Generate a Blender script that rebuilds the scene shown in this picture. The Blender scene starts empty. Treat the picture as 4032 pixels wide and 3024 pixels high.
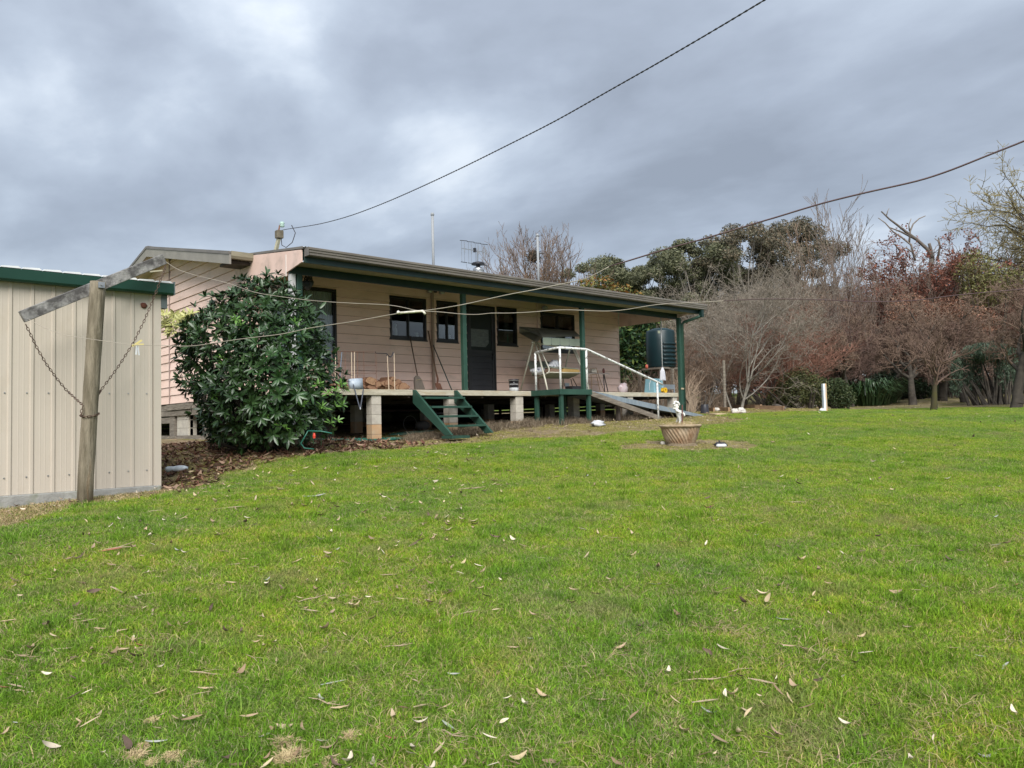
import bpy, math, random
import numpy as np
from mathutils import Vector, Matrix

# ------------------------------------------------------------------ scene, camera, world, sun
sc = bpy.context.scene
COL = sc.collection
R_ = math.radians

# The eye is the origin. X runs along the house front, Y goes into the house, Z is up (metres).
CX, CY, FPX = 2016.0, 1512.0, 3026.0
def _n(v): return v / np.linalg.norm(v)
_X = _n(np.array([5379 - CX, 1579 - CY, FPX])); _Y = np.array([-707 - CX, 1728 - CY, FPX])
_Y = _n(_Y - _X * (_X @ _Y)); _Z = np.cross(_X, _Y)
RM = np.array([_X, _Y, _Z])
cam_d = bpy.data.cameras.new('camera'); cam = bpy.data.objects.new('camera', cam_d); COL.objects.link(cam)
m = Matrix.Identity(4)
for i in range(3):
    m[i][0] = RM[i][0]; m[i][1] = -RM[i][1]; m[i][2] = -RM[i][2]
cam.matrix_world = m
cam_d.sensor_width = 36; cam_d.lens = FPX / 4032 * 36; cam_d.clip_end = 2000; cam_d.clip_start = 0.05
sc.camera = cam

SUN_EL, SUN_AZ = 42, 232          # direction the light comes from (azimuth from +X, anticlockwise)
sun_d = bpy.data.lights.new('sun', 'SUN'); sun_d.energy = 1.5; sun_d.angle = R_(40); sun_d.color = (1, .97, .92)
sun = bpy.data.objects.new('sun', sun_d); COL.objects.link(sun)
sv = Vector((math.cos(R_(SUN_AZ)) * math.cos(R_(SUN_EL)), math.sin(R_(SUN_AZ)) * math.cos(R_(SUN_EL)), math.sin(R_(SUN_EL))))
sun.rotation_euler = sv.to_track_quat('Z', 'Y').to_euler()

world = bpy.data.worlds.new('World'); sc.world = world; world.use_nodes = True
nt = world.node_tree; nt.nodes.clear()
def N(tree, t, **kw):
    n = tree.nodes.new(t)
    for k, v in kw.items(): setattr(n, k, v)
    return n
def mth(tree, op, a, b=None, c=None, clamp=False):
    n = N(tree, 'ShaderNodeMath', operation=op); n.use_clamp = clamp
    for i, s in enumerate((a, b, c)):
        if s is None: continue
        if isinstance(s, (int, float)): n.inputs[i].default_value = s
        else: tree.links.new(s, n.inputs[i])
    return n.outputs[0]
def ramp(tree, fac, stops):
    n = N(tree, 'ShaderNodeValToRGB'); cr = n.color_ramp
    while len(cr.elements) < len(stops): cr.elements.new(.5)
    for e, (p, c) in zip(cr.elements, stops):
        e.position = p; e.color = (*c, 1) if len(c) == 3 else c
    if fac is not None: tree.links.new(fac, n.inputs[0])
    return n.outputs[0]
def mixc(tree, fac, a, b, blend='MIX'):
    n = N(tree, 'ShaderNodeMix', data_type='RGBA', blend_type=blend)
    for i, s in ((0, fac), (6, a), (7, b)):
        if isinstance(s, (int, float)): n.inputs[i].default_value = s
        elif isinstance(s, tuple): n.inputs[i].default_value = (*s, 1) if len(s) == 3 else s
        else: tree.links.new(s, n.inputs[i])
    return n.outputs[2]
SKY_GAIN = 1.0
def build_world():
    L = nt.links.new
    tc = N(nt, 'ShaderNodeTexCoord'); D = tc.outputs['Generated']
    sky = N(nt, 'ShaderNodeTexSky', sky_type='NISHITA'); sky.sun_disc = False
    sky.sun_elevation = R_(SUN_EL); sky.sun_rotation = R_(90 - SUN_AZ)
    sep = N(nt, 'ShaderNodeSeparateXYZ'); L(D, sep.inputs[0]); z = sep.outputs[2]
    zz = mth(nt, 'ADD', mth(nt, 'MAXIMUM', z, 0.0), .16)
    cmb = N(nt, 'ShaderNodeCombineXYZ')
    L(mth(nt, 'DIVIDE', sep.outputs[0], zz), cmb.inputs[0]); L(mth(nt, 'DIVIDE', sep.outputs[1], zz), cmb.inputs[1])
    mp = N(nt, 'ShaderNodeMapping'); L(cmb.outputs[0], mp.inputs[0]); mp.inputs['Rotation'].default_value = (0, 0, R_(20)); mp.inputs['Scale'].default_value = (1, .7, 1)
    def nz(scale, det, rough, dist, off=0):
        m2 = N(nt, 'ShaderNodeMapping'); L(mp.outputs[0], m2.inputs[0]); m2.inputs['Location'].default_value = (off, off * .7, off)
        n = N(nt, 'ShaderNodeTexNoise'); L(m2.outputs[0], n.inputs['Vector'])
        n.inputs['Scale'].default_value = scale; n.inputs['Detail'].default_value = det
        n.inputs['Roughness'].default_value = rough; n.inputs['Distortion'].default_value = dist
        return n.outputs[0]
    n1 = nz(.95, 9, .54, .35); n2 = nz(2.3, 6, .50, .25, 3.3)
    base = mth(nt, 'ADD', mth(nt, 'MULTIPLY', n1, .9), mth(nt, 'ADD', mth(nt, 'MULTIPLY', n2, .62), -.27))
    # the thinner and thicker parts of the cloud deck as they stand over the place
    nd = N(nt, 'ShaderNodeTexNoise'); L(D, nd.inputs['Vector']); nd.inputs['Scale'].default_value = 3.5; nd.inputs['Detail'].default_value = 6
    va = N(nt, 'ShaderNodeVectorMath', operation='SUBTRACT'); L(nd.outputs[1], va.inputs[0]); va.inputs[1].default_value = (.5, .5, .5)
    vs = N(nt, 'ShaderNodeVectorMath', operation='SCALE'); L(va.outputs[0], vs.inputs[0]); vs.inputs[3].default_value = .32
    vd = N(nt, 'ShaderNodeVectorMath', operation='ADD'); L(D, vd.inputs[0]); L(vs.outputs[0], vd.inputs[1])
    vn = N(nt, 'ShaderNodeVectorMath', operation='NORMALIZE'); L(vd.outputs[0], vn.inputs[0])
    acc = base
    def raydir(vx, vy): return _n(RM @ np.array([vx * 1.8228 - CX, vy * 1.8228 - CY, FPX]))
    for vx, vy, rad, amp in ((520, 20, 6, .13), (650, 110, 4, .14), (70, 180, 6, .14), (200, 130, 4, .08), (330, 130, 5, .06), (1290, 240, 4, .15), (1130, 275, 5, .10), (960, 310, 6, .11), (830, 350, 6, .07), (1480, 170, 5, .06),
                             (930, 110, 8, -.10), (1150, 60, 8, -.08), (480, 300, 9, -.07), (1800, 330, 16, -.05), (150, 420, 9, -.05), (1450, 400, 10, -.03), (90, 40, 6, -.24), (1560, 60, 7, -.06), (2100, 60, 9, .03), (330, 20, 4, -.05), (1300, 430, 7, -.03)):
        c = raydir(vx, vy)
        dt = N(nt, 'ShaderNodeVectorMath', operation='DOT_PRODUCT'); L(vn.outputs[0], dt.inputs[0]); dt.inputs[1].default_value = tuple(c)
        k = 1 / (1 - math.cos(R_(rad)))
        g = mth(nt, 'EXPONENT', mth(nt, 'MULTIPLY', mth(nt, 'SUBTRACT', dt.outputs['Value'], 1.0), k))
        acc = mth(nt, 'ADD', acc, mth(nt, 'MULTIPLY', g, amp))
    acc = mth(nt, 'ADD', mth(nt, 'MULTIPLY', mth(nt, 'SUBTRACT', acc, .52), 1.45), .52)
    col = ramp(nt, acc, [(.10, (.080, .090, .107)), (.32, (.106, .120, .143)), (.50, (.137, .155, .181)), (.60, (.172, .191, .216)), (.72, (.222, .239, .256)), (.88, (.285, .295, .300))])
    # overcast brightness gradient towards the zenith
    zen = mth(nt, 'ADD', .86, mth(nt, 'MULTIPLY', mth(nt, 'MAXIMUM', z, 0.0), .75))
    g = N(nt, 'ShaderNodeVectorMath', operation='SCALE'); L(col, g.inputs[0]); L(zen, g.inputs[3])
    c10 = N(nt, 'ShaderNodeVectorMath', operation='SCALE'); L(g.outputs[0], c10.inputs[0]); c10.inputs[3].default_value = 10 * SKY_GAIN
    mx = mixc(nt, .94, sky.outputs[0], c10.outputs[0])
    bg = N(nt, 'ShaderNodeBackground'); L(mx, bg.inputs[0]); bg.inputs[1].default_value = .1
    out = N(nt, 'ShaderNodeOutputWorld'); L(bg.outputs[0], out.inputs[0])
build_world()
vs_ = sc.view_settings; vs_.view_transform = 'Standard'; vs_.look = 'None'; vs_.gamma = 1; vs_.use_curve_mapping = False
vs_.exposure = 1.82
sc.cycles.max_bounces = 6; sc.cycles.transparent_max_bounces = 12

# ------------------------------------------------------------------ surveying helpers (sight lines met with real planes)
FR = dict(z1=(0, 800, .7535), z2=(1100, 900, .5425), z3=(1500, 1150, .36157), z4=(1950, 1150, .40687), z5=(2400, 1100, .42194), q=(1040, 860, .18083),
          zz=(480, 940, .36166), r3=(0, 1000, .3255), r4=(0, 1500, .3255), zr=(600, 1500, .27125), zb=(1680, 800, .36166), zu=(1350, 1540, .4521),
          zs=(2040, 1280, .19892), ze=(1300, 1350, .27125), zt=(2440, 1200, .27725), v=(0, 0, 1.8228), zp=(2500, 1550, .22604), zf=(3000, 400, .7836),
          zc=(3100, 1300, .42134), zl=(0, 1900, .67764), zk=(400, 2700, .45208), zm=(2500, 1700, .79792), zn=(1150, 1900, .65552))
def ray(f, x, y):
    fx, fy, s = FR[f]
    return RM @ np.array([fx + x * s - CX, fy + y * s - CY, FPX])
def onY(f, x, y, Y): w = ray(f, x, y); return w * Y / w[1]
def onX(f, x, y, X): w = ray(f, x, y); return w * X / w[0]
def onD(f, x, y, d): return ray(f, x, y) * d / FPX
FW = np.array([RM[0][2], RM[1][2]]); FW = FW / np.linalg.norm(FW); RT = np.array([FW[1], -FW[0]])
def DL(d, l): return FW * d + RT * l

_fd = np.array([-60, -20, 0, 8.75, 12, 16.3, 20, 25, 32, 45, 60, 120, 300, 700]); _fz = np.array([-6.5, -3.3, -1.55, -.76, -.47, -.1, 0.0, .03, .42, 1.05, 1.6, 3.6, 8.5, 19])
_xs = np.linspace(-60, 700, 7601); _zs = np.interp(_xs, _fd, _fz); _k = np.hanning(31); _k /= _k.sum()
_zs = np.convolve(np.pad(_zs, 15, mode='edge'), _k, 'valid')
_ctl = [(8.75, -4.0, -.675), (11.6, -3.6, -.32), (13.85, -2.5, -.26), (17.7, -8, -.2), (16.1, .7, -.08), (18.1, 3.5, -.03), (12.5, 2.74, -.43), (0, 0, -1.55), (7.72, -4.1, -.70), (7.9, -5.3, -.76), (20.3, 5.2, .11), (21.2, 6.3, .17), (22.8, 7.2, .21), (22.5, 11, .02), (17, 6.5, -.06)]
_cp = np.array(_ctl); _A = np.exp(-((_cp[:, None, :2] - _cp[None, :, :2]) ** 2).sum(-1) / (2 * 2.2 ** 2))
_w = np.linalg.solve(_A + 1e-3 * np.eye(len(_cp)), _cp[:, 2] - np.interp(_cp[:, 0], _xs, _zs))
def gz(X, Y):
    X = np.asarray(X, float); Y = np.asarray(Y, float)
    d = X * FW[0] + Y * FW[1]; l = X * RT[0] + Y * RT[1]
    z = np.interp(d, _xs, _zs)
    for (cd, cl, _), w in zip(_ctl, _w): z = z + w * np.exp(-((d - cd) ** 2 + (l - cl) ** 2) / (2 * 2.2 ** 2))
    z = z + .012 * np.sin(X * 1.3 + 1) * np.cos(Y * 1.1) + .004 * np.sin(X * 3.1 + Y * 2.3) + .015 * np.sin(X * .6 - Y * .5)
    return z
def onG(f, x, y):
    w = ray(f, x, y); w = w / FPX; t = 2.0; pt = t
    while t < 150:
        p = w * t
        if p[2] < gz(p[0], p[1]):
            a, b = pt, t
            for _ in range(25):
                c = (a + b) / 2; p = w * c
                if p[2] < gz(p[0], p[1]): b = c
                else: a = c
            return w * a
        pt = t; t += .15
    return w * 40
def G(x, y): return Vector((x, y, float(gz(x, y))))

# ------------------------------------------------------------------ materials
MATS = {}
def mat(name, c, c2=None, rough=.7, scale=6, detail=5, bump=0, bscale=None, metal=0, spec=.4, stretch=(1, 1, 1), contrast=(.35, .65), c3=None, s3=2, f3=(.55, .7), rand=0, trans=0, coord='Object', fine=None):
    if name in MATS: return MATS[name]
    M = bpy.data.materials.new(name); M.use_nodes = True; t = M.node_tree; L = t.links.new
    b = t.nodes['Principled BSDF']
    tc = N(t, 'ShaderNodeTexCoord'); mp = N(t, 'ShaderNodeMapping'); L(tc.outputs[coord], mp.inputs[0]); mp.inputs['Scale'].default_value = stretch
    def nz(s, d=detail, r=.6):
        n = N(t, 'ShaderNodeTexNoise'); L(mp.outputs[0], n.inputs['Vector']); n.inputs['Scale'].default_value = s; n.inputs['Detail'].default_value = d; n.inputs['Roughness'].default_value = r
        return n.outputs[0]
    col = None
    if c2:
        f = nz(scale)
        col = ramp(t, f, [(contrast[0], c), (contrast[1], c2)])
    if c3:
        f = ramp(t, nz(s3), [(f3[0], (0, 0, 0)), (f3[1], (1, 1, 1))])
        col = mixc(t, f, col if col is not None else c, c3)
    if fine:
        f = nz(fine[0], 3, .7)
        v = mth(t, 'ADD', mth(t, 'MULTIPLY', f, fine[1] * 2), 1 - fine[1])
        g = N(t, 'ShaderNodeVectorMath', operation='SCALE'); 
        if col is None: g.inputs[0].default_value = c
        else: L(col, g.inputs[0])
        L(v, g.inputs[3]); col = g.outputs[0]
    if rand:
        oi = N(t, 'ShaderNodeObjectInfo')
        hs = N(t, 'ShaderNodeHueSaturation')
        if col is None: hs.inputs['Color'].default_value = (*c, 1)
        else: L(col, hs.inputs['Color'])
        L(mth(t, 'ADD', 1 - rand, mth(t, 'MULTIPLY', oi.outputs['Random'], 2 * rand)), hs.inputs['Value'])
        L(mth(t, 'ADD', .5 - rand * .05, mth(t, 'MULTIPLY', oi.outputs['Random'], rand * .1)), hs.inputs['Hue'])
        col = hs.outputs[0]
    if col is None: b.inputs['Base Color'].default_value = (*c, 1)
    else: L(col, b.inputs['Base Color'])
    b.inputs['Roughness'].default_value = rough; b.inputs['Metallic'].default_value = metal; b.inputs['Specular IOR Level'].default_value = spec
    if bump:
        bp = N(t, 'ShaderNodeBump'); bp.inputs['Strength'].default_value = bump; bp.inputs['Distance'].default_value = .02
        L(nz(bscale or scale * 3), bp.inputs['Height']); L(bp.outputs[0], b.inputs['Normal'])
    if trans:
        tl = N(t, 'ShaderNodeBsdfTranslucent'); mxs = N(t, 'ShaderNodeMixShader'); mxs.inputs[0].default_value = trans
        if col is None: tl.inputs[0].default_value = (*c, 1)
        else: L(col, tl.inputs[0])
        L(b.outputs[0], mxs.inputs[1]); L(tl.outputs[0], mxs.inputs[2]); L(mxs.outputs[0], t.nodes['Material Output'].inputs[0])
    MATS[name] = M; return M
def glass_mat():
    M = bpy.data.materials.new('window glass'); M.use_nodes = True; t = M.node_tree; t.nodes.clear(); L = t.links.new
    tr = N(t, 'ShaderNodeBsdfTransparent'); tr.inputs[0].default_value = (.80, .83, .83, 1)
    gl = N(t, 'ShaderNodeBsdfGlossy'); gl.inputs['Roughness'].default_value = .015
    nn = N(t, 'ShaderNodeTexNoise'); nn.inputs['Scale'].default_value = 2.5
    bp = N(t, 'ShaderNodeBump'); bp.inputs['Strength'].default_value = .06; L(nn.outputs[0], bp.inputs['Height']); L(bp.outputs[0], gl.inputs['Normal'])
    fr = N(t, 'ShaderNodeFresnel'); fr.inputs[0].default_value = 1.6
    mx = N(t, 'ShaderNodeMixShader'); L(mth(t, 'ADD', mth(t, 'MULTIPLY', fr.outputs[0], .75), .015, clamp=True), mx.inputs[0]); L(tr.outputs[0], mx.inputs[1]); L(gl.outputs[0], mx.inputs[2])
    o = N(t, 'ShaderNodeOutputMaterial'); L(mx.outputs[0], o.inputs[0]); return M
GLASS = glass_mat()
def attr_mat(name, rough=.8, trans=0, noise=None, spec=.3):
    M = bpy.data.materials.new(name); M.use_nodes = True; t = M.node_tree; L = t.links.new; b = t.nodes['Principled BSDF']
    a = N(t, 'ShaderNodeAttribute'); a.attribute_name = 'col'; col = a.outputs[0]
    if noise: col = noise(t, col)
    L(col, b.inputs['Base Color']); b.inputs['Roughness'].default_value = rough; b.inputs['Specular IOR Level'].default_value = spec
    if trans:
        tl = N(t, 'ShaderNodeBsdfTranslucent'); mxs = N(t, 'ShaderNodeMixShader'); mxs.inputs[0].default_value = trans
        L(col, tl.inputs[0]); L(b.outputs[0], mxs.inputs[1]); L(tl.outputs[0], mxs.inputs[2]); L(mxs.outputs[0], t.nodes['Material Output'].inputs[0])
    return M

PINK = mat('pink weatherboard paint', (.68, .485, .405), (.76, .565, .485), rough=.55, scale=1.2, stretch=(1, 1, 3), c3=(.52, .40, .33), s3=1.7, f3=(.54, .8), bump=.15, bscale=30, fine=(55, .05))
PINKF = mat('pink flat panel', (.62, .445, .375), (.68, .50, .43), rough=.6, scale=2.5, c3=(.42, .32, .27), s3=3, f3=(.52, .75), bump=.08)
GREEN = mat('dark green gloss paint', (.0045, .020, .017), (.008, .029, .024), rough=.42, scale=4, bump=.05, fine=(30, .12))
GREENP = mat('green post paint', (.016, .052, .036), (.026, .070, .050), rough=.5, scale=3, bump=.1, fine=(30, .18), c3=(.10, .12, .10), s3=11, f3=(.66, .74))
SHEDG = mat('shed green steel', (.009, .040, .028), (.012, .050, .035), rough=.35, scale=1.5)
BROWNG = mat('grey brown gutter steel', (.115, .100, .085), (.155, .138, .118), rough=.4, scale=2.5, stretch=(1, 1, 4), fine=(14, .12))
BARGE = mat('grey brown barge paint', (.20, .185, .16), (.25, .23, .20), rough=.55, scale=3, stretch=(3, 1, 1), bump=.1, fine=(25, .1))
CREAM = mat('cream soffit lining', (.36, .33, .24), (.42, .38, .28), rough=.7, scale=2)
STRIP = mat('olive timber strip', (.17, .16, .075), (.24, .22, .12), rough=.7, scale=5)
DECKW = mat('weathered cream deck edge', (.36, .33, .25), (.47, .43, .34), rough=.8, scale=5, stretch=(1, 1, 4), c3=(.36, .27, .16), s3=2.4, f3=(.5, .72), bump=.4, bscale=25, fine=(40, .2))
TIMB = mat('weathered bare timber', (.115, .095, .075), (.24, .21, .17), rough=.9, scale=3, stretch=(1, 1, 12), bump=.5, bscale=9, fine=(20, .25))
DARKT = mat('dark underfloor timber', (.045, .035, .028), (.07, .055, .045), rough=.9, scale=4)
BLOCK = mat('concrete block', (.38, .345, .295), (.48, .445, .375), rough=.92, scale=7, bump=.4, bscale=60, fine=(90, .15), rand=.06)
BLOCKR = mat('mud stained concrete block', (.46, .27, .14), (.44, .33, .22), rough=.92, scale=5, bump=.4, bscale=60, fine=(80, .15), rand=.06)
SILVER = mat('galvanised roof sheet', (.50, .52, .53), (.62, .64, .65), rough=.35, metal=.6, scale=3)
FRAME = mat('dark bronze aluminium', (.010, .009, .010), (.016, .015, .016), rough=.4, scale=3)
DOORP = mat('dark screen door panel', (.020, .020, .024), (.030, .030, .034), rough=.5, scale=2)
MESHM = mat('insect screen', (.012, .018, .018), rough=.8)
CURT = mat('white net curtain', (.76, .78, .80), (.84, .85, .86), rough=.9, scale=3, stretch=(8, 8, 1))
CURTD = mat('grey brown curtain', (.22, .20, .18), (.30, .28, .25), rough=.9, scale=4, stretch=(10, 10, 1))
INSIDE = mat('room interior', (.14, .12, .10), rough=.95)
WHITEP = mat('chipped white paint pipe', (.60, .61, .59), (.68, .69, .67), rough=.5, scale=10, c3=(.20, .19, .17), s3=14, f3=(.55, .61), bump=.3, fine=(30, .1))
WHITE = mat('white plastic', (.50, .51, .52), (.58, .59, .60), rough=.45, scale=3)
CONC = mat('concrete slab', (.22, .22, .21), (.32, .32, .30), rough=.9, scale=5, c3=(.15, .17, .10), s3=3, f3=(.5, .7), bump=.4, bscale=30)
SHEDC = mat('cream steel cladding', (.44, .39, .325), (.475, .425, .36), rough=.5, scale=.9, stretch=(1, 1, .4), fine=(5, .03), c3=(.40, .345, .275), s3=3.5, f3=(.55, .8))
BLUEM = mat('blue grey ramp steel', (.16, .20, .235), (.23, .275, .31), rough=.45, scale=4, stretch=(3, 1, 1), c3=(.30, .24, .18), s3=5, f3=(.66, .78), fine=(25, .12))
CHAINM = mat('rusty chain', (.085, .055, .045), (.13, .085, .06), rough=.75, metal=.4, scale=40)
WIREM = mat('lit old plastic coated wire', (.30, .26, .21), (.38, .34, .28), rough=.7, scale=9)  # colour of the wire where light falls on it
WIRED = mat('backlit plastic coated wire', (.075, .04, .045), (.10, .06, .06), rough=.6, scale=9)  # same wire; its backlit darkness against the sky is put into the colour
CABLE = mat('black twisted cable', (.03, .028, .034), (.05, .045, .05), rough=.6, scale=20)
METAL = mat('grey steel', (.30, .31, .32), (.40, .41, .42), rough=.35, metal=.8, scale=8)
RUST = mat('rusty steel', (.14, .065, .045), (.22, .10, .06), rough=.8, scale=14)
BLACKP = mat('black plastic', (.018, .018, .022), (.028, .028, .034), rough=.45, scale=4)
POLEW = mat('weathered round pole', (.105, .088, .058), (.24, .205, .15), rough=.95, scale=5, stretch=(4, 4, .5), c3=(.20, .115, .05), s3=1.6, f3=(.6, .78), bump=.8, bscale=16, fine=(30, .3))
ARMW = mat('silver grey cracked beam', (.085, .08, .078), (.27, .26, .25), rough=.95, scale=7, stretch=(1, 1, 1), contrast=(.42, .6), bump=.8, bscale=16, fine=(40, .3))
BARK = mat('grey brown bark', (.10, .082, .066), (.17, .145, .12), rough=.95, scale=4, bump=.4)
BARKD = mat('dark bark', (.032, .027, .022), (.075, .063, .05), rough=.95, scale=5, bump=.4)
TWIGG = mat('pale lichen twig', (.16, .135, .105), (.28, .24, .195), rough=.95, scale=3)
TWIGB = mat('grey brown twig', (.12, .078, .055), (.22, .15, .11), rough=.95, scale=1.5, rand=.12)
TWIGR = mat('reddish brown twig', (.18, .080, .055), (.28, .14, .10), rough=.95, scale=1.5, rand=.12)
TWIGP = mat('purple brown twig', (.10, .062, .048), (.18, .115, .09), rough=.95, scale=1.5, rand=.1)
TWIGY = mat('olive yellow twig', (.18, .15, .07), (.27, .23, .11), rough=.95, scale=1.2, rand=.08)
HOSE = mat('green garden hose', (.015, .09, .065), (.025, .13, .095), rough=.4, scale=20)
LOGM = mat('split firewood', (.16, .075, .042), (.27, .145, .085), rough=.9, scale=14, stretch=(3, 1, 3), bump=.4, rand=.15)
LOGE = mat('cut log end', (.40, .25, .15), (.28, .15, .09), rough=.9, scale=30, rand=.1)
CANVAS = mat('grey green canvas', (.20, .20, .155), (.26, .26, .20), rough=.85, scale=3, bump=.1)
CANVASL = mat('pale sage vinyl', (.30, .35, .27), (.36, .41, .32), rough=.5, scale=4)
TUBEC = mat('cream painted tube', (.55, .53, .44), (.62, .60, .50), rough=.4, scale=8)
FOAM = mat('yellow foam edge', (.42, .27, .09), (.50, .33, .12), rough=.9, scale=20)
BAGM = mat('printed plastic bag', (.62, .63, .66), (.20, .21, .26), rough=.35, scale=14, contrast=(.55, .6))
BAGP = mat('pink white plastic bag', (.55, .50, .52), (.40, .28, .30), rough=.4, scale=9)
GREYBAG = mat('grey vinyl bag', (.30, .35, .42), (.40, .46, .53), rough=.4, scale=7)
URNM = mat('stained terracotta urn', (.27, .17, .10), (.44, .34, .24), rough=.9, scale=7, stretch=(1, 1, .5), c3=(.11, .09, .07), s3=5, f3=(.5, .72), bump=.5, bscale=30, fine=(35, .2))
STATUE = mat('chalky white statue', (.62, .61, .56), (.74, .73, .68), rough=.85, scale=9, c3=(.35, .34, .28), s3=12, f3=(.6, .8), bump=.3)
TANKM = mat('dark green poly tank', (.003, .015, .019), (.005, .022, .026), rough=.4, scale=2)
SKYB = mat('sky blue plastic', (.20, .38, .45), (.25, .43, .50), rough=.45, scale=3)
YEL = mat('yellow plastic', (.62, .38, .02), rough=.45)
REDP = mat('red plastic', (.55, .05, .03), rough=.45)
PEGM = mat('yellow peg', (.60, .50, .20), rough=.5)
STRAW = mat('straw', (.36, .28, .15), (.50, .40, .23), rough=.95, scale=12, rand=.1)

# ------------------------------------------------------------------ mesh helpers
OFF = {}
def tag(o, label=None, cat=None, group=None, kind=None):
    if label: o['label'] = label
    if cat: o['category'] = cat
    if group: o['group'] = group
    if kind: o['kind'] = kind
    return o
def thing(name, label, cat, loc=(0, 0, 0), group=None):
    o = bpy.data.objects.new(name, None); o.empty_display_size = .1; COL.objects.link(o); o.location = loc
    OFF[o.name] = Vector(loc); return tag(o, label, cat, group)
class MB:
    def __init__(s): s.v = []; s.f = []
    def add(s, vs, fs):
        n = len(s.v); s.v += [tuple(p) for p in vs]; s.f += [tuple(i + n for i in f) for f in fs]; return s
    def hexa(s, p): return s.add(p, [(0, 3, 2, 1), (4, 5, 6, 7), (0, 1, 5, 4), (1, 2, 6, 5), (2, 3, 7, 6), (3, 0, 4, 7)])
    def box(s, x0, x1, y0, y1, z0, z1):
        return s.hexa([(x0, y0, z0), (x1, y0, z0), (x1, y1, z0), (x0, y1, z0), (x0, y0, z1), (x1, y0, z1), (x1, y1, z1), (x0, y1, z1)])
    def bar(s, a, b, w, h, up=(0, 0, 1)):
        a = Vector(a); b = Vector(b); d = (b - a).normalized(); sd = d.cross(Vector(up))
        if sd.length < 1e-4: sd = Vector((1, 0, 0))
        sd.normalize(); u = sd.cross(d); sd *= w / 2; u *= h / 2
        return s.hexa([a - sd - u, b - sd - u, b + sd - u, a + sd - u, a - sd + u, b - sd + u, b + sd + u, a + sd + u])
    def tube(s, pts, r, n=8, cap=True):
        pts = [Vector(p) for p in pts]; k = len(pts)
        if not hasattr(r, '__len__'): r = [r] * k
        prev = None; base = len(s.v)
        for i, p in enumerate(pts):
            d = (pts[min(i + 1, k - 1)] - pts[max(i - 1, 0)]).normalized()
            if prev is None:
                a = d.orthogonal().normalized()
            else:
                a = prev - d * prev.dot(d)
                a = a.normalized() if a.length > 1e-5 else d.orthogonal().normalized()
            prev = a; b = d.cross(a)
            for j in range(n):
                t = 2 * math.pi * j / n; s.v.append(tuple(p + (a * math.cos(t) + b * math.sin(t)) * r[i]))
        for i in range(k - 1):
            for j in range(n):
                j2 = (j + 1) % n; s.f.append((base + i * n + j, base + i * n + j2, base + (i + 1) * n + j2, base + (i + 1) * n + j))
        if cap:
            s.f.append(tuple(base + j for j in range(n))[::-1]); s.f.append(tuple(base + (k - 1) * n + j for j in range(n)))
        return s
    def lathe(s, prof, c=(0, 0, 0), n=32, mod=None, cap=True):
        c = Vector(c); base = len(s.v)
        for i, (r, z) in enumerate(prof):
            for j in range(n):
                t = 2 * math.pi * j / n; rr = r * (mod(t, i) if mod else 1); s.v.append((c.x + rr * math.cos(t), c.y + rr * math.sin(t), c.z + z))
        for i in range(len(prof) - 1):
            for j in range(n):
                j2 = (j + 1) % n; s.f.append((base + i * n + j, base + i * n + j2, base + (i + 1) * n + j2, base + (i + 1) * n + j))
        if cap:
            s.f.append(tuple(base + j for j in range(n))[::-1]); s.f.append(tuple(base + (len(prof) - 1) * n + j for j in range(n)))
        return s
    def prism(s, poly, off):
        off = Vector(off); k = len(poly); a = [Vector(p) for p in poly]; b = [p + off for p in a]
        return s.add(a + b, [tuple(range(k))[::-1], tuple(range(k, 2 * k))] + [(i, (i + 1) % k, k + (i + 1) % k, k + i) for i in range(k)])
    def blob(s, c, r, n=8, m_=6, jit=.15, seed=0):
        rg = random.Random(seed); c = Vector(c); base = len(s.v); s.v.append((c.x, c.y, c.z - r[2]))
        for i in range(1, m_):
            ph = math.pi * i / m_
            for j in range(n):
                t = 2 * math.pi * j / n; k = 1 + rg.uniform(-jit, jit)
                s.v.append((c.x + r[0] * k * math.sin(ph) * math.cos(t), c.y + r[1] * k * math.sin(ph) * math.sin(t), c.z - r[2] * k * math.cos(ph)))
        s.v.append((c.x, c.y, c.z + r[2])); top = len(s.v) - 1
        for j in range(n): s.f.append((base, base + 1 + (j + 1) % n, base + 1 + j)); s.f.append((top, base + 1 + (m_ - 2) * n + j, base + 1 + (m_ - 2) * n + (j + 1) % n))
        for i in range(m_ - 2):
            for j in range(n):
                j2 = (j + 1) % n; a = base + 1 + i * n; s.f.append((a + j, a + j2, a + n + j2, a + n + j))
        return s
    def build(s, name, mt, parent=None, loc=None, smooth=False, bevel=0):
        off = OFF[parent.name] if parent is not None else Vector(loc if loc is not None else (0, 0, 0))
        me = bpy.data.meshes.new(name); me.from_pydata([(v[0] - off.x, v[1] - off.y, v[2] - off.z) for v in s.v], [], s.f)
        me.materials.append(mt)
        if smooth: me.polygons.foreach_set('use_smooth', [True] * len(me.polygons))
        o = bpy.data.objects.new(name, me); COL.objects.link(o)
        if parent is not None: o.parent = parent
        else: o.location = off
        OFF[o.name] = off
        if bevel:
            bm = o.modifiers.new('bevel', 'BEVEL'); bm.width = bevel; bm.segments = 2; bm.limit_method = 'ANGLE'
        return o
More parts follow.
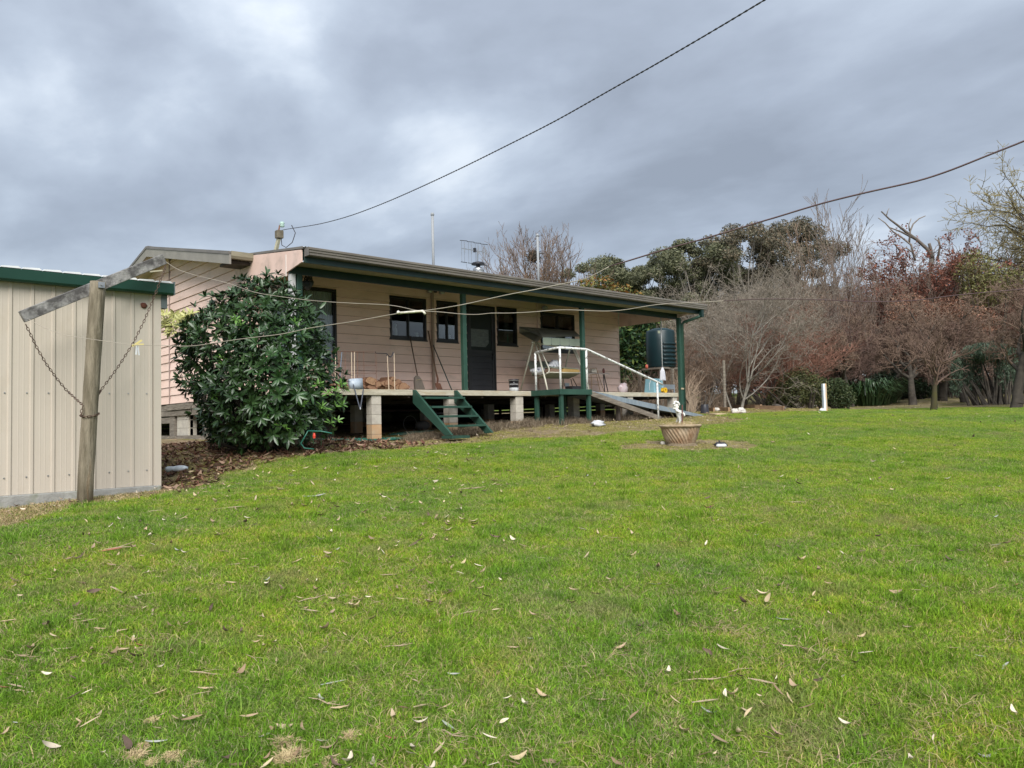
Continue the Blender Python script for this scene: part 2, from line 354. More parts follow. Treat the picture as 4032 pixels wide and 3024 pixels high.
def np_mesh(name, V, F, mt, parent=None, loc=None, col=None, smooth=False):
    off = OFF[parent.name] if parent is not None else Vector(loc if loc is not None else (0, 0, 0))
    V = np.asarray(V, np.float32) - np.array(off, np.float32)
    k = F.shape[1]; me = bpy.data.meshes.new(name)
    me.vertices.add(len(V)); me.vertices.foreach_set('co', V.ravel())
    me.loops.add(F.size); me.loops.foreach_set('vertex_index', F.astype(np.int32).ravel())
    me.polygons.add(len(F)); me.polygons.foreach_set('loop_start', np.arange(len(F), dtype=np.int32) * k)
    me.update(calc_edges=True); me.materials.append(mt)
    if smooth: me.polygons.foreach_set('use_smooth', [True] * len(F))
    if col is not None:
        a = me.color_attributes.new('col', 'FLOAT_COLOR', 'POINT'); c4 = np.ones((len(V), 4), np.float32); c4[:, :3] = col; a.data.foreach_set('color', c4.ravel())
    o = bpy.data.objects.new(name, me); COL.objects.link(o)
    if parent is not None: o.parent = parent
    else: o.location = off
    OFF[o.name] = off
    return o
def copy_thing(root, loc, rz=0, sc_=1, label=None, group=None, tilt=(0, 0)):
    r = root.copy(); COL.objects.link(r); r.location = loc; r.rotation_euler = (tilt[0], tilt[1], rz); r.scale = (sc_, sc_, sc_) if not hasattr(sc_, '__len__') else sc_
    if label: r['label'] = label
    if group: r['group'] = group
    for ch in list(root.children):
        c = ch.copy(); COL.objects.link(c); c.parent = r
        for g in list(ch.children):
            d = g.copy(); COL.objects.link(d); d.parent = c
    return r

# ------------------------------------------------------------------ GROUND
def v2(*pts): return [onG('v', x, y)[:2] for x, y in pts]
BED = v2((352, 1068), (420, 1052), (490, 1022), (560, 1004), (640, 990), (720, 984), (830, 972), (960, 962), (1100, 952), (1240, 944), (1330, 938), (1420, 930), (1500, 921), (1590, 917), (1597, 907), (1560, 900), (1512, 897)) + [np.array(p) for p in ((19, 11.2), (21, 13), (22, 24), (4, 24), (2.9, 9.3))]
BED2 = v2((1530, 899), (1560, 896), (1640, 893), (1700, 890), (1790, 889), (1850, 884), (1862, 878)) + [DL(31, 14.8), DL(31, 6)]
URN_C = onG('v', 1468, 962)
def inpoly(X, Y, poly):
    ins = np.zeros(X.shape, bool); n = len(poly)
    for i in range(n):
        x1, y1 = poly[i]; x2, y2 = poly[(i + 1) % n]
        c = ((y1 > Y) != (y2 > Y)) & (X < (x2 - x1) * (Y - y1) / (y2 - y1 + 1e-12) + x1); ins ^= c
    return ins
def pdist(X, Y, poly, closed=True):
    D = np.full(X.shape, 1e9); n = len(poly)
    for i in range(n if closed else n - 1):
        a = np.array(poly[i]); b = np.array(poly[(i + 1) % n]); ab = b - a
        t = np.clip(((X - a[0]) * ab[0] + (Y - a[1]) * ab[1]) / (ab @ ab + 1e-9), 0, 1)
        D = np.minimum(D, np.hypot(X - a[0] - t * ab[0], Y - a[1] - t * ab[1]))
    return D
def wob(X, Y): return .10 * np.sin(X * 2.1 + np.sin(Y * 1.7)) + .08 * np.sin(Y * 3.3 + X) + .05 * np.sin(X * 7 + Y * 5)
def bed_mask(X, Y):
    """1 = bare bed, 0 = lawn"""
    s = np.where(inpoly(X, Y, BED), 1, -1) * pdist(X, Y, BED) + wob(X, Y) * .8
    m_ = np.clip(.5 + s / .35, 0, 1)
    s2 = np.where(inpoly(X, Y, BED2), 1, -1) * pdist(X, Y, BED2) + wob(X, Y)
    m_ = np.maximum(m_, np.clip(.5 + s2 / .6, 0, 1))
    d = X * FW[0] + Y * FW[1]; l = X * RT[0] + Y * RT[1]; ud = URN_C[0] * FW[0] + URN_C[1] * FW[1]; ul = URN_C[0] * RT[0] + URN_C[1] * RT[1]
    e = np.hypot((l - ul - .18) / 1.3, (d - ud) / .85); m_ = np.maximum(m_, np.clip((1.02 + wob(X, Y) * .7 - e) / .2, 0, 1))
    # worn strip along the shed wall
    s3 = np.clip((2.1 - .44 * np.clip(X, 0, 3) + wob(X, Y) * 1.2 - np.abs(Y - 9.2)) / .25, 0, 1) * (X < 3.0) * np.clip((2.9 - X) / .3, 0, 1); m_ = np.maximum(m_, s3)
    # under the orchard trees
    s4 = np.clip((d - 26.3 + wob(X * .5, Y * .5) * 9 - .5 * np.clip(12 - l, -3, 6)) / 2, 0, 1) * .85 * (l > 7) * (d < 52)
    return np.maximum(m_, s4)
def ground():
    dd = np.concatenate([-np.geomspace(60, .5, 16), np.arange(0, 24, .13), 24 + np.geomspace(.2, 640, 60)])
    ll = np.concatenate([-16 - np.geomspace(.3, 500, 30)[::-1], np.arange(-16, 20, .14), 20 + np.geomspace(.3, 560, 34)])
    Dg, Lg = np.meshgrid(dd, ll, indexing='ij'); X = Dg * FW[0] + Lg * RT[0]; Y = Dg * FW[1] + Lg * RT[1]
    Z = gz(X, Y); msk = bed_mask(X, Y)
    V = np.stack([X, Y, Z], -1).reshape(-1, 3); nd, nl = len(dd), len(ll)
    idx = np.arange(nd * nl).reshape(nd, nl); F = np.stack([idx[:-1, :-1], idx[:-1, 1:], idx[1:, 1:], idx[1:, :-1]], -1).reshape(-1, 4)
    M = bpy.data.materials.new('lawn and garden bed soil'); M.use_nodes = True; t = M.node_tree; L = t.links.new; b = t.nodes['Principled BSDF']
    a = N(t, 'ShaderNodeAttribute'); a.attribute_name = 'col'
    tc = N(t, 'ShaderNodeTexCoord')
    def nz(s, d=6, r=.6):
        n = N(t, 'ShaderNodeTexNoise'); L(tc.outputs['Object'], n.inputs['Vector']); n.inputs['Scale'].default_value = s; n.inputs['Detail'].default_value = d; n.inputs['Roughness'].default_value = r; return n.outputs[0]
    g = ramp(t, nz(.6), [(.3, (.07, .115, .016)), (.5, (.095, .145, .020)), (.7, (.13, .165, .038))])
    g = mixc(t, ramp(t, nz(9), [(.5, (0, 0, 0)), (.7, (.6, .6, .6))]), g, (.14, .15, .05))
    s = ramp(t, nz(5), [(.3, (.12, .085, .055)), (.5, (.23, .175, .11)), (.7, (.34, .27, .175))])
    mo = ramp(t, nz(1.3), [(.46, (0, 0, 0)), (.58, (1, 1, 1))])
    s = mixc(t, mth(t, 'MULTIPLY', mo, .75), s, (.15, .145, .030))
    s = mixc(t, ramp(t, nz(38, 3), [(.55, (0, 0, 0)), (.7, (.7, .7, .7))]), s, (.05, .035, .025))
    sepc = N(t, 'ShaderNodeSeparateColor'); L(a.outputs[0], sepc.inputs[0])
    c = mixc(t, sepc.outputs[0], g, s)
    c = mixc(t, sepc.outputs[1], c, ramp(t, nz(14), [(.35, (.30, .225, .12)), (.65, (.45, .35, .21))]))
    L(c, b.inputs['Base Color']); b.inputs['Roughness'].default_value = .95; b.inputs['Specular IOR Level'].default_value = .15
    bp = N(t, 'ShaderNodeBump'); bp.inputs['Strength'].default_value = .8; bp.inputs['Distance'].default_value = .05; L(nz(22, 4), bp.inputs['Height']); L(bp.outputs[0], b.inputs['Normal'])
    # dry straw band along the edge of the beds
    edge = np.clip(1 - np.abs(msk - .42) / .40, 0, 1) * .8 * ((Dg < 22)); sh = np.clip((2.2 - .46 * np.clip(X, 0, 3) - np.abs(Y - 9.2)) / .3, 0, 1) * (X < 3.05); edge = np.maximum(edge, sh * .8)
    colr = np.stack([msk, edge, 0 * msk], -1).reshape(-1, 3)
    o = np_mesh('ground', V, F, M, col=colr, smooth=True); tag(o, kind='structure')
ground()

# ------------------------------------------------------------------ HOUSE
XE, XR, YW, YD, ZD = 5.85, 16.71, 14.02, 11.97, .65      # left end wall, right end, front wall, deck edge, deck level
YB, YRDG, ZRDG = 22.15, 18.1, 4.10
house = thing('house', 'long low pink weatherboard house on block piers with a green trimmed verandah', 'house', (XE, YW, 0))
opens = [('wide', 6.35, 7.83, 1.29, 2.80), ('slide', 9.12, 10.08, 1.87, 2.80), ('slide', 10.37, 10.97, 1.87, 2.80), ('door', 11.24, 12.11, ZD, 2.79), ('single', 12.18, 12.83, 1.88, 2.81), ('slide', 13.66, 14.91, 1.79, 2.80)]
ROWH, Z0 = .188, .59
def front_walls():
    # wall core in strips around the openings
    core = MB(); xs = sorted({XE, XR} | {o[1] for o in opens} | {o[2] for o in opens})
    for a, b in zip(xs, xs[1:]):
        op = next((o for o in opens if o[1] <= a + 1e-6 and o[2] >= b - 1e-6), None)
        if op is None: core.box(a, b, YW + .012, YW + .1, .45, 3.25)
        else:
            if op[3] > ZD + .01: core.box(a, b, YW + .012, YW + .1, .45, op[3])
            core.box(a, b, YW + .012, YW + .1, op[4], 3.25)
    core.build('wall', INSIDE, house)
    rg = random.Random(4)
    for r in range(14):
        z0 = Z0 + r * ROWH; z1 = z0 + ROWH - .007
        cuts = sorted({XE, XR} | {o[1] for o in opens if o[3] < z1 and o[4] > z0} | {o[2] for o in opens if o[3] < z1 and o[4] > z0} | {XE + rg.uniform(3, 8.5), })
        i = 0
        for a, b in zip(cuts, cuts[1:]):
            if b - a < .03: continue
            mid = (a + b) / 2; segs = [(z0, z1)]
            for o in opens:
                if o[1] < mid < o[2]:
                    ns = []
                    for s0, s1 in segs:
                        if o[3] > s0 + .012: ns.append((s0, min(s1, o[3])))
                        if o[4] < s1 - .012: ns.append((max(s0, o[4]), s1))
                    segs = [q for q in ns if q[1] - q[0] > .012 and not (o[3] - .001 < (q[0] + q[1]) / 2 < o[4] + .001)]
            for s0, s1 in segs:
                yf = lambda z: YW - .026 + .022 * (z - z0) / ROWH
                aa, bb = a + .0015, b - .0015
                MB().hexa([(aa, yf(s0), s0), (bb, yf(s0), s0), (bb, YW + .012, s0), (aa, YW + .012, s0), (aa, yf(s1), s1), (bb, yf(s1), s1), (bb, YW + .012, s1), (aa, YW + .012, s1)]).build('weatherboard', PINK, house)
front_walls()
def gable_z(y, drop=0): return ZRDG - drop - abs(y - YRDG) * .206
def end_walls():
    for X, sx, nm in ((XE, -1, 'l'), (XR, 1, 'r')):
        poly = [(X - sx * .03, YW, .45), (X - sx * .03, YB, .45), (X - sx * .03, YB, gable_z(YB, .12)), (X - sx * .03, YRDG, ZRDG - .12), (X - sx * .03, YW, gable_z(YW, .12))]
        MB().prism(poly, (-sx * .08, 0, 0)).build('wall', INSIDE, house)
        YM = 17.95
        for ya, yb in ((14.27, YM - .03), (YM + .03, YB)):
            r = 0
            while True:
                z0 = Z0 + r * ROWH; z1 = z0 + ROWH - .007; r += 1
                lo = ya; hi = yb
                # clip to the gable
                zt = lambda y: gable_z(y, .13)
                if z0 > max(zt(ya), zt(yb), zt(min(max(YRDG, ya), yb))) - .02: break
                def lim(z):
                    k = (ZRDG - .13 - z) / .206
                    return max(ya, YRDG - k), min(yb, YRDG + k)
                a0, b0 = lim(z0); a1, b1 = lim(z1)
                if b0 - a0 < .05: break
                if b1 <= a1: a1 = b1 = (a0 + b0) / 2; 
                xf = lambda z: X + sx * (.024 - .020 * (z - z0) / ROWH); xb = X - sx * .03
                P = [(xf(z0), a0, z0), (xf(z0), b0, z0), (xb, b0, z0), (xb, a0, z0), (xf(z1), a1, z1), (xf(z1), b1, z1), (xb, b1, z1), (xb, a1, z1)]
                MB().hexa(P).build('weatherboard', PINK, house)
        MB().box(min(X + sx * .028, X), max(X + sx * .028, X), YM - .028, YM + .028, Z0, gable_z(YM, .14)).build('cover_strip', mat('mauve cover strip', (.27, .19, .17), (.33, .24, .21), rough=.7), house)
        MB().box(min(X + sx * .02, X - sx * .03), max(X + sx * .02, X - sx * .03), YW - .02, 14.268, Z0, 3.1).build('corner_board', PINKF, house)
end_walls()
MB().box(XE, XR, YB - .1, YB, .45, 3.1).build('wall', PINKF, house)
MB().box(XE + .08, XR - .08, YW + .1, YB - .1, .52, .60).build('floor', DARKT, house)
MB().box(XE + .1, XR - .1, YW + .12, YB - .12, 3.16, 3.2).build('ceiling', INSIDE, house)
MB().box(XE + .1, XR - .1, 16.9, 16.98, .5, 3.1).build('inner_wall', INSIDE, house)

def corrug(x0, x1, ya, za, yb, zb, name, mt, amp=.009, pitch=.076, thick=.002):
    n = int((x1 - x0) / pitch * 6); xs = np.linspace(x0, x1, n + 1); c = amp * np.sin((xs - x0) / pitch * 2 * np.pi)
    V = []; 
    for (y, z) in ((ya, za), (yb, zb)):
        V.append(np.stack([xs, np.full_like(xs, y), z + c], -1)); V.append(np.stack([xs, np.full_like(xs, y), z + c - thick], -1))
    V = np.concatenate(V); m_ = n + 1; i = np.arange(n)
    F = np.concatenate([np.stack([i + a * m_, i + 1 + a * m_, i + 1 + b * m_, i + b * m_], -1) for a, b in ((0, 2), (3, 1), (1, 0), (2, 3))])
    return np_mesh(name, V, F, mt, parent=house, smooth=False)
def roof():
    XL, XRr = 5.42, 17.14
    corrug(XL, XRr, 13.5, gable_z(13.5) + .02, YRDG, ZRDG + .02, 'roof', SILVER, amp=.009)
    corrug(XL, XRr, YRDG, ZRDG + .02, 22.75, gable_z(22.75) + .02, 'roof', SILVER)
    MB().prism([(XL - .01, YRDG - .16, ZRDG + .008), (XL - .01, YRDG, ZRDG + .05), (XL - .01, YRDG + .16, ZRDG + .008), (XL - .01, YRDG, ZRDG + .03)], (XRr - XL + .02, 0, 0)).build('ridge_cap', BROWNG, house)
    corrug(XE - .02, XRr, 11.43, 2.935, 13.5, 3.19, 'verandah_roof', SILVER, amp=.011)
    # barge boards and their cappings
    for X0, X1 in ((XL - .035, XL), (XRr, XRr + .035)):
        for ya, yb in ((13.42, YRDG), (22.8, YRDG)):
            for d0, d1, w, nm, mt in ((.02, .20, 0, 'barge_board', BARGE), (-.035, .022, .012, 'barge_capping', BROWNG)):
                P = [(X0 - w, ya, gable_z(ya, d1)), (X0 - w, yb, gable_z(yb, d1)), (X0 - w, yb, gable_z(yb, d0)), (X0 - w, ya, gable_z(ya, d0))]
                MB().prism(P, (X1 - X0 + 2 * w, 0, 0)).build(nm, mt, house)
    for ya, yb in ((13.6, YRDG), (22.7, YRDG)):
        MB().prism([(XL, ya, gable_z(ya, .14)), (XL, yb, gable_z(yb, .14)), (XL, yb, gable_z(yb, .125)), (XL, ya, gable_z(ya, .125))], (XE - XL, 0, 0)).build('soffit', CREAM, house)
    # short eaves gutter left of the verandah roof
    MB().prism([(XL, 13.40, 3.175), (XL, 13.40, 3.09), (XL, 13.42, 3.045), (XL, 13.52, 3.045), (XL, 13.52, 3.16)], (XE - .01 - XL, 0, 0)).build('gutter', mat('faded cream gutter', (.20, .175, .12), (.27, .24, .17), rough=.5, scale=3, stretch=(1, 1, 5)), house)
    MB().box(XL + .02, XE - .01, 13.53, 14.0, 2.98, 3.03).build('eaves_lining', DARKT, house)
    # verandah gutter with its stepped front, fascia, soffit, strip
    gx0, gx1 = 5.86, 17.16
    prof = [(11.355, 2.925), (11.345, 2.915), (11.345, 2.885), (11.358, 2.875), (11.358, 2.845), (11.37, 2.835), (11.37, 2.80), (11.39, 2.785), (11.49, 2.785), (11.49, 2.905), (11.483, 2.905), (11.483, 2.795), (11.395, 2.795), (11.38, 2.81), (11.37, 2.925)]
    MB().prism([(gx0, y, z) for y, z in prof], (gx1 - gx0, 0, 0)).build('gutter', BROWNG, house)
    MB().box(gx0 - .006, gx0, 11.345, 11.49, 2.785, 2.925).build('gutter_stop', BROWNG, house)
    MB().box(gx0, 17.06, 11.492, 11.53, 2.69, 2.90).build('fascia', GREEN, house)
    MB().prism([(gx0 + .01, 11.531, 2.692), (gx0 + .01, 12.0, 2.724), (gx0 + .01, 12.0, 2.735), (gx0 + .01, 11.531, 2.703)], (17.0 - gx0, 0, 0)).build('soffit', STRIP, house)
    MB().box(5.85, 16.82, 12.0, 12.045, 2.59, 2.765).build('verandah_beam', GREEN, house)
    MB().prism([(5.9, 12.045, 2.79), (5.9, 14.0, 3.07), (5.9, 14.0, 3.09), (5.9, 12.045, 2.81)], (16.7 - 5.9, 0, 0)).build('verandah_ceiling', mat('brown verandah ceiling', (.13, .085, .05), (.16, .11, .065), rough=.8, scale=2), house)
    # pink end panels of the verandah
    for X0, X1, lo in ((5.825, 5.848, 2.565), (16.72, 16.745, 2.60)):
        MB().prism([(X0, 13.54, 3.165), (X0, 11.54, 2.905), (X0, 11.54, 2.70), (X0, 12.09, 2.615), (X0, 12.09, lo), (X0, 13.98, lo), (X0, 13.98, 3.10)], (X1 - X0, 0, 0)).build('end_panel', PINKF, house)
        MB().prism([(X0 - .004, 13.56, 3.215), (X0 - .004, 11.5, 2.955), (X0 - .004, 11.5, 2.915), (X0 - .004, 13.56, 3.175)], (X1 - X0 + .008, 0, 0)).build('end_capping', BROWNG, house)
    MB().box(5.819, 5.8245, 12.08, 12.10, 2.55, 2.92).build('joint_strip', mat('white joint strip', (.66, .62, .58), rough=.6), house)
roof()
def verandah():
    MB().box(6.05, 16.62, YD, YD + .05, .545, ZD).build('deck_edge', DECKW, house, bevel=.006)
    rg = random.Random(7)
    for i in range(14):
        y0 = YD + .052 + i * .142; MB().box(6.06, 16.6, y0, y0 + .136, .615, ZD - .002).build('deck_board', DECKW, house)
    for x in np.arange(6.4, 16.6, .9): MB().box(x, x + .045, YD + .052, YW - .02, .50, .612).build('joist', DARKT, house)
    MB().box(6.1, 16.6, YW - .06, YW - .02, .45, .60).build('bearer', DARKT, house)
    for x, z0 in ((6.03, ZD), (9.59, ZD), (13.09, ZD), (16.665, None)):
        zb = ZD if z0 is not None else float(gz(x, 12.0)) - .05
        y0 = 12.005 if z0 is not None else YD - .095
        y0 = 12.005
        if z0 is None: MB().box(x - .05, x + .05, 11.87, 11.965, zb, 2.608).build('verandah_post', GREENP, house, bevel=.006)
        else: MB().box(x - .048, x + .048, y0, y0 + .09, zb, 2.609).build('verandah_post', GREENP, house, bevel=.006)
    MB().box(5.86, 5.95, 12.005, 12.09, -.3, 2.605).build('verandah_post', mat('white grey post', (.42, .42, .42), (.5, .5, .5), rough=.7), house)['label'] = 'pale grey post'
verandah()
def piers():
    # the four front piers of hollow blocks; the lower blocks are stained by mud
    def pier(x0, x1, y0, top, h=.178, stain=.45, name='pier'):
        p = MB(); g = float(gz((x0 + x1) / 2, y0)) - .06
        z = top; k = 0; par = None; cap = MB().box(x0 + .02, x1 - .02, y0 + .02, y0 + .17, g, top).build(name, BLOCK, house)
        while z > g:
            zb = max(z - h, g)
            MB().box(x0, x1, y0, y0 + .19, zb + .003, z).build('concrete_block', BLOCKR if (z + zb) / 2 < g + stain * (top - g) else BLOCK, cap, bevel=.006)
            z = zb; k += 1
    pier(7.40, 7.60, 12.0, .545); pier(9.15, 9.36, 12.0, .545); pier(10.92, 11.13, 12.0, .545, stain=.15); pier(12.68, 12.88, 12.0, .545, stain=0)
    pier(16.42, 16.60, 12.0, .545, stain=0); pier(14.6, 14.8, 12.0, .545, stain=0)
    for x in (6.6, 8.4, 10.2, 12.1, 14.2, 16.2):
        for y in (14.3, 16.8, 19.5): pier(x, x + .19, y, .44, stain=.4)
    # left end: stumps, bearers and packing boards
    for (xa, xb, y) in (((250, 318), None, 0), ):
        pass
    yl = [onX('zr', x, 600, XE)[1] for x in (250, 320, 345, 508, 752, 828)]
    MB().box(XE, XE + .1, yl[1], yl[0], -.35, .40).build('stump', TIMB, house)
    a = MB().box(XE + .06, XE + .12, yl[3], yl[2], -.3, .40).build('pier', BLOCK, house)
    for k in range(4): MB().box(XE + .02, XE + .2, yl[3], yl[2], -.32 + k * .18, -.145 + k * .18).build('concrete_block', BLOCK, a, bevel=.005)
    MB().box(XE - .03, XE + .07, yl[5], yl[4], -.4, .52).build('stump', TIMB, house)
    yy = onX('zr', 235, 400, XE)[1]
    MB().bar((XE - .02, yy, .505), (XE - .02, 14.1, .515), .05, .13).build('bearer', TIMB, house, bevel=.004)
    MB().bar((XE + .01, 21.9, .37), (XE + .01, 14.1, .375), .06, .12).build('bearer', TIMB, house, bevel=.004)
    MB().bar((XE + .02, 21.9, .50), (XE + .02, yy + .02, .50), .05, .12).build('bearer', TIMB, house, bevel=.004)
    MB().bar((XE + .02, 21.9, .22), (XE + .02, yl[0], .22), .05, .13).build('bearer', TIMB, house, bevel=.004)
    MB().bar((XE - .06, 21.5, -.18), (XE - .06, 14.8, -.16), .05, .1).build('base_board', TIMB, house)
    # baseboards along the far side with light between them
    for i in range(7):
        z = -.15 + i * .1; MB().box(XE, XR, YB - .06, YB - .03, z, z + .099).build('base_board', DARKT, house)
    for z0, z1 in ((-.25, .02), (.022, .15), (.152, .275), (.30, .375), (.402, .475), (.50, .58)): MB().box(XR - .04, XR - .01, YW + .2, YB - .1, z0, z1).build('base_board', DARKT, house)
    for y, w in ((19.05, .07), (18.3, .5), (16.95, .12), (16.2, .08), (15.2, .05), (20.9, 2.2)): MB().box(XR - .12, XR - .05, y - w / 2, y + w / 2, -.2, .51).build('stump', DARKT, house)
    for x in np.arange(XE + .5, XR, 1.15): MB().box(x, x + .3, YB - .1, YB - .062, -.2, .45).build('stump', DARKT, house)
piers()
def window(kind, x0, x1, z0, z1):
    fr = MB(); w = .045; yo, yi = YW - .032, YW + .05
    fr.box(x0, x1, yo, yi, z1 - w, z1); fr.box(x0, x1, yo, yi, z0, z0 + w); fr.box(x0, x0 + w, yo, yi, z0 + w, z1 - w); fr.box(x1 - w, x1, yo, yi, z0 + w, z1 - w)
    win = MB().box(x0 + .01, x1 - .01, YW + .052, YW + .06, z0, z0 + .02).build('window', FRAME, house)
    fr.build('frame', FRAME, win, bevel=.003)
    nm = 2 if kind != 'single' else 1; step = (x1 - x0 - 2 * w) / nm
    for i in range(nm):
        a = x0 + w + i * step; b = a + step; y = YW + (.0 if i % 2 else .02)
        sa = MB(); t = .026
        sa.box(a, b, y - .012, y + .012, z0 + w, z0 + w + t); sa.box(a, b, y - .012, y + .012, z1 - w - t, z1 - w); sa.box(a, a + t, y - .012, y + .012, z0 + w + t, z1 - w - t); sa.box(b - t, b, y - .012, y + .012, z0 + w + t, z1 - w - t)
        sa.build('sash', FRAME, win)
        MB().box(a + t, b - t, y - .003, y + .003, z0 + w + t, z1 - w - t).build('pane', GLASS, win)
    MB().box(x0 - .02, x1 + .02, YW - .045, YW - .02, z0 - .03, z0 - .002).build('sill', FRAME, win)
    return win
def curtain(x0, x1, z0, z1, y, mt, par, folds=14):
    n = folds * 6; xs = np.linspace(x0, x1, n + 1); ys = y + .018 * np.sin(np.linspace(0, folds * 2 * np.pi, n + 1)) + .008 * np.sin(np.linspace(0, 9, n + 1))
    V = np.concatenate([np.stack([xs, ys, np.full_like(xs, z0)], -1), np.stack([xs, ys, np.full_like(xs, z1)], -1)]); i = np.arange(n)
    np_mesh('curtain', V, np.stack([i, i + 1, i + 2 + n, i + 1 + n], -1), mt, parent=par, smooth=True)
wins = [window(*o) for o in opens if o[0] != 'door']
curtain(6.4, 7.78, 1.33, 2.76, YW + .075, CURT, wins[0], 22)
curtain(12.55, 12.72, 2.1, 2.76, YW + .13, CURTD, wins[3], 3)
curtain(12.25, 12.36, 1.95, 2.6, YW + .13, CURTD, wins[3], 2)
curtain(13.72, 14.2, 1.84, 2.76, YW + .12, mat('dark curtain', (.06, .06, .07), rough=.9), wins[4], 8)
curtain(14.3, 14.62, 1.84, 2.76, YW + .12, CURTD, wins[4], 5)
# things on the kitchen sills
def sill_item(x, z, r, h, mt, label, name, cat, prof=None):
    MB().lathe(prof or [(r, 0), (r, h * .9), (r * .8, h)], (x, YW + .13, z), 14).build(name, mt, None, (x, YW + .13, z), smooth=True)
    return bpy.data.objects[-1] if False else None
o = MB().lathe([(.035, 0), (.045, .03), (.038, .16), (.018, .2), (.03, .23), (.026, .27), (.0, .29)], (9.36, YW + .14, 1.94), 14).build('figurine', WHITE, None, (9.36, YW + .14, 1.94), True); tag(o, 'small white figurine standing inside the left kitchen window', 'figurine')
o = MB().lathe([(.045, 0), (.045, .1), (.04, .11)], (9.92, YW + .14, 1.94), 14).build('mug', WHITE, None, (9.92, YW + .14, 1.94), True); tag(o, 'white mug inside the right half of the widest kitchen window', 'mug')
o = MB().lathe([(.07, 0), (.07, .1), (.065, .11)], (10.8, YW + .15, 1.94), 18).build('paper_roll', WHITE, None, (10.8, YW + .15, 1.94), True); tag(o, 'white round tub inside the narrow window right of the downpipe', 'tub')
o = MB().lathe([(.012, 0), (.014, .2), (.008, .22)], (12.62, YW + .09, 1.95), 8).build('bottle', mat('bright green plastic', (.02, .5, .28), rough=.4), None, (12.62, YW + .09, 1.95), True); tag(o, 'thin bright green bottle inside the window right of the door', 'bottle')
MB().box(6.3, 15, YW + .1, YW + .24, 1.84, 1.87).build('window_shelf', INSIDE, house)
def door():
    x0, x1, z0, z1 = 11.24, 12.11, ZD, 2.79
    d = MB().box(x0 + .05, x1 - .05, YW + .05, YW + .08, z0, z1 - .05).build('door', mat('dark inner door', (.02, .02, .022), rough=.6), house)
    f = MB(); w = .05; f.box(x0, x0 + w, YW - .04, YW + .05, z0, z1); f.box(x1 - w, x1, YW - .04, YW + .05, z0, z1); f.box(x0 + w, x1 - w, YW - .04, YW + .05, z1 - w, z1); f.build('frame', FRAME, d, bevel=.003)
    sx0, sx1 = x0 + w + .003, x1 - w - .003; s = MB(); t = .06
    s.box(sx0, sx0 + t, YW - .03, YW, z0 + .02, z1 - w); s.box(sx1 - t, sx1, YW - .03, YW, z0 + .02, z1 - w); s.box(sx0 + t, sx1 - t, YW - .03, YW, z0 + .02, z0 + .08); s.box(sx0 + t, sx1 - t, YW - .03, YW, 1.66, 1.72); s.box(sx0 + t, sx1 - t, YW - .03, YW, z1 - w - .06, z1 - w)
    s.build('screen_frame', DOORP, d)
    for k in range(7):
        a = z0 + .083 + k * .1395
        MB().hexa([(sx0 + t, YW - .026, a), (sx1 - t, YW - .026, a), (sx1 - t, YW - .006, a), (sx0 + t, YW - .006, a), (sx0 + t, YW - .012, a + .137), (sx1 - t, YW - .012, a + .137), (sx1 - t, YW - .002, a + .137), (sx0 + t, YW - .002, a + .137)]).build('louvre', DOORP, d)
    MB().box(sx0 + t, sx1 - t, YW - .012, YW - .009, 1.72, z1 - w - .06).build('insect_screen', MESHM, d)
    a, b = sx0 + t + .005, sx1 - t - .09
    MB().prism([(a, YW - .016, 1.80), (b - .1, YW - .016, 1.80), (b, YW - .016, 1.90), (b, YW - .016, 2.22), (a, YW - .016, 2.22)], (0, .003, 0)).build('patch', mat('moire screen patch', (.085, .10, .10), (.13, .15, .15), rough=.8, scale=8, stretch=(1, 1, 3)), d)
    MB().box(sx1 - .055, sx1 - .01, YW - .075, YW - .03, 1.60, 1.64).box(sx1 - .05, sx1 - .015, YW - .045, YW - .03, 1.5, 1.75).build('handle', BLACKP, d)
door()
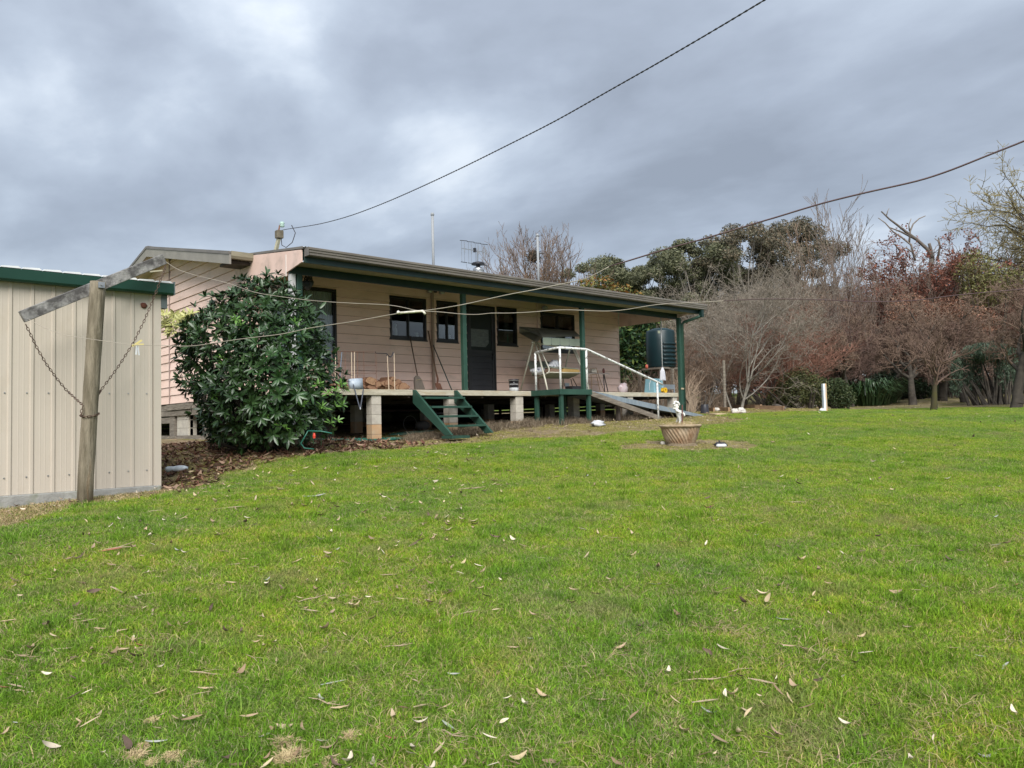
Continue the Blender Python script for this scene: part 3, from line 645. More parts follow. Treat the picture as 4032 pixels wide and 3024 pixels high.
def house_fittings():
    MB().tube([(10.23, YW - .06, .66), (10.23, YW - .06, 3.0)], .035, 10).build('downpipe', mat('tan pipe', (.27, .20, .155), (.32, .24, .19), rough=.6), house)
    MB().tube([(13.55, YW - .03, .66), (13.55, YW - .03, 3.0)], .022, 8).build('conduit', PINKF, house)
    for x in (10.09, 10.43):
        f = MB().lathe([(.03, -.05), (.075, .05), (.075, .06)], (0, 0, 0), 14); R = Matrix.Rotation(R_(70), 3, 'X')
        f.v = [tuple(Vector((x, YW - .12, 2.98)) + R @ Vector(p)) for p in f.v]; f.build('floodlight', METAL, house, smooth=True)
    MB().box(10.15, 10.36, YW - .07, YW - .02, 2.97, 3.0).build('light_bracket', BLACKP, house)
    MB().blob((13.76, YW - .09, 2.89), (.09, .06, .07), jit=.05).build('bulkhead_light', mat('grey ribbed glass', (.25, .26, .28), (.4, .41, .43), rough=.2, scale=30), house)
    # elbow of the downpipe at the right end
    a = onY('z4', 1938, 180, 11.46)
    MB().box(16.93, 17.03, 11.38, 11.47, 2.60, 2.785).build('rainhead', GREEN, house)
    MB().tube([(16.98, 11.43, 2.64), (16.93, 11.5, 2.60), (16.77, 11.82, 2.50), (16.745, 11.87, 2.44), (16.745, 11.88, -.02)], .038, 10).build('downpipe', GREENP, house, smooth=True)
    # chimney flue
    c = onY('zb', 562, 735, 16.3); fz = gable_z(16.3)
    MB().lathe([(.09, fz - .1 - c[2]), (.09, .02)], (c[0], 16.3, c[2]), 18).build('flue', METAL, house, smooth=True)
    MB().lathe([(.16, -.05), (.15, .05), (.1, .09)], (c[0], 16.3, c[2]), 18).build('flue_collar', METAL, house, smooth=True)
    MB().lathe([(.02, .16), (.19, .17), (.17, .22), (.02, .26)], (c[0], 16.3, c[2]), 18).lathe([(.06, .05), (.06, .19)], (c[0], 16.3, c[2]), 12).build('flue_cap', BLACKP, house, smooth=True)
    for (xt, yt) in ((62, 105), (1205, 335)):
        p = onY('zb', xt, yt, 17.6); MB().tube([(p[0], 17.6, gable_z(17.6) - .05), (p[0], 17.6, p[2] - .05)], .038, 12).lathe([(.05, -.08), (.05, -.03), (.035, 0)], (p[0], 17.6, p[2]), 12).build('vent_pipe', mat('grey white pvc', (.24, .25, .26), (.28, .29, .30), rough=.6), house, smooth=True)
    # leaning service mast
    b = onX('q', 245, 745, 6.3); t_ = onX('q', 318, 440, 6.3)
    b = Vector(b); t_ = Vector(t_); d = (t_ - b)
    MB().bar(b - d * .6, t_, .075, .05, (1, 0, 0)).build('service_mast', mat('cream mast timber', (.36, .33, .22), (.44, .41, .29), rough=.8), house)
    top = t_
    MB().box(top.x - .06, top.x + .07, top.y - .07, top.y + .05, top.z + .0, top.z + .15).build('junction_box', mat('brown junction box', (.09, .075, .05), (.14, .12, .085), rough=.8), house, bevel=.015)
    MB().tube([top + Vector((0, 0, .14)), top + Vector((.02, .0, .25)), top + Vector((.06, -.02, .28))], .014, 6).build('hook', RUST, house)
    MB().lathe([(.03, 0), (.05, .02), (.03, .05), (.05, .07), (.03, .1)], (top.x + .06, top.y - .02, top.z + .22), 12).build('insulator', mat('pale green glass', (.35, .48, .42), rough=.2), house, smooth=True)
    MB().tube([top + Vector(p) for p in ((.2, -.12, .26), (.27, -.13, .12), (.22, -.1, -.06), (.12, -.05, -.16), (.05, -.02, -.12), (.04, -.02, .0))], .008, 6).build('drop_cable', CABLE, house)
    return top + Vector((.1, -.04, .27))
MASTTOP = house_fittings()
def antenna():
    c = onY('zb', 540, 650, 17.0); top = onY('zb', 522, 515, 17.0)
    t = thing('tv_antenna', 'rooftop television antenna with a phased grid above the chimney flue', 'antenna', (c[0], 17.0, gable_z(17.0)))
    MB().tube([(c[0], 17, gable_z(17) - .02), (top[0] + .1, 17, top[2])], .018, 6).build('mast', METAL, t)
    z = top[2]; x = top[0]
    l = onY('zb', 385, 535, 17.0)[0]; r = onY('zb', 660, 535, 17.0)[0]; zt = onY('zb', 450, 420, 17.0)[2]; zb_ = onY('zb', 450, 650, 17.0)[2]
    MB().bar((l, 17, z), (r, 17, z), .02, .02).build('boom', METAL, t)
    for k in range(4):
        xx = l + (r - l) * (k + .3) / 3.7
        MB().tube([(xx - .05, 17.05, zt), (xx - .05, 17.05, zb_)], .005, 4).tube([(xx + .05, 17.05, zt), (xx + .05, 17.05, zb_)], .005, 4).build('grid', METAL, t)
        MB().bar((xx - .14, 17, zt), (xx + .12, 17, zt + .02), .02, .015).bar((xx - .12, 17, zb_), (xx + .1, 17, zb_), .02, .015).build('element', BLACKP, t)
        MB().tube([(xx, 16.98, z - .11), (xx, 16.98, z + .14)], [.014, .008], 6).build('dipole', METAL, t)
    MB().box(x - .03, x + .03, 16.96, 17.03, z - .05, z + .07).build('junction_box', BLACKP, t)
antenna()

# ------------------------------------------------------------------ STEPS
def steps():
    t = thing('entry_steps', 'open dark green timber steps leading up to the verandah edge', 'steps', (8.76, 11.5, float(gz(8.7, 11.2))))
    for xs, fr, (bx, by), (cx_, cy_) in ((8.27, 'z3', (770, 1558), (345, 1165)), (9.25, 'z3', (1210, 1532), (0, 0))):
        b = onX(fr, bx, by, xs); yb = b[1]; zb = b[2]
        a2 = onX(fr, bx - 100, by, xs)[1] if False else yb + .26
        MB().prism([(xs, YD - .002, .645), (xs, YD - .06, .645), (xs, yb, zb), (xs, yb + .20, zb - .01), (xs, YD - .002, .40)], (.045, 0, 0)).build('stringer', GREEN if False else GREENP, t, bevel=.004)
        ybot, zbot = yb, zb
        if xs == 8.27: S = (yb, zb)
    y0, z0 = S; n = 4
    for k in range(4):
        f = (k + .75) / 4.65; y = YD - .1 + (y0 + .12 - YD + .1) * f; z = .62 + (z0 - .62) * f
        MB().box(8.317, 9.248, y - .10, y + .12, z - .02, z + .018).build('tread', GREENP, t, bevel=.003)
    MB().box(8.2, 8.6, y0 - .1, y0 + .2, z0 - .06, z0 - .012).build('foot_block', GREENP, t)
steps()

# ------------------------------------------------------------------ RAMP AND PLATFORM
def ramp_():
    t = thing('ramp_platform', 'green landing with a blue grey steel wheelchair ramp and chipped white handrail', 'ramp', (11.8, 11.5, float(gz(11.8, 11.5))))
    x0, x1, y0, y1 = 11.36, 12.28, 11.12, YD - .004
    MB().box(x0, x1, y0, y1, .60, .65).build('landing_deck', GREENP, t)
    for a in ((x0, x1, y0 - .03, y0, .54, .655), (x0 - .03, x0, y0 - .03, y1, .54, .655), (x1, x1 + .03, y0 - .03, y1, .54, .655)): MB().box(*a).build('apron', GREENP, t, bevel=.003)
    for x, y in ((x0 + .02, y1 - .12), (x0 + .02, y0 + .0), (x1 - .06, y0 + .0), (x1 - .06, y1 - .12)): MB().box(x, x + .075, y, y + .07, float(gz(x, y)) - .05, .598).build('leg', GREENP, t)
    p1 = Vector((x0 + .03, y1 - .1, 0)); p2 = Vector((x0 + .05, y0 + .03, 0)); p3 = Vector((x1 - .06, y0 + .03, 0)); r = .026
    top = [p1 + Vector((0, 0, 1.47)), p2 + Vector((0, 0, 1.52)), p3 + Vector((0, 0, 1.52))]
    e = Vector((14.86, y0 + .03, .80)); pe = Vector((14.66, y0 + .03, .86))
    MB().tube([top[0], top[1] + Vector((0, .1, -.003)), top[1] + Vector((.03, 0, 0)), top[2] + Vector((-.05, 0, 0)), top[2] + Vector((.05, 0, -.01)), pe, e], r, 10).build('handrail', WHITEP, t, smooth=True)
    for p, zt, zb in ((p1, 1.46, .655), (p2, 1.5, .655), (p3, 1.5, .655), (Vector((14.66, y0 + .03, 0)), .85, float(gz(14.66, 11.15)) - .03)):
        MB().tube([(p.x, p.y, zb), (p.x, p.y, zt)], r - .002, 10).build('handrail_post', WHITEP, t, smooth=True)
    MB().bar((x1 + .03, y0 + .06, .585), (14.78, y0 + .06, -.01), .05, .11).build('ramp_stringer', TIMB, t, bevel=.004)
    MB().prism([(x1 + .035, y0 + .12, .655), (x1 + .035, y0 + .12, .56), (14.5, y0 + .12, .235), (16.78, y0 + .12, -.03), (16.95, y0 + .12, .01), (14.6, y0 + .12, .345)], (0, .72, 0)).build('ramp_sheet', BLUEM, t)
    for x in (13.4, 14.6, 15.7):
        z = .6 - (x - 12.3) * .137; MB().box(x, x + .07, 11.3, 11.37, float(gz(x, 11.3)) - .05, z - .03).build('ramp_prop', DARKT, t)
ramp_()

# ------------------------------------------------------------------ SHED
YS = 9.2
def shed():
    xr = 2.885; xl = -2.2; t = thing('garden_shed', 'cream ribbed steel shed with a dark green gutter at the left edge', 'shed', (xr, YS, -.63))
    zt, zb = 1.60, -.615
    rib0 = onY('r3', 120, 1300, YS)[0]; xsr = [rib0 + k * .1935 for k in range(-13, 9)]
    xsr = [x for x in xsr if xl < x < xr - .08]
    # each sheet of cladding carries three ribs
    i = 0; edges = [xl] + [x + .05 for x in xsr[2::3]] + [xr - .045]
    for a, b in zip(edges, edges[1:]):
        P = [(a, YS)]; 
        for x in xsr:
            if a < x - .02 and x + .02 < b: P += [(x - .022, YS), (x - .012, YS - .012), (x + .012, YS - .012), (x + .022, YS)]
            for s in (.075, .12):
                if a < x + s - .012 and x + s + .012 < b: P += [(x + s - .008, YS), (x + s, YS - .0012), (x + s + .008, YS)]
        P.append((b + (.0), YS)); P = sorted(set(P)); 
        poly = [(x, y, zb) for x, y in P] + [(b, YS + .012, zb), (a, YS + .012, zb)]
        MB().prism(poly, (0, 0, zt - zb)).build('wall_sheet', SHEDC, t)
    sc2 = MB()
    for zz, in ((-.44,), (.42,), (-1,)):
        if zz < -.9: continue
        for x in xsr: sc2.box(x - .045 - .006, x - .045 + .006, YS - .008, YS, zz - .006, zz + .006)
    sc2.build('screws', METAL, t)['kind'] = 'stuff'
    MB().box(xr - .075, xr + .003, YS - .022, YS - .0125, zb - .04, zt - .03).box(xr - .005, xr + .003, YS - .0124, YS + .07, zb - .04, zt - .03).build('corner_flashing', SHEDC, t)
    MB().box(xl, xr, YS + .0125, YS + 3.2, zb, zt).build('body', SHEDC, t)
    MB().box(xl - .05, xr - .0, YS - .03, YS + 3.2, -1.0, zb - .002).build('slab', CONC, t, bevel=.01)
    gx = 3.0
    MB().prism([(xl, YS - .125, 1.675), (xl, YS - .115, 1.57), (xl, YS - .10, 1.55), (xl, YS - .023, 1.55), (xl, YS - .023, 1.665), (xl, YS - .03, 1.665), (xl, YS - .03, 1.56), (xl, YS - .10, 1.56), (xl, YS - .115, 1.675)], (gx - xl, 0, 0)).build('gutter', SHEDG, t)
    MB().box(gx, gx + .012, YS - .125, YS - .02, 1.55, 1.70).build('gutter_stop', mat('grey flashing', (.10, .12, .12), rough=.5), t)
    MB().box(xr + .004, xr + .07, YS - .03, YS + .06, 1.40, 1.549).build('downpipe', mat('grey flashing', (.10, .12, .12)), t)
    # roof of ribbed sheets, their pale ends over the gutter
    n = 28
    for k in range(n):
        a = xl + k * (gx - xl) / n; b = a + (gx - xl) / n - .004
        MB().hexa([(a, YS - .10, 1.685), (b, YS - .10, 1.685), (b, YS + 3.2, 1.90), (a, YS + 3.2, 1.90), (a + .008, YS - .10, 1.70), (b - .03, YS - .10, 1.708), (b - .03, YS + 3.2, 1.92), (a + .008, YS + 3.2, 1.912)]).build('roof_sheet', mat('white zinc roof', (.62, .63, .63), (.70, .71, .71), rough=.4, scale=5), t)
    p = onY('r3', 1742, 622, YS - .02)
    o = MB().blob((p[0], YS - .012, p[2]), (.035, .012, .032), jit=.2).build('mud_nest', mat('mud', (.12, .045, .03), rough=.95), None, (p[0], YS, p[2]), True); tag(o, 'small brown mud nest stuck high on the cream shed wall', 'nest')
shed()

# ------------------------------------------------------------------ CLOTHESLINE POST
def line_post():
    Yp = 8.62; b = onY('r4', 1025, 1370, Yp); tp = onY('r3', 1185, 340, Yp); b = Vector(b); tp = Vector(tp)
    t = thing('clothesline_post', 'leaning weathered round pole with a tilted grey crossbeam in front of the shed', 'clothesline post', b)
    n = 14; r0 = .073; rg = random.Random(3)
    pts = [b + (tp - b) * (i / n) for i in range(n + 1)]; pts[0] = pts[0] - Vector((0, 0, .2))
    pl = MB().tube(pts, [r0 * (1.0 + rg.uniform(-.02, .02)) for _ in pts], 20)
    pl.build('pole', POLEW, t, smooth=True)
    L = Vector(onD('r3', 262, 762, 7.42)); Rr = Vector(onD('r3', 1985, 62, 8.64))
    # keep the beam just behind the pole where they cross
    c = onY('r3', 1185, 390, Yp + .12)
    MB().bar(L, Rr, .045, .115).build('crossbeam', ARMW, t, bevel=.006)
    p = Vector(onY('r3', 1225, 375, Yp - .075)); MB().box(p.x - .03, p.x + .03, p.y - .012, p.y + .004, p.z - .03, p.z + .03).tube([p + Vector((0, .0, 0)), p + Vector((0, -.03, 0))], .011, 6).build('bolt', METAL, t)
    MB().bar(Rr + (L - Rr) * .12 + Vector((0, -.01, -.075)), Rr + (L - Rr) * .02 + Vector((0, -.02, -.12)), .012, .015).build('splinter', mat('pale split wood', (.42, .38, .28), rough=.9), t)
    # chain: hangs from both ends of the beam and is tied round the pole
    ch = MB()
    def link(p, d, flip):
        d = d.normalized(); a = d.cross(Vector((.3, 1, .2))).normalized(); bb = d.cross(a); s = a if flip else bb; q = []
        for k in range(9):
            th = 2 * math.pi * k / 8; q.append(p + d * math.cos(th) * .021 + s * math.sin(th) * .0105)
        ch.tube(q, .0038, 4, cap=False)
    def run(P):
        seg = []; tot = 0
        for a, b2 in zip(P, P[1:]): tot += (b2 - a).length
        nl = int(tot / .034); i = 0; acc = 0; cur = 0
        for k in range(nl):
            s = (k + .5) * tot / nl
            while cur < len(P) - 2 and acc + (P[cur + 1] - P[cur]).length < s: acc += (P[cur + 1] - P[cur]).length; cur += 1
            d = P[cur + 1] - P[cur]; link(P[cur] + d * ((s - acc) / d.length), d, k % 2)
    def yat(lst): return [Vector(onY('r3', x, y, Y)) for x, y, Y in lst]
    run([Vector(onD('r3', 310, 850, 7.42))] + [Vector(onD('r3', x, y, d)) for x, y, d in ((360, 950, 7.46), (450, 1140, 7.56), (560, 1330, 7.65), (690, 1510, 7.8), (810, 1655, 7.9))] + [Vector(onY('r4', 1005, 297, Yp - .03))])
    run([Vector(onD('r3', 2005, 140, 8.62)), Vector(onD('r3', 1990, 190, 8.5))] + [Vector(onD('r3', x, y, d)) for x, y, d in ((1950, 300, 8.38), (1850, 560, 8.33), (1740, 820, 8.28), (1600, 1100, 8.22), (1420, 1380, 8.18), (1220, 1650, 8.14))] + [Vector(onY('r4', 1190, 160, Yp + .02))])
    c0 = Vector(onY('r4', 1085, 430, Yp)); ring = []
    for k in range(15):
        th = -math.pi * 1.05 + k * math.pi * 2.1 / 14; ring.append(c0 + Vector((.083 * math.cos(th), .083 * math.sin(th), .012 * math.cos(th) - .018 * math.sin(-th) + .02)))
    run(ring); run([Vector(onY('r4', 1000, 297, Yp - .06)), Vector(onY('r4', 985, 370, Yp - .06)), Vector(onY('r4', 990, 430, Yp - .06))])
    ch.build('chain', CHAINM, t, smooth=True)['kind'] = 'stuff'
line_post()
def wire(pts, d0, d1, r, mt, name, label, cat, n=5, twist=False, x0=None, x1=None):
    """thin line strung between two supports; its distance changes evenly along a straight run"""
    xs = [p[0] for p in pts]; x0 = xs[0] if x0 is None else x0; x1 = xs[-1] if x1 is None else x1
    P = []
    for i in range(len(pts) - 1):
        for k in range(4):
            f = k / 4; P.append((pts[i][0] * (1 - f) + pts[i + 1][0] * f, pts[i][1] * (1 - f) + pts[i + 1][1] * f))
    P.append(pts[-1]); Q = np.array(P); k_ = np.array([.25, .5, .25]); 
    for _ in range(3): Q[1:-1] = (Q[:-2] * .25 + Q[1:-1] * .5 + Q[2:] * .25)
    W = []
    for x, y in Q:
        inv = 1 / d0 + (1 / d1 - 1 / d0) * (x - x0) / (x1 - x0); W.append(Vector(onD('v', x, y, 1 / inv)))
    mb = MB()
    if twist:
        # two strands wound round each other
        cum = 0; A = []; B = []
        for a, b in zip(W, W[1:]):
            m_ = max(2, int((b - a).length / .03))
            for k in range(m_):
                p = a + (b - a) * (k / m_); cum += (b - a).length / m_; d = (b - a).normalized(); u = d.cross(Vector((0, 0, 1))).normalized(); w = u.cross(d); th = cum / .12 * 2 * math.pi
                A.append(p + (u * math.cos(th) + w * math.sin(th)) * r * .9); B.append(p - (u * math.cos(th) + w * math.sin(th)) * r * .9)
        mb.tube(A, r, 5).tube(B, r, 5)
    else: mb.tube(W, r, n)
    o = mb.build(name, mt, None, W[0], smooth=True); return tag(o, label, cat)
wire([(606, 498), (625, 494), (690, 485), (760, 466), (840, 435), (925, 397), (1010, 357), (1100, 312), (1200, 262), (1310, 199), (1420, 137), (1540, 67), (1655, -2), (1800, -90), (1990, -210)], 14.6, 6.0, .0045, CABLE, 'power_cable', 'black twisted service cable running from the roof mast up to the top right', 'cable', twist=True, x1=1655)
w1 = [(62, 689), (89, 705.5), (136, 724), (192, 732), (248, 740), (285, 745.6), (339, 746), (413, 749), (475, 738.6), (537, 730), (612, 722), (661, 709.7), (722, 700.5), (768, 694), (862, 676), (914, 672), (999, 659), (1097, 636), (1150, 627), (1207, 614.6), (1256, 605), (1271, 600), (1316, 576), (1413, 546), (1457, 533), (1517, 517), (1594, 494), (1646, 478), (1678, 469), (1775, 438.7), (1882, 413), (1985, 391), (2054, 368), (2140, 333), (2212, 305), (2330, 255)]
w2_ = [(357.6, 565), (384, 583.6), (434, 598), (492, 610.5), (550, 633), (612, 641.5), (663, 648.5), (722, 653), (782, 656), (835, 658), (868, 663), (901, 672), (945, 673), (999, 679), (1035, 679.7), (1059, 676), (1097, 676.7), (1148, 674.4), (1215, 668), (1304, 673), (1349, 670), (1418, 657), (1494, 654), (1563, 650), (1646, 645), (1775, 647), (1882, 653), (1990, 649), (2054, 638), (2212, 625), (2330, 610)]
def lit_backlit_wire(pts, d0, d1, cut, label, x1):  # one wire; lit and backlit stretches are painted as two colours
    t = thing('clothesline_wire', label, 'wire', onD('v', *pts[0], d0))
    A = [p for p in pts if p[0] <= cut]; B = [p for p in pts if p[0] >= cut]
    for seg, mt, nm in ((A, WIREM, 'lit_wire'), (B, WIRED, 'backlit_wire')):
        o = wire(seg, d0, d1, .0026 if nm == 'lit_wire' else (.0040 if d1 < 4 else .0028), mt, nm, None, None, x0=pts[0][0], x1=x1); o.parent = t; o.matrix_parent_inverse = Matrix.Translation(-OFF[t.name])
lit_backlit_wire(w1, 7.42, 3.1, 1316, 'lower clothesline wire rising from the beam end up to the right edge', 2212)
lit_backlit_wire(w2_, 8.64, 4.2, 1563, 'upper clothesline wire sagging level across the verandah to the right', 2212)
def along(pts, d0, d1, vx):
    for (a, b), (c, d) in zip(pts, pts[1:]):
        if a <= vx <= c:
            y = b + (d - b) * (vx - a) / (c - a); inv = 1 / d0 + (1 / d1 - 1 / d0) * (vx - pts[0][0]) / (2212 - pts[0][0]); return Vector(onD('v', vx, y, 1 / inv))
def splice():
    P = [along(w1, 7.42, 3.1, x) for x in (862, 875, 890, 903, 914)]
    t = MB().tube(P, [.008, .007, .008, .007, .008], 8); t.tube([P[-1] + Vector((0, 0, .0)), P[-1] + Vector((.01, -.01, -.02))], .008, 6); t.tube([P[0], P[0] + Vector((-.012, -.0, .006))], .011, 6)
    tag(t.build('cord_splice', mat('white tape', (.72, .70, .62), (.5, .46, .36), rough=.7, scale=50), None, P[0], True), 'white cord splice wrapped round the wires in front of the windows', 'splice')
    p = along(w1, 7.42, 3.1, 300); q = along(w1, 7.42, 3.1, 285)
    a = MB().bar(q + Vector((0, -.01, -.01)), q + Vector((.075, -.01, .045)), .012, .014).bar(q + Vector((0, -.01, 0)), q + Vector((.09, -.01, .012)), .01, .012)
    tag(a.build('clothes_peg', PEGM, None, q), 'yellow plastic peg clipped on the lower wire by the chain', 'peg')
    b = MB().bar(q + Vector((.035, -.015, -.005)), q + Vector((.028, -.015, -.08)), .01, .012).bar(q + Vector((.04, -.015, -.005)), q + Vector((.052, -.015, -.085)), .01, .01)
    tag(b.build('clothes_peg', WHITE, None, q), 'white peg hanging below the yellow peg on the lower wire', 'peg')
splice()
# ------------------------------------------------------------------ RHODODENDRON
def rnd(rg, a, b): return a + (b - a) * rg.random()
LEAFV = []
def leaf_proto(w=.26, droop=.18, fold=.25):
    V = [(0, 0, 0)]
    for t, ww in ((.3, .8), (.62, 1.0), (.85, .6)):
        z = -droop * t * t
        V += [(t, -w / 2 * ww, z + fold * w / 2 * ww), (t, 0, z), (t, w / 2 * ww, z + fold * w / 2 * ww)]
    V.append((1, 0, -droop))
    F = [(0, 2, 1), (0, 3, 2)]
    for k in (1, 4): F += [(k, k + 1, k + 4), (k, k + 4, k + 3), (k + 1, k + 2, k + 5), (k + 1, k + 5, k + 4)]
    F += [(7, 8, 10), (8, 9, 10)]
    return np.array(V, np.float32), np.array(F)
def leaf_mats(rg, base, out, n, ln, spread=(20, 75), twist=.3):
    """whorl of n leaves round direction out; returns 3x4 frames"""
    o = Vector(out).normalized(); a = o.orthogonal().normalized(); b = o.cross(a); ph = rnd(rg, 0, 6.28); L = []
    for k in range(n):
        th = ph + 2 * math.pi * k / n + rnd(rg, -.25, .25); el = R_(rnd(rg, *spread)); r = (a * math.cos(th) + b * math.sin(th)) * math.sin(el) + o * math.cos(el)
        r.z -= rnd(rg, .05, .35); r.normalize(); s = r.cross(o)
        if s.length < 1e-3: s = a
        s.normalize(); u = s.cross(r); s = (s * math.cos(twist) + u * math.sin(twist) * rnd(rg, -1, 1)).normalized(); u = s.cross(r).normalized() ; s = r.cross(u) * -1
        l = ln * rnd(rg, .7, 1.15); L.append((Vector(base), r * l, s * l, u * l))
    return L
def bake(leaves, V, F):
    A = np.array([[tuple(x) for x in q] for q in leaves], np.float32)
    W = A[:, None, 0] + V[None, :, 0:1] * A[:, None, 1] + V[None, :, 1:2] * A[:, None, 2] + V[None, :, 2:3] * A[:, None, 3]
    n = len(leaves); return W.reshape(-1, 3), (F[None] + (np.arange(n) * len(V))[:, None, None]).reshape(-1, F.shape[1])
def rhodo():
    rg = random.Random(11); D0 = 11.5; base = G(*(onD('v', 565, 930, D0)[:2]))
    t = thing('rhododendron', 'big dark green rhododendron bush with long leathery leaves hiding the left end of the house', 'bush', base)
    lobes = [(572, 680, 92, 78, 0), (500, 735, 92, 92, 0), (615, 745, 88, 95, -.2), (555, 850, 118, 100, -.2), (655, 855, 82, 78, 0), (450, 720, 55, 52, .1), (455, 800, 62, 70, .2), (676, 735, 16, 45, .1), (600, 800, 110, 110, -.3), (505, 905, 62, 52, .1), (615, 910, 100, 50, -.15)]
    Lb = []
    for x, y, rx, ry, dd in lobes:
        c = Vector(onD('v', x, y, D0 + dd)); k = D0 / 1661; Lb.append((c, rx * k, ry * k, rx * k * .85))
    fw = Vector((FW[0], FW[1], 0)); rt = Vector((RT[0], RT[1], 0)); wh = []; tries = 0
    while len(wh) < 1400 and tries < 40000:
        tries += 1; i = rg.choices(range(len(Lb)), [l[1] * l[2] for l in Lb])[0]; c, rx, rz, ry = Lb[i]
        u = Vector((rg.gauss(0, 1), rg.gauss(0, 1), rg.gauss(0, 1))).normalized(); k = rnd(rg, .70, 1.04) if rg.random() < .88 else rnd(rg, 1.05, 1.22)
        if u.dot(fw) > .5 and rg.random() < .7: continue
        p = c + (rt * (u.x * rx) + fw * (u.y * ry) + Vector((0, 0, u.z * rz))) * k
        u = rt * u.x + fw * u.y + Vector((0, 0, u.z))
        inside = False
        for j, (c2, a, b, e) in enumerate(Lb):
            if j == i: continue
            q = p - c2; v_ = (q.dot(rt) / a) ** 2 + (q.dot(fw) / e) ** 2 + (q.z / b) ** 2
            if v_ < .5: inside = True; break
        if inside or p.z < gz(p.x, p.y) + .12: continue
        if any((p - w[0]).length < .066 for w in wh): continue
        wh.append((p, (u + Vector((0, 0, .45))).normalized()))
    MLe = attr_leaf = [mat('rhododendron leaf', (.015, .044, .012), (.038, .085, .024), rough=.36, scale=3.0, spec=.5, c3=(.055, .075, .02), s3=1.8, f3=(.62, .8), rand=.18, fine=(9, .3)),
                       mat('pale yellowed leaf', (.30, .30, .10), (.40, .38, .16), rough=.5, scale=4, rand=.12), mat('young green leaf', (.07, .16, .025), (.10, .20, .04), rough=.4, scale=4)]
    V, F = leaf_proto(.27, .2, .3); leaves = []
    for p, u in wh: leaves += leaf_mats(rg, p, u, rg.randint(7, 10), rnd(rg, .09, .17))
    yc = Vector(onD('v', 385, 702, D0 - .1)); yel = []
    for k in range(34):
        p = yc + rt * rnd(rg, -.24, .24) + fw * rnd(rg, -.2, .2) + Vector((0, 0, rnd(rg, -.13, .17))); yel += leaf_mats(rg, p, Vector((rnd(rg, -1, .3), rnd(rg, -1, 0), rnd(rg, -.2, 1))), 7, .13)
    yg = []
    for x, y in ((690, 835), (720, 850), (740, 835), (700, 880), (660, 870), (735, 870), (530, 855), (600, 820), (560, 790), (575, 895), (720, 905), (480, 780), (640, 690), (450, 850), (610, 930), (520, 700)):
        for k in range(2 if x < 680 else 3): yg += leaf_mats(rg, Vector(onD('v', x + rg.uniform(-12, 12), y + rg.uniform(-10, 10), D0 - .75)), Vector((rnd(rg, -.5, .8), -.6, .8)), 7, .10)
    lo = leaves; cp = Vector((0, 0, 0)); key = sorted(range(len(lo)), key=lambda i: (lo[i][0] + lo[i][1] * .5).length + (0 if (lo[i][0].z > -.1) else .6))
    big = [lo[i] for i in key[:300]]; rest = [lo[i] for i in key[300:]]
    W, FF = bake(rest, V, F); o = np_mesh('foliage', W, FF, MLe[0], parent=t); o['kind'] = 'stuff'
    W, FF = bake(yel, V, F); o = np_mesh('yellow_foliage', W, FF, MLe[1], parent=t); o['kind'] = 'stuff'; o['label'] = 'pale yellowing leaves at the left tip of the bush'
    W, FF = bake(yg, V, F); o = np_mesh('young_foliage', W, FF, MLe[2], parent=t); o['kind'] = 'stuff'
    me = bpy.data.meshes.new('leaf'); me.from_pydata([tuple(map(float, v)) for v in V], [], [tuple(map(int, f)) for f in F]); me.materials.append(MLe[0])
    for b, r, s, u in big:
        o = bpy.data.objects.new('leaf', me); COL.objects.link(o); o.parent = t; m_ = Matrix.Identity(4)
        for i in range(3): m_[i][0] = r[i]; m_[i][1] = s[i]; m_[i][2] = u[i]; m_[i][3] = b[i] - base[i]
        o.matrix_local = m_
    st = MB()
    for k in range(26):
        w = rg.choice(wh)[0]; a = base + rt * rnd(rg, -.35, .35) + fw * rnd(rg, -.3, .3) - Vector((0, 0, .08)); mid = (a + w) / 2 + rt * rnd(rg, -.2, .2) + Vector((0, 0, -.15))
        st.tube([a, (a + mid) / 2 + rt * rnd(rg, -.08, .08), mid, (mid + w) / 2, w], [.035, .028, .02, .014, .007], 6)
    for pts in (((530, 968), (505, 930), (478, 905), (455, 885), (440, 860), (452, 835)), ((530, 965), (490, 935), (470, 890), (475, 850), (455, 815)), ((640, 960), (630, 930), (615, 900), (610, 850)), ((585, 965), (580, 930), (570, 880))):
        st.tube([Vector(onD('v', x, y, D0 - .45)) for x, y in pts], [.045, .04, .034, .028, .022, .015][:len(pts)], 7)
    st.build('stems', BARKD, t, smooth=True)['kind'] = 'stuff'
rhodo()

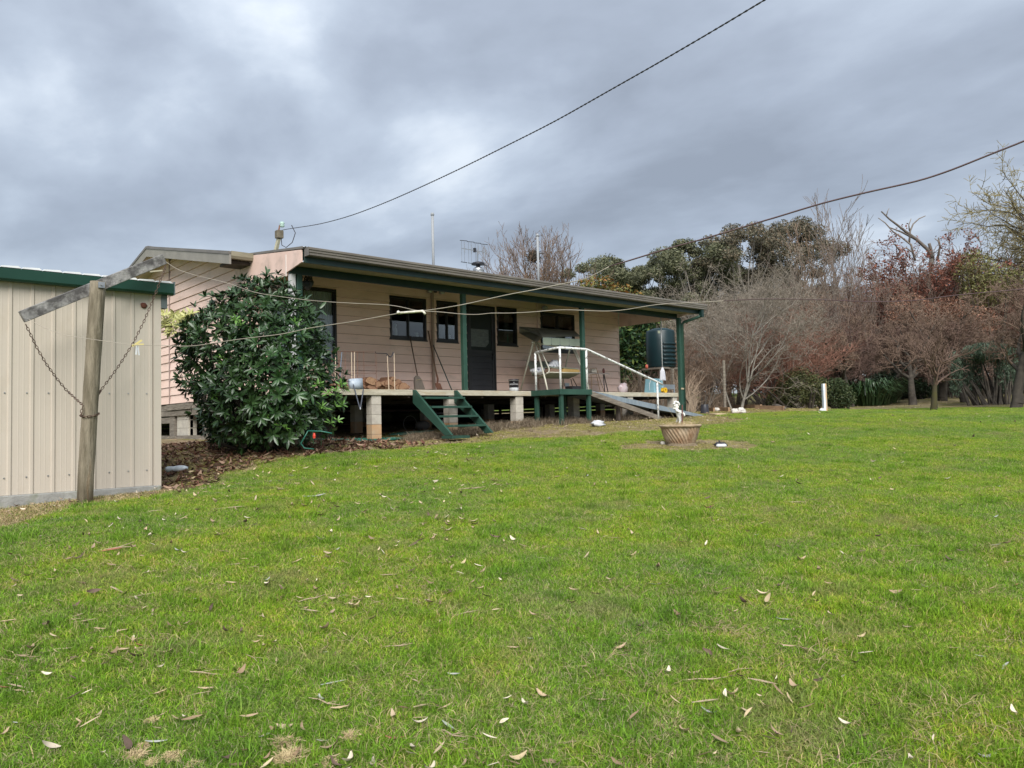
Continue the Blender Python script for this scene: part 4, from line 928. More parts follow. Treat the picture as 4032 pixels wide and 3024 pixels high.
# ------------------------------------------------------------------ THINGS ON THE VERANDAH
def firewood():
    rg = random.Random(5)
    L = [(155, 620, .15), (200, 625, .13), (270, 640, .11), (520, 560, .15), (590, 550, .17), (640, 560, .14), (540, 620, .16), (600, 640, .13), (650, 640, .13), (700, 600, .12), (760, 640, .15), (790, 590, .12), (850, 570, .14), (850, 640, .14), (920, 590, .16), (980, 575, .15), (1000, 640, .12), (1060, 630, .17), (1110, 645, .12), (915, 515, .09), (910, 650, .13)]
    names = ['furthest left', 'second from left', 'low', 'upper', 'domed', 'right hand upper', 'lower', 'low middle', 'low right hand', 'lone', 'dark', 'flat', 'upright', 'lower dark', 'pale grained', 'topmost curved', 'sunken', 'rightmost', 'small end', 'upright pale splinter', 'bottom']
    for i, (x, y, w) in enumerate(L):
        w *= 1.18; Y = 13.1 + rnd(rg, -.08, .1); c = onY('ze', x, y, Y); a = rnd(rg, -.5, .5); n = 9; prof = []
        for k in range(n):
            th = math.pi * k / (n - 1); prof.append((math.cos(th) * w / 2 * 1.15, math.sin(th) * w * .62 - w * .25))
        prof += [(-w * .2, -w * .32), (w * .25, -w * .35)]
        pp = [(c[0] + px * math.cos(a) - pz * math.sin(a), Y, max(c[2] + px * math.sin(a) + pz * math.cos(a), ZD + .003)) for px, pz in prof]
        yaw = rnd(rg, -.12, .12); ln = rnd(rg, .28, .4)
        t = thing('firewood_log', 'split firewood log, ' + ['the far left one', 'left piece behind the bush tip', 'small one left of the grey bag', 'upper left log of the main heap', 'domed top log beside the wire frame', 'top log touching the middle stake', 'log under the domed one', 'low log at the foot of the heap', 'low log right of the first stake', 'dark log bridging both heaps', 'dark round log between the heaps', 'flat slab over the round log', 'tall log at the peak', 'lower log behind the stakes', 'pale grained log right of the stakes', 'curved top log on the right slope', 'small log sunk behind the right stake', 'big wedge at the right foot', 'smallest end piece at the right', 'pale splinter on the very top', 'bottom log beneath the peak'][i], 'firewood', (c[0], Y, ZD), 'firewood logs heaped against the wall')
        MB().prism(pp, (yaw * ln, ln, 0)).build('log', LOGM, t)
        q = [(p_[0], p_[1] - .003, p_[2]) for p_ in pp]; MB().prism(q, (0, .0025, 0)).build('end_grain', LOGE, t)
firewood()
def wire_frame():
    Y = 12.25; t = thing('wire_mesh_frame', 'rusty wire mesh guard with pale stakes standing in front of the firewood', 'wire frame', (7.4, Y, ZD))
    def p(x, y): return Vector(onY('ze', x, y, Y))
    for x in (25, 125, 215, 395, 487, 663):
        a = p(x, 125); b = p(x + 8, 672); b.z = ZD; MB().tube([a, b], .0045, 5).build('mesh_wire', RUST, t)
    for y in (125, 322, 440):
        MB().tube([p(-60, y - 10), p(120, y), p(487, y + 3), p(663, y + 8)], .0035, 5).build('mesh_wire', RUST, t)
    for xa, ya, xb in ((80, 140, 72), (310, 135, 318), (353, 130, 353), (830, 190, 853), (928, 150, 938)):
        a = p(xa, ya); b = p(xb, 672); b.z = ZD; MB().tube([a, b], .008, 6).build('stake', mat('pale bamboo stake', (.55, .44, .33), rough=.7), t)
    a = p(170, 135); b = p(135, 560); MB().tube([a, b], .008, 6).build('stake', mat('blue grey stake', (.16, .20, .26), rough=.7), t)['label'] = 'blue grey stake'
    MB().tube([p(655, 130), p(665, 150), p(740, 152), p(825, 155), p(815, 195), p(830, 165), p(860, 205), p(885, 205), p(910, 175), p(920, 140), p(930, 150)], .008, 5).build('black_twine', BLACKP, t)
    MB().tube([p(825, 160), p(845, 190), p(880, 200), p(905, 160), p(912, 132)], .006, 5).build('black_twine', BLACKP, t)
wire_frame()
def bag():
    Y = 12.0; t = thing('grey_bag', 'grey vinyl bag leaning at the verandah edge with straps dangling over', 'bag', (7.45, Y, ZD))
    P = [(300, 522, 0), (385, 516, 0), (470, 512, 0), (300, 600, -.02), (385, 590, -.05), (474, 590, -.02), (312, 670, -.02), (400, 668, -.04), (484, 674, -.03)]
    V = [Vector(onY('ze', x, y, Y + dy)) for x, y, dy in P]; Bk = [v + Vector((0, .09, 0)) for v in V]
    for v in V + Bk: v.z = max(v.z, ZD + .003)
    F = [(0, 3, 4, 1), (1, 4, 5, 2), (3, 6, 7, 4), (4, 7, 8, 5)]; F2 = [tuple(i + 9 for i in f[::-1]) for f in F]; S = [(0, 1, 10, 9), (1, 2, 11, 10), (2, 5, 14, 11), (5, 8, 17, 14), (8, 7, 16, 17), (7, 6, 15, 16), (6, 3, 12, 15), (3, 0, 9, 12)]
    MB().add(V + Bk, F + F2 + S).build('bag_body', GREYBAG, t, smooth=True)
    q = lambda x, y: Vector(onY('ze', x, y, YD - .02))
    MB().bar(Vector(onY('ze', 335, 600, YD - .02)), q(430, 945), .02, .005, (0, 1, 0)).build('strap', mat('dark strap', (.10, .11, .14), rough=.7), t)
    MB().bar(Vector(onY('ze', 482, 670, YD - .02)), q(440, 945), .02, .005, (0, 1, 0)).build('strap', MATS['dark strap'], t)
    MB().tube([q(437, 930), q(437, 965)], [.006, .016], 8).build('buckle', METAL, t)
bag()
def tools():
    # straw broom
    t = thing('broom', 'broom with a grey brown fan head leaning under the widest window', 'broom', (9.5, 13.5, ZD))
    a = Vector(onY('z2', 947, 780, 13.96)); b = Vector(onY('z2', 1001, 1065, 13.5)); MB().tube([a, b], .013, 8).build('handle', mat('dark worn handle', (.07, .045, .03), (.11, .07, .045), rough=.6), t, smooth=True)
    prof = [(988, 1080), (1000, 1066), (1016, 1072), (1035, 1100), (1058, 1165), (990, 1168), (985, 1110)]
    q = [Vector(onY('z2', x, y, 13.47)) for x, y in prof]; q = [Vector((v.x, v.y, max(v.z, ZD + .002))) for v in q]
    MB().prism(q, (0, .06, 0)).build('bristles', mat('grey broom straw', (.17, .145, .12), (.26, .22, .185), rough=.95, scale=30, stretch=(6, 6, .5), bump=.5), t)
    z1 = Vector(onY('z2', 994, 1100, 13.462)); z2_ = Vector(onY('z2', 1034, 1092, 13.462)); MB().bar(z1, z2_, .01, .006).build('stitching', STRAW, t)
    # shovel
    t = thing('shovel', 'long handled shovel with a rusty blade leaning by the downpipe', 'shovel', (9.97, 13.5, ZD))
    P = [Vector(onY('z2', x, y, Y)) for x, y, Y in ((1080, 743, 13.95), (1100, 850, 13.85), (1125, 980, 13.7), (1142, 1060, 13.6))]
    MB().tube(P, .016, 8).build('handle', mat('brown shovel handle', (.13, .075, .05), (.19, .11, .07), rough=.7, scale=8), t, smooth=True)
    P2 = [P[-1], Vector(onY('z2', 1150, 1090, 13.56)), Vector(onY('z2', 1147, 1125, 13.52))]; MB().tube(P2, .02, 8).build('socket', RUST, t)
    q = [Vector(onY('z2', x, y, 13.5)) for x, y in ((1131, 1122), (1168, 1122), (1186, 1168), (1150, 1168), (1138, 1150))]; q = [Vector((v.x, v.y, max(v.z, ZD + .002))) for v in q]
    MB().prism(q, (0, .012, 0)).build('blade', RUST, t)
    # squeegee
    t = thing('floor_squeegee', 'green handled floor squeegee leaning between the shovel and the green post', 'squeegee', (10.4, 13.2, ZD))
    a = Vector(onY('z2', 1115, 842, 13.95)); b = Vector(onY('z2', 1255, 1155, 13.0)); b.z = ZD + .03
    MB().tube([a, b], .012, 8).build('handle', GREEN, t, smooth=True)
    MB().bar(b + Vector((-.17, 0, -.01)), b + Vector((.17, 0, -.01)), .03, .02).build('head', mat('blue grey rubber head', (.12, .16, .18), rough=.6), t)
tools()
def paint_bucket():
    Y = 12.35; c = onY('z3', 1447, 1000, Y); r = .112; h = .27; loc = (c[0], Y, ZD)
    t = thing('paint_bucket', 'dark paint pail with a white lettered label and dribbled white base right of the door', 'bucket', loc)
    MB().lathe([(r * .88, .004), (r * .9, .09)], loc, 28).build('base', mat('dribbled white paint', (.55, .57, .57), (.30, .31, .32), rough=.6, scale=18), t, smooth=True)
    MB().lathe([(r * .9, .0905), (r * .99, h - .02), (r * 1.04, h - .02), (r * 1.05, h), (r * .98, h)], loc, 28).build('pail', mat('navy black label', (.012, .012, .022), (.03, .03, .045), rough=.4, scale=20), t, smooth=True)
    MB().lathe([(r * 1.0, h - .028), (r * 1.012, h - .028), (r * 1.012, h - .012), (r * 1.0, h - .012)], loc, 28).build('rim_band', WHITE, t, smooth=True)
    for txt, s, dz in (('INTERMAX', .038, .148), ('M', .03, .188)):
        fc = bpy.data.curves.new('lettering', 'FONT'); fc.body = txt; fc.size = s; fc.align_x = 'CENTER'; fc.extrude = .0006
        fo0 = bpy.data.objects.new('lettering', fc); lm = bpy.data.meshes.new_from_object(fo0); fo = bpy.data.objects.new('lettering', lm); COL.objects.link(fo); lm.materials.clear(); fo.data.materials.append(mat('grey white print', (.5, .5, .52), rough=.5)); fo.parent = t
        dv = Vector((-c[0], -Y, 0)).normalized(); ang = math.atan2(dv.y, dv.x)
        fo.location = dv * (r * .985) + Vector((0, 0, dz)); fo.rotation_euler = (R_(90), 0, ang + R_(90))
    MB().lathe([(.16, .001), (.14, .012), (.05, .016)], (c[0] + .09, Y, ZD), 16).build('paint_spill', mat('dried paint', (.5, .49, .45), rough=.8), t)
paint_bucket()
def swing_seat():
    t = thing('swing_seat', 'sagging canopied garden swing seat with cream tube frame on the verandah', 'swing seat', (13.6, 13.1, ZD))
    P = lambda x, y, Y: Vector(onY('z3', x, y, Y)); Q = lambda x, y, Y: Vector(onY('z4', x, y, Y)); S = lambda x, y, Y: Vector(onY('zs', x, y, Y))
    xa = onY('z3', 1667, 540, 13.0)[0]; xb = onY('z4', 742, 545, 13.0)[0]
    def leg(pts, nm='leg', r=.02): MB().tube(pts, r, 8).build(nm, TUBEC, t, smooth=True)
    def foot(v): return Vector((v.x, v.y, ZD + .02))
    za = P(1667, 540, 13.0).z
    # left A frame and right A frame (back leg, front leg)
    leg([P(1660, 535, 13.0), foot(P(1508, 1010, 13.75))]); leg([P(1680, 545, 13.0), P(1790, 960, 12.55), foot(P(1817, 1050, 12.5))])
    leg([Q(720, 560, 13.0), Q(680, 720, 13.5), foot(Q(640, 960, 13.78))]); leg([Q(757, 560, 13.0), Q(880, 830, 12.6), foot(Q(910, 945, 12.55))])
    leg([P(1700, 545, 13.0), P(1832, 835, 12.7), P(1830, 870, 12.7), P(1800, 885, 12.72)], 'hanger', .016); leg([P(1670, 550, 13.05), P(1600, 740, 13.45), P(1615, 760, 13.45)], 'hanger', .016)
    leg([Q(775, 560, 13.0), Q(860, 760, 12.75), Q(840, 790, 12.75)], 'hanger', .016)
    leg([P(1640, 545, 13.0), Q(790, 560, 13.0)], 'top_rail', .018)
    # canopy
    V = [P(1505, 375, 13.65), P(1505, 440, 13.66), S(1115, 110, 13.65), S(1230, 215, 12.55), S(490, 235, 12.55), S(400, 110, 12.9), S(370, 340, 12.8), S(300, 310, 12.95), S(1235, 260, 12.55), S(490, 262, 12.55), S(20, 160, 13.66)]
    MB().add([V[0], S(380, 95, 13.2), V[4], V[3], V[2]], [(0, 1, 4), (1, 2, 3, 4)]).build('canopy', CANVAS, t)
    MB().add([V[0], V[10], V[7], V[6], V[4], S(380, 95, 13.2)], [(0, 1, 2, 3, 4, 5)]).build('canopy', CANVAS, t)
    MB().add([V[0] + Vector((0, .01, -.012)), V[2] + Vector((0, .01, -.012)), V[3] + Vector((0, .01, -.012)), V[4] + Vector((0, .01, -.012))], [(0, 1, 2, 3)]).build('canopy_lining', CANVAS, t)
    xs = [492, 660, 830, 1012, 1238]
    for a, b in zip(xs, xs[1:]):
        dy = (a - 492) * .06; ty = 245 + (a - 492) * .045; by = 385 + (a - 492) * .05; m2 = 12
        poly = [S(a + 3, ty, 12.54), S(b - 3, ty + (b - a) * .045, 12.54), S(b - 3, by - 16, 12.52), S(b - 14, by + 5, 12.52), S((a + b) / 2, by + 10, 12.51), S(a + 16, by, 12.52), S(a + 3, by - 22, 12.52)]
        MB().prism(poly, (0, .004, 0)).build('valance_flap', CANVASL, t)
    # seat
    A = [S(345, 1045, 13.35), S(640, 935, 12.72), S(1240, 945, 12.72), S(1000, 1055, 13.35)]
    MB().prism(A, (0, 0, -.012)).build('seat_base', mat('sage seat underside', (.17, .19, .13), (.22, .24, .17), rough=.8), t)
    leg(A + [A[0]], 'seat_rail', .013)
    for (xa_, xb_, y0_, y1_) in ((640, 830, 850, 930), (880, 1225, 860, 935)):
        a0 = S(xa_, y1_, 12.74); b0 = S(xb_, y1_, 12.74); a1 = S(xa_ + 30, y0_ - 4, 12.76); b1 = S(xb_ - 5, y0_ + 20, 12.76); bk = Vector((-.04, .5, .0))
        MB().hexa([a0, b0, b0 + bk, a0 + bk, a1, b1, b1 + bk, a1 + bk]).build('cushion', FOAM if xa_ > 800 else mat('brown cushion edge', (.20, .13, .09), (.26, .17, .12), rough=.9), t, bevel=.012)
        MB().prism([a1 + Vector((-.03, -.01, .006)), b1 + Vector((-.05, -.01, .006)), b1 + bk + Vector((0, 0, .02)), a1 + bk + Vector((0, 0, .02))], (0, 0, .012)).build('cushion_cover', CANVASL, t)
    B0 = [S(180, 710, 13.6), S(820, 735, 13.6), S(860, 950, 13.3), S(290, 1000, 13.35)]
    MB().prism(B0, (0, .02, 0)).build('backrest', mat('sage back cloth', (.20, .22, .17), (.26, .28, .22), rough=.8, scale=4), t)
    bg = MB().blob(S(730, 775, 13.0), (.16, .1, .10), 12, 8, .22, 4).blob(S(700, 810, 12.95), (.2, .1, .06), 12, 7, .2, 6)
    tag(bg.build('plastic_bag', BAGM, None, S(730, 800, 13.0), True), 'crumpled white printed plastic bag lying on the swing seat', 'bag')
    bg = MB().blob(S(400, 910, 13.05), (.22, .14, .09), 12, 7, .25, 8)
    tag(bg.build('plastic_bag', BAGM, None, S(400, 940, 13.05), True), 'grey printed bag slumped at the left end of the swing seat', 'bag')
swing_seat()
def small_table():
    S = lambda x, y, Y: Vector(onY('zs', x, y, Y))
    t = thing('folding_table', 'small folding table with thin bronze legs beside the swing seat', 'table', (15.2, 13.2, ZD))
    MB().prism([S(1250, 955, 13.0), S(1815, 962, 13.0), S(1760, 945, 13.7), S(1330, 940, 13.7)], (0, 0, -.02)).build('tabletop', mat('grey table top', (.26, .22, .20), (.33, .29, .26), rough=.5), t)
    br = mat('bronze tube', (.20, .13, .08), (.26, .17, .1), rough=.4, metal=.4)
    for a, b in (((1445, 985), (1455, 1275)), ((1550, 975), (1620, 1300)), ((1545, 850), (1700, 1310)), ((1340, 985), (1345, 1270))):
        MB().tube([S(*a, 12.95), S(*b, 12.95)], .009, 6).build('leg', br, t)
    MB().tube([S(1435, 985, 12.95), S(1550, 970, 12.95)], .009, 6).tube([S(1440, 1165, 12.95), S(1600, 1190, 12.95)], .007, 6).tube([S(1425, 870, 13.2), S(1545, 848, 13.2)], .008, 6).build('crossbar', br, t)
    tag(MB().box(*[f(S(1430, 900, 13.3).x, S(1530, 900, 13.3).x) for f in (min, max)], 13.25, 13.5, S(1430, 940, 13.3).z, S(1430, 868, 13.3).z).build('carton', mat('beige carton', (.42, .38, .32), (.48, .44, .37), rough=.8), None, S(1480, 940, 13.3)), 'beige carton standing on the small folding table', 'carton')
    t = thing('folding_stool', 'folded black legged stool leaning at the right end of the wall', 'stool', (15.6, 13.3, ZD))
    MB().blob(S(1692, 910, 13.2), (.04, .03, .075), 8, 6, .1, 2).build('cushion', mat('dark red brown pad', (.10, .035, .03), rough=.7), t)
    for a, b in (((1690, 985), (1715, 1312)), ((1700, 985), (1792, 1318))):
        q = S(*b, 13.2); q.z = ZD; MB().tube([S(*a, 13.2), q], .014, 6).build('leg', BLACKP, t)
    MB().tube([S(1680, 975, 13.2), S(1710, 985, 13.2)], .018, 6).build('hinge', BLACKP, t)
    t = thing('metal_box', 'open grey metal box under the right of the swing seat', 'box', S(1020, 1255, 13.2))
    a = S(930, 1145, 13.2); b = S(1015, 1215, 13.2)
    MB().box(a.x, b.x, 13.2, 13.23, b.z, a.z).build('lid', METAL, t)
    a = S(930, 1215, 13.2); b = S(1110, 1255, 13.2); MB().box(a.x, b.x, 12.95, 13.2, ZD, a.z).build('box_body', BLACKP, t)
    for k, (a, b) in enumerate((((1045, 1065), (1075, 1210)), ((1080, 1050), (1185, 1250)))):
        o = MB().tube([S(*a, 13.6), S(*b, 13.6)], .012, 6).build('walking_stick', mat('dark stick', (.05, .035, .03), rough=.6), None, S(*b, 13.6)); tag(o, ('thin' if k == 0 else 'thicker') + ' dark stick leaning behind the open grey box', 'stick')
small_table()
def right_end_things():
    T = lambda x, y, Y: Vector(onY('zt', x, y, Y))
    # mop hanging from the beam
    a = T(584, 172, 12.1); b = T(607, 895, 12.1); t = thing('hanging_mop', 'white string mop hanging head down from the verandah beam', 'mop', b)
    MB().tube([a, b], .012, 8).build('handle', WHITE, t, smooth=True)
    rg = random.Random(2); mb = MB()
    for k in range(46):
        th = k * 2.4; r = .012 + .05 * math.sqrt(k / 46); e = b + Vector((math.cos(th) * r * 1.5, math.sin(th) * r, -.29 - rnd(rg, 0, .04))); m_ = b + Vector((math.cos(th) * r * 1.1, math.sin(th) * r * .8, -.10))
        mb.tube([b + Vector((math.cos(th) * .012, math.sin(th) * .012, .01)), m_, e], .007, 4)
    mb.build('mop_strings', mat('lilac white cotton', (.58, .58, .64), (.68, .68, .72), rough=.95), t)
    # light blue bin with handle loop
    c0 = T(440, 1225, 12.5); c1 = T(585, 1225, 12.5); w = (c1.x - c0.x) / 2; cx = (c0.x + c1.x) / 2; zt = T(440, 1050, 12.5).z
    t = thing('blue_crate', 'upturned light blue plastic tub on the right end of the verandah', 'tub', (cx, 12.5, ZD))
    y0, y1 = 12.38, 12.72
    MB().hexa([(cx - w, y0, ZD + .005), (cx + w, y0, ZD + .005), (cx + w, y1, ZD + .005), (cx - w, y1, ZD + .005), (cx - w * .86, y0 + .03, zt), (cx + w * .86, y0 + .03, zt), (cx + w * .86, y1 - .03, zt), (cx - w * .86, y1 - .03, zt)]).build('tub_body', SKYB, t, bevel=.012)
    MB().box(cx - w * 1.04, cx + w * 1.04, y0 - .015, y1 + .015, ZD + .006, ZD + .035).build('rim', SKYB, t, bevel=.005)
    for k in (-.4, 0, .4): MB().box(cx + k * w - .01, cx + k * w + .01, y0 + .002, y0 + .022, ZD + .04, zt - .03).build('rib', SKYB, t)
    MB().tube([T(440, 1070, 12.4), T(422, 1130, 12.4), T(425, 1215, 12.4)], .006, 5).build('handle', WHITE, t)
    # grey board and yellow hose winder
    a = T(590, 1130, 12.6); b = T(785, 1200, 12.6); tag(MB().box(a.x, b.x, 12.6, 12.63, b.z, a.z).box(a.x, a.x + .04, 12.6, 12.63, ZD, b.z).box(b.x - .04, b.x, 12.6, 12.63, ZD, b.z).build('grey_board', mat('grey painted board', (.22, .25, .28), (.27, .30, .33), rough=.7), None, (a.x, 12.6, ZD)), 'low grey board standing behind the yellow reel by the corner post', 'board')
    c = T(637, 1225, 12.2); t = thing('yellow_reel', 'small yellow plastic reel lying at the verandah edge by the corner post', 'reel', (c.x, 12.2, ZD))
    pr = MB(); n = 14; R2 = []
    for (r0, r1, nm, mt, y0, y1) in ((.028, .072, 'flange', YEL, 12.16, 12.19), (.028, .072, 'flange', YEL, 12.24, 12.27)):
        m_ = MB(); V = []; F = []
        for y in (y0, y1):
            for r in (r0, r1):
                for k in range(n): th = 2 * math.pi * k / n; V.append((c.x + r * math.cos(th), y, ZD + .078 + r * math.sin(th)))
        for k in range(n):
            k2 = (k + 1) % n; F += [(k, k2, n + k2, n + k), (2 * n + k, 3 * n + k, 3 * n + k2, 2 * n + k2), (n + k, n + k2, 3 * n + k2, 3 * n + k), (k, 2 * n + k, 2 * n + k2, k2)]
        m_.add(V, F).build(nm, mt, t)
    MB().box(c.x - .12, c.x + .12, 12.195, 12.235, ZD + .05, ZD + .11).build('handle', YEL, t, bevel=.01)
    c = T(45, 1190, 12.8); tag(MB().blob(c, (.15, .1, .14), 12, 9, .2, 3).blob(c + Vector((.07, 0, .08)), (.07, .06, .06), 8, 6, .2, 5).build('plastic_bag', BAGP, None, (c.x, 12.8, ZD), True), 'pink and white plastic bag slumped beyond the house corner', 'bag')
    MB().box(16.60, 16.73, 11.855, 11.866, .735, .775).build('reflector', mat('pale reflector tape', (.6, .5, .35), rough=.5, scale=60, c2=(.2, .16, .1)), house)
    # hanging ornament by the left post
    c = Vector(onY('z2', 205, 385, 12.5)); t = thing('hanging_basket', 'dark withered hanging basket at the left end of the verandah', 'hanging basket', c)
    MB().lathe([(.03, -.14), (.09, -.07), (.11, 0)], c, 14).build('pot', mat('dark pot', (.03, .035, .045), rough=.6), t, smooth=True)
    mb = MB(); rg = random.Random(9)
    for k in range(22):
        th = rnd(rg, 0, 6.28); r = rnd(rg, .08, .22); mb.tube([c, c + Vector((math.cos(th) * r * .6, math.sin(th) * r * .6, .1)), c + Vector((math.cos(th) * r, math.sin(th) * r, rnd(rg, -.18, .1)))], [.005, .004, .012], 4)
    mb.build('withered_stems', BARKD, t); MB().tube([c + Vector((0, 0, 0)), c + Vector((0, 0, .3))], .004, 4).build('hook_wire', BLACKP, t)
right_end_things()

# ------------------------------------------------------------------ UNDER AND IN FRONT OF THE HOUSE
def hose():
    rg = random.Random(8)
    def coil(c, rx, ry, n, label, par=None, sd=0):
        P = []
        for k in range(n * 16):
            th = k / 16 * 2 * math.pi; s = 1 + .16 * math.sin(k * .31 + sd) + .1 * math.sin(k * .13); x = c[0] + rx * s * math.cos(th) + .12 * math.sin(k * .05); y = c[1] + ry * s * math.sin(th) + .06 * math.cos(k * .09)
            P.append((x, y, float(gz(x, y)) + .012 + .004 * (k / 16) + .004 * math.sin(k)))
        o = MB().tube(P, .010, 6).build('garden_hose', HOSE, None, P[0], True); tag(o, label, 'hose')
    a = onG('ze', 350, 1430); coil(a, .85, .22, 6, 'loosely coiled green garden hose lying by the first block pier'); a = onG('ze', 1150, 1320); coil(a, .45, .15, 4, 'smaller coil of green hose under the verandah left of the steps', sd=2)
    P = [Vector(onG('ze', x, y)) + Vector((0, 0, .015)) for x, y in ((560, 1440), (750, 1430), (900, 1405), (1100, 1390), (1300, 1385), (1420, 1400))]
    tag(MB().tube(P, .010, 6).build('garden_hose', HOSE, None, P[0], True), 'single run of green hose trailing towards the foot of the steps', 'hose')
    P = [Vector(onD('z1', x, y, 10.3)) for x, y in ((1610, 1190), (1680, 1192), (1735, 1203))] ; P2 = [Vector(onD('z1', x, y, 10.3)) for x, y in ((1590, 1225), (1572, 1255), (1590, 1280), (1640, 1285))]
    tag(MB().tube(P, .009, 6).tube([P[0]] + P2, .009, 6).build('garden_hose', HOSE, None, P2[-1], True), 'green hose end looping out of the foot of the rhododendron', 'hose')
    p = Vector(onD('z1', 1642, 1215, 10.2)); tag(MB().tube([p + Vector((0, 0, -.035)), p, p + Vector((0, 0, .035))], [.016, .02, .012], 8).build('hose_fitting', REDP, None, p), 'red hose fitting hanging in the lower right of the rhododendron', 'hose fitting')
hose()
def undercroft():
    t = thing('low_stool', 'small dark stool with a curved frame standing behind the steps', 'stool', (9.3, 12.5, float(gz(9.3, 12.5))))
    P = lambda x, y: Vector(onY('ze', x, y, 12.35))
    a = P(1590, 1020); b = P(1800, 1050); g = float(gz(a.x, 12.4))
    MB().bar(a, P(1670, 1035), .2, .03).build('seat', BLACKP, t); MB().bar(P(1720, 1050), b, .2, .03).build('seat', BLACKP, t)
    MB().tube([P(1650, 1100), P(1615, 1180), Vector((P(1610, 1).x, 12.35, g))], .012, 6).build('leg', METAL, t); MB().tube([P(1755, 1060), Vector((P(1745, 1).x, 12.35, g))], .012, 6).build('leg', BLACKP, t); MB().tube([P(1815, 1095), P(1840, 1130), Vector((P(1845, 1).x, 12.35, g))], .008, 6).build('leg', RUST, t)
    c = onG('ze', 1340, 1270); t = thing('old_pot', 'grey pot lying in the dark beneath the verandah left of the steps', 'pot', c)
    MB().blob(Vector(c) + Vector((0, 0, .1)), (.17, .14, .11), 12, 8, .06, 2).build('pot_body', mat('dull grey pot', (.10, .095, .09), (.15, .14, .13), rough=.8), t, smooth=True)
    mb = MB(); cc = Vector(c) + Vector((-.25, .1, .15)); mb.tube([cc + Vector((.17 * math.cos(k * .5), 0, .17 * math.sin(k * .5))) for k in range(14)], .008, 5); mb.build('wire_hoop', METAL, t)
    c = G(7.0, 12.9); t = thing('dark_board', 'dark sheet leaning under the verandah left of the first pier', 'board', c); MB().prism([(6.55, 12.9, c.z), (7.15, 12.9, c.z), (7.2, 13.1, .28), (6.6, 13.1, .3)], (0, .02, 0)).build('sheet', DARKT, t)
    # rags and bottles
    def rag(f, x, y, s, mt, label, name='rag', sd=1, n=10):
        c = Vector(onG(f, x, y)); o = MB().blob(c + Vector((0, 0, s * .28)), (s, s * .6, s * .36), n, 7, .45, sd).blob(c + Vector((s * .5, .02, s * .2)), (s * .6, s * .4, s * .22), n, 6, .3, sd + 3).build(name, mt, None, c, True); tag(o, label, 'rag' if name == 'rag' else name)
    rag('z4', 988, 1300, .17, WHITE, 'white crumpled rag on the ground right of the landing legs', sd=3)
    c = Vector(onG('zr', 350, 1325)); t = thing('plastic_bottle', 'clear crushed plastic bottle in the leaf litter beside the shed', 'bottle', c); bm = mat('clear bluish plastic', (.42, .47, .50), (.55, .6, .63), rough=.25, scale=20)
    d = Vector((RT[0], RT[1], .05)); MB().tube([c + d * k + Vector((0, 0, .045)) for k in (-.14, -.11, -.04, .03, .10, .15)], [.03, .042, .036, .045, .04, .018], 10).build('bottle_body', bm, t, smooth=True)
    rag('z1', 1630, 1262, .06, mat('pale yellow scrap', (.62, .62, .36), rough=.8), 'pale yellow scrap lying at the foot of the rhododendron', sd=5)
    for i, (x, y, s, lb) in enumerate(((1420, 300, .13, 'white stone left of the thin stake in the edging'), (1600, 292, .08, 'small white stone at the foot of the thin stake'), (1740, 325, .14, 'big white stone in the middle of the edging strip'), (1790, 320, .10, 'white stone between the two largest ones'), (1850, 300, .13, 'white stone at the right end of the row'), (1890, 330, .09, 'flat white stone at the right foot of the row'))):
        c = Vector(onG('zp', x, y + 8)); o = MB().blob(c + Vector((0, 0, s * .3)), (s, s * .7, s * .5), 8, 6, .25, i).build('white_stone', mat('chalk white stone', (.46, .43, .38), (.58, .55, .50), rough=.9, scale=12, bump=.3), None, c); tag(o, lb, 'stone', 'white stones along the garden edging')
    c = Vector(onG('zp', 485, 885)); tag(MB().blob(c + Vector((0, 0, .02)), (.05, .04, .03), 8, 6, .2, 2).build('white_stone', MATS['chalk white stone'], None, c), 'small white stone at the left foot of the urn', 'stone')
    c = Vector(onG('zc', 245, 715)); tag(MB().blob(c + Vector((0, 0, .1)), (.16, .1, .12), 8, 6, .25, 2).build('white_stone', MATS['chalk white stone'], None, c), 'white stone lying under the olive shrub', 'stone')
    # sole of a shoe beside the urn
    c = Vector(onG('zp', 1500, 940)); d = Vector((RT[0], RT[1], 0)); f = Vector((FW[0], FW[1], 0)); t = thing('old_shoe', 'overturned black and white shoe on the bare ring right of the urn', 'shoe', c)
    MB().tube([c + d * k + Vector((0, 0, .03)) for k in (-.075, -.05, 0, .06, .085)], [.012, .028, .026, .03, .014], 10).build('sole', WHITE, t, smooth=True)
    MB().tube([c + d * k + f * .035 + Vector((0, 0, h)) for k, h in ((-.095, .04), (-.05, .055), (0, .05), (.06, .05), (.11, .03))], [.014, .035, .032, .034, .014], 10).tube([c + d * -.01 + f * .03 + Vector((0, 0, .07)), c + d * -.02 + f * .03 + Vector((0, 0, .12))], [.02, .006], 6).build('upper', BLACKP, t, smooth=True)
    # upturned black bucket
    c = Vector(onG('zp', 1218, 340)); k = c.dot(Vector((FW[0], FW[1], 0))) / 3026 * .22604; t = thing('black_bucket', 'upturned black plastic bucket beside the end of the ramp', 'bucket', c)
    MB().lathe([(75 * k, 0), (76 * k, .02), (73 * k, .02), (62 * k, 148 * k), (58 * k, 152 * k)], c, 26).build('bucket_body', BLACKP, t, smooth=True); MB().lathe([(80 * k, 0), (82 * k, 8 * k), (78 * k, 14 * k)], c, 26, cap=False).build('rim', BLACKP, t, smooth=True)
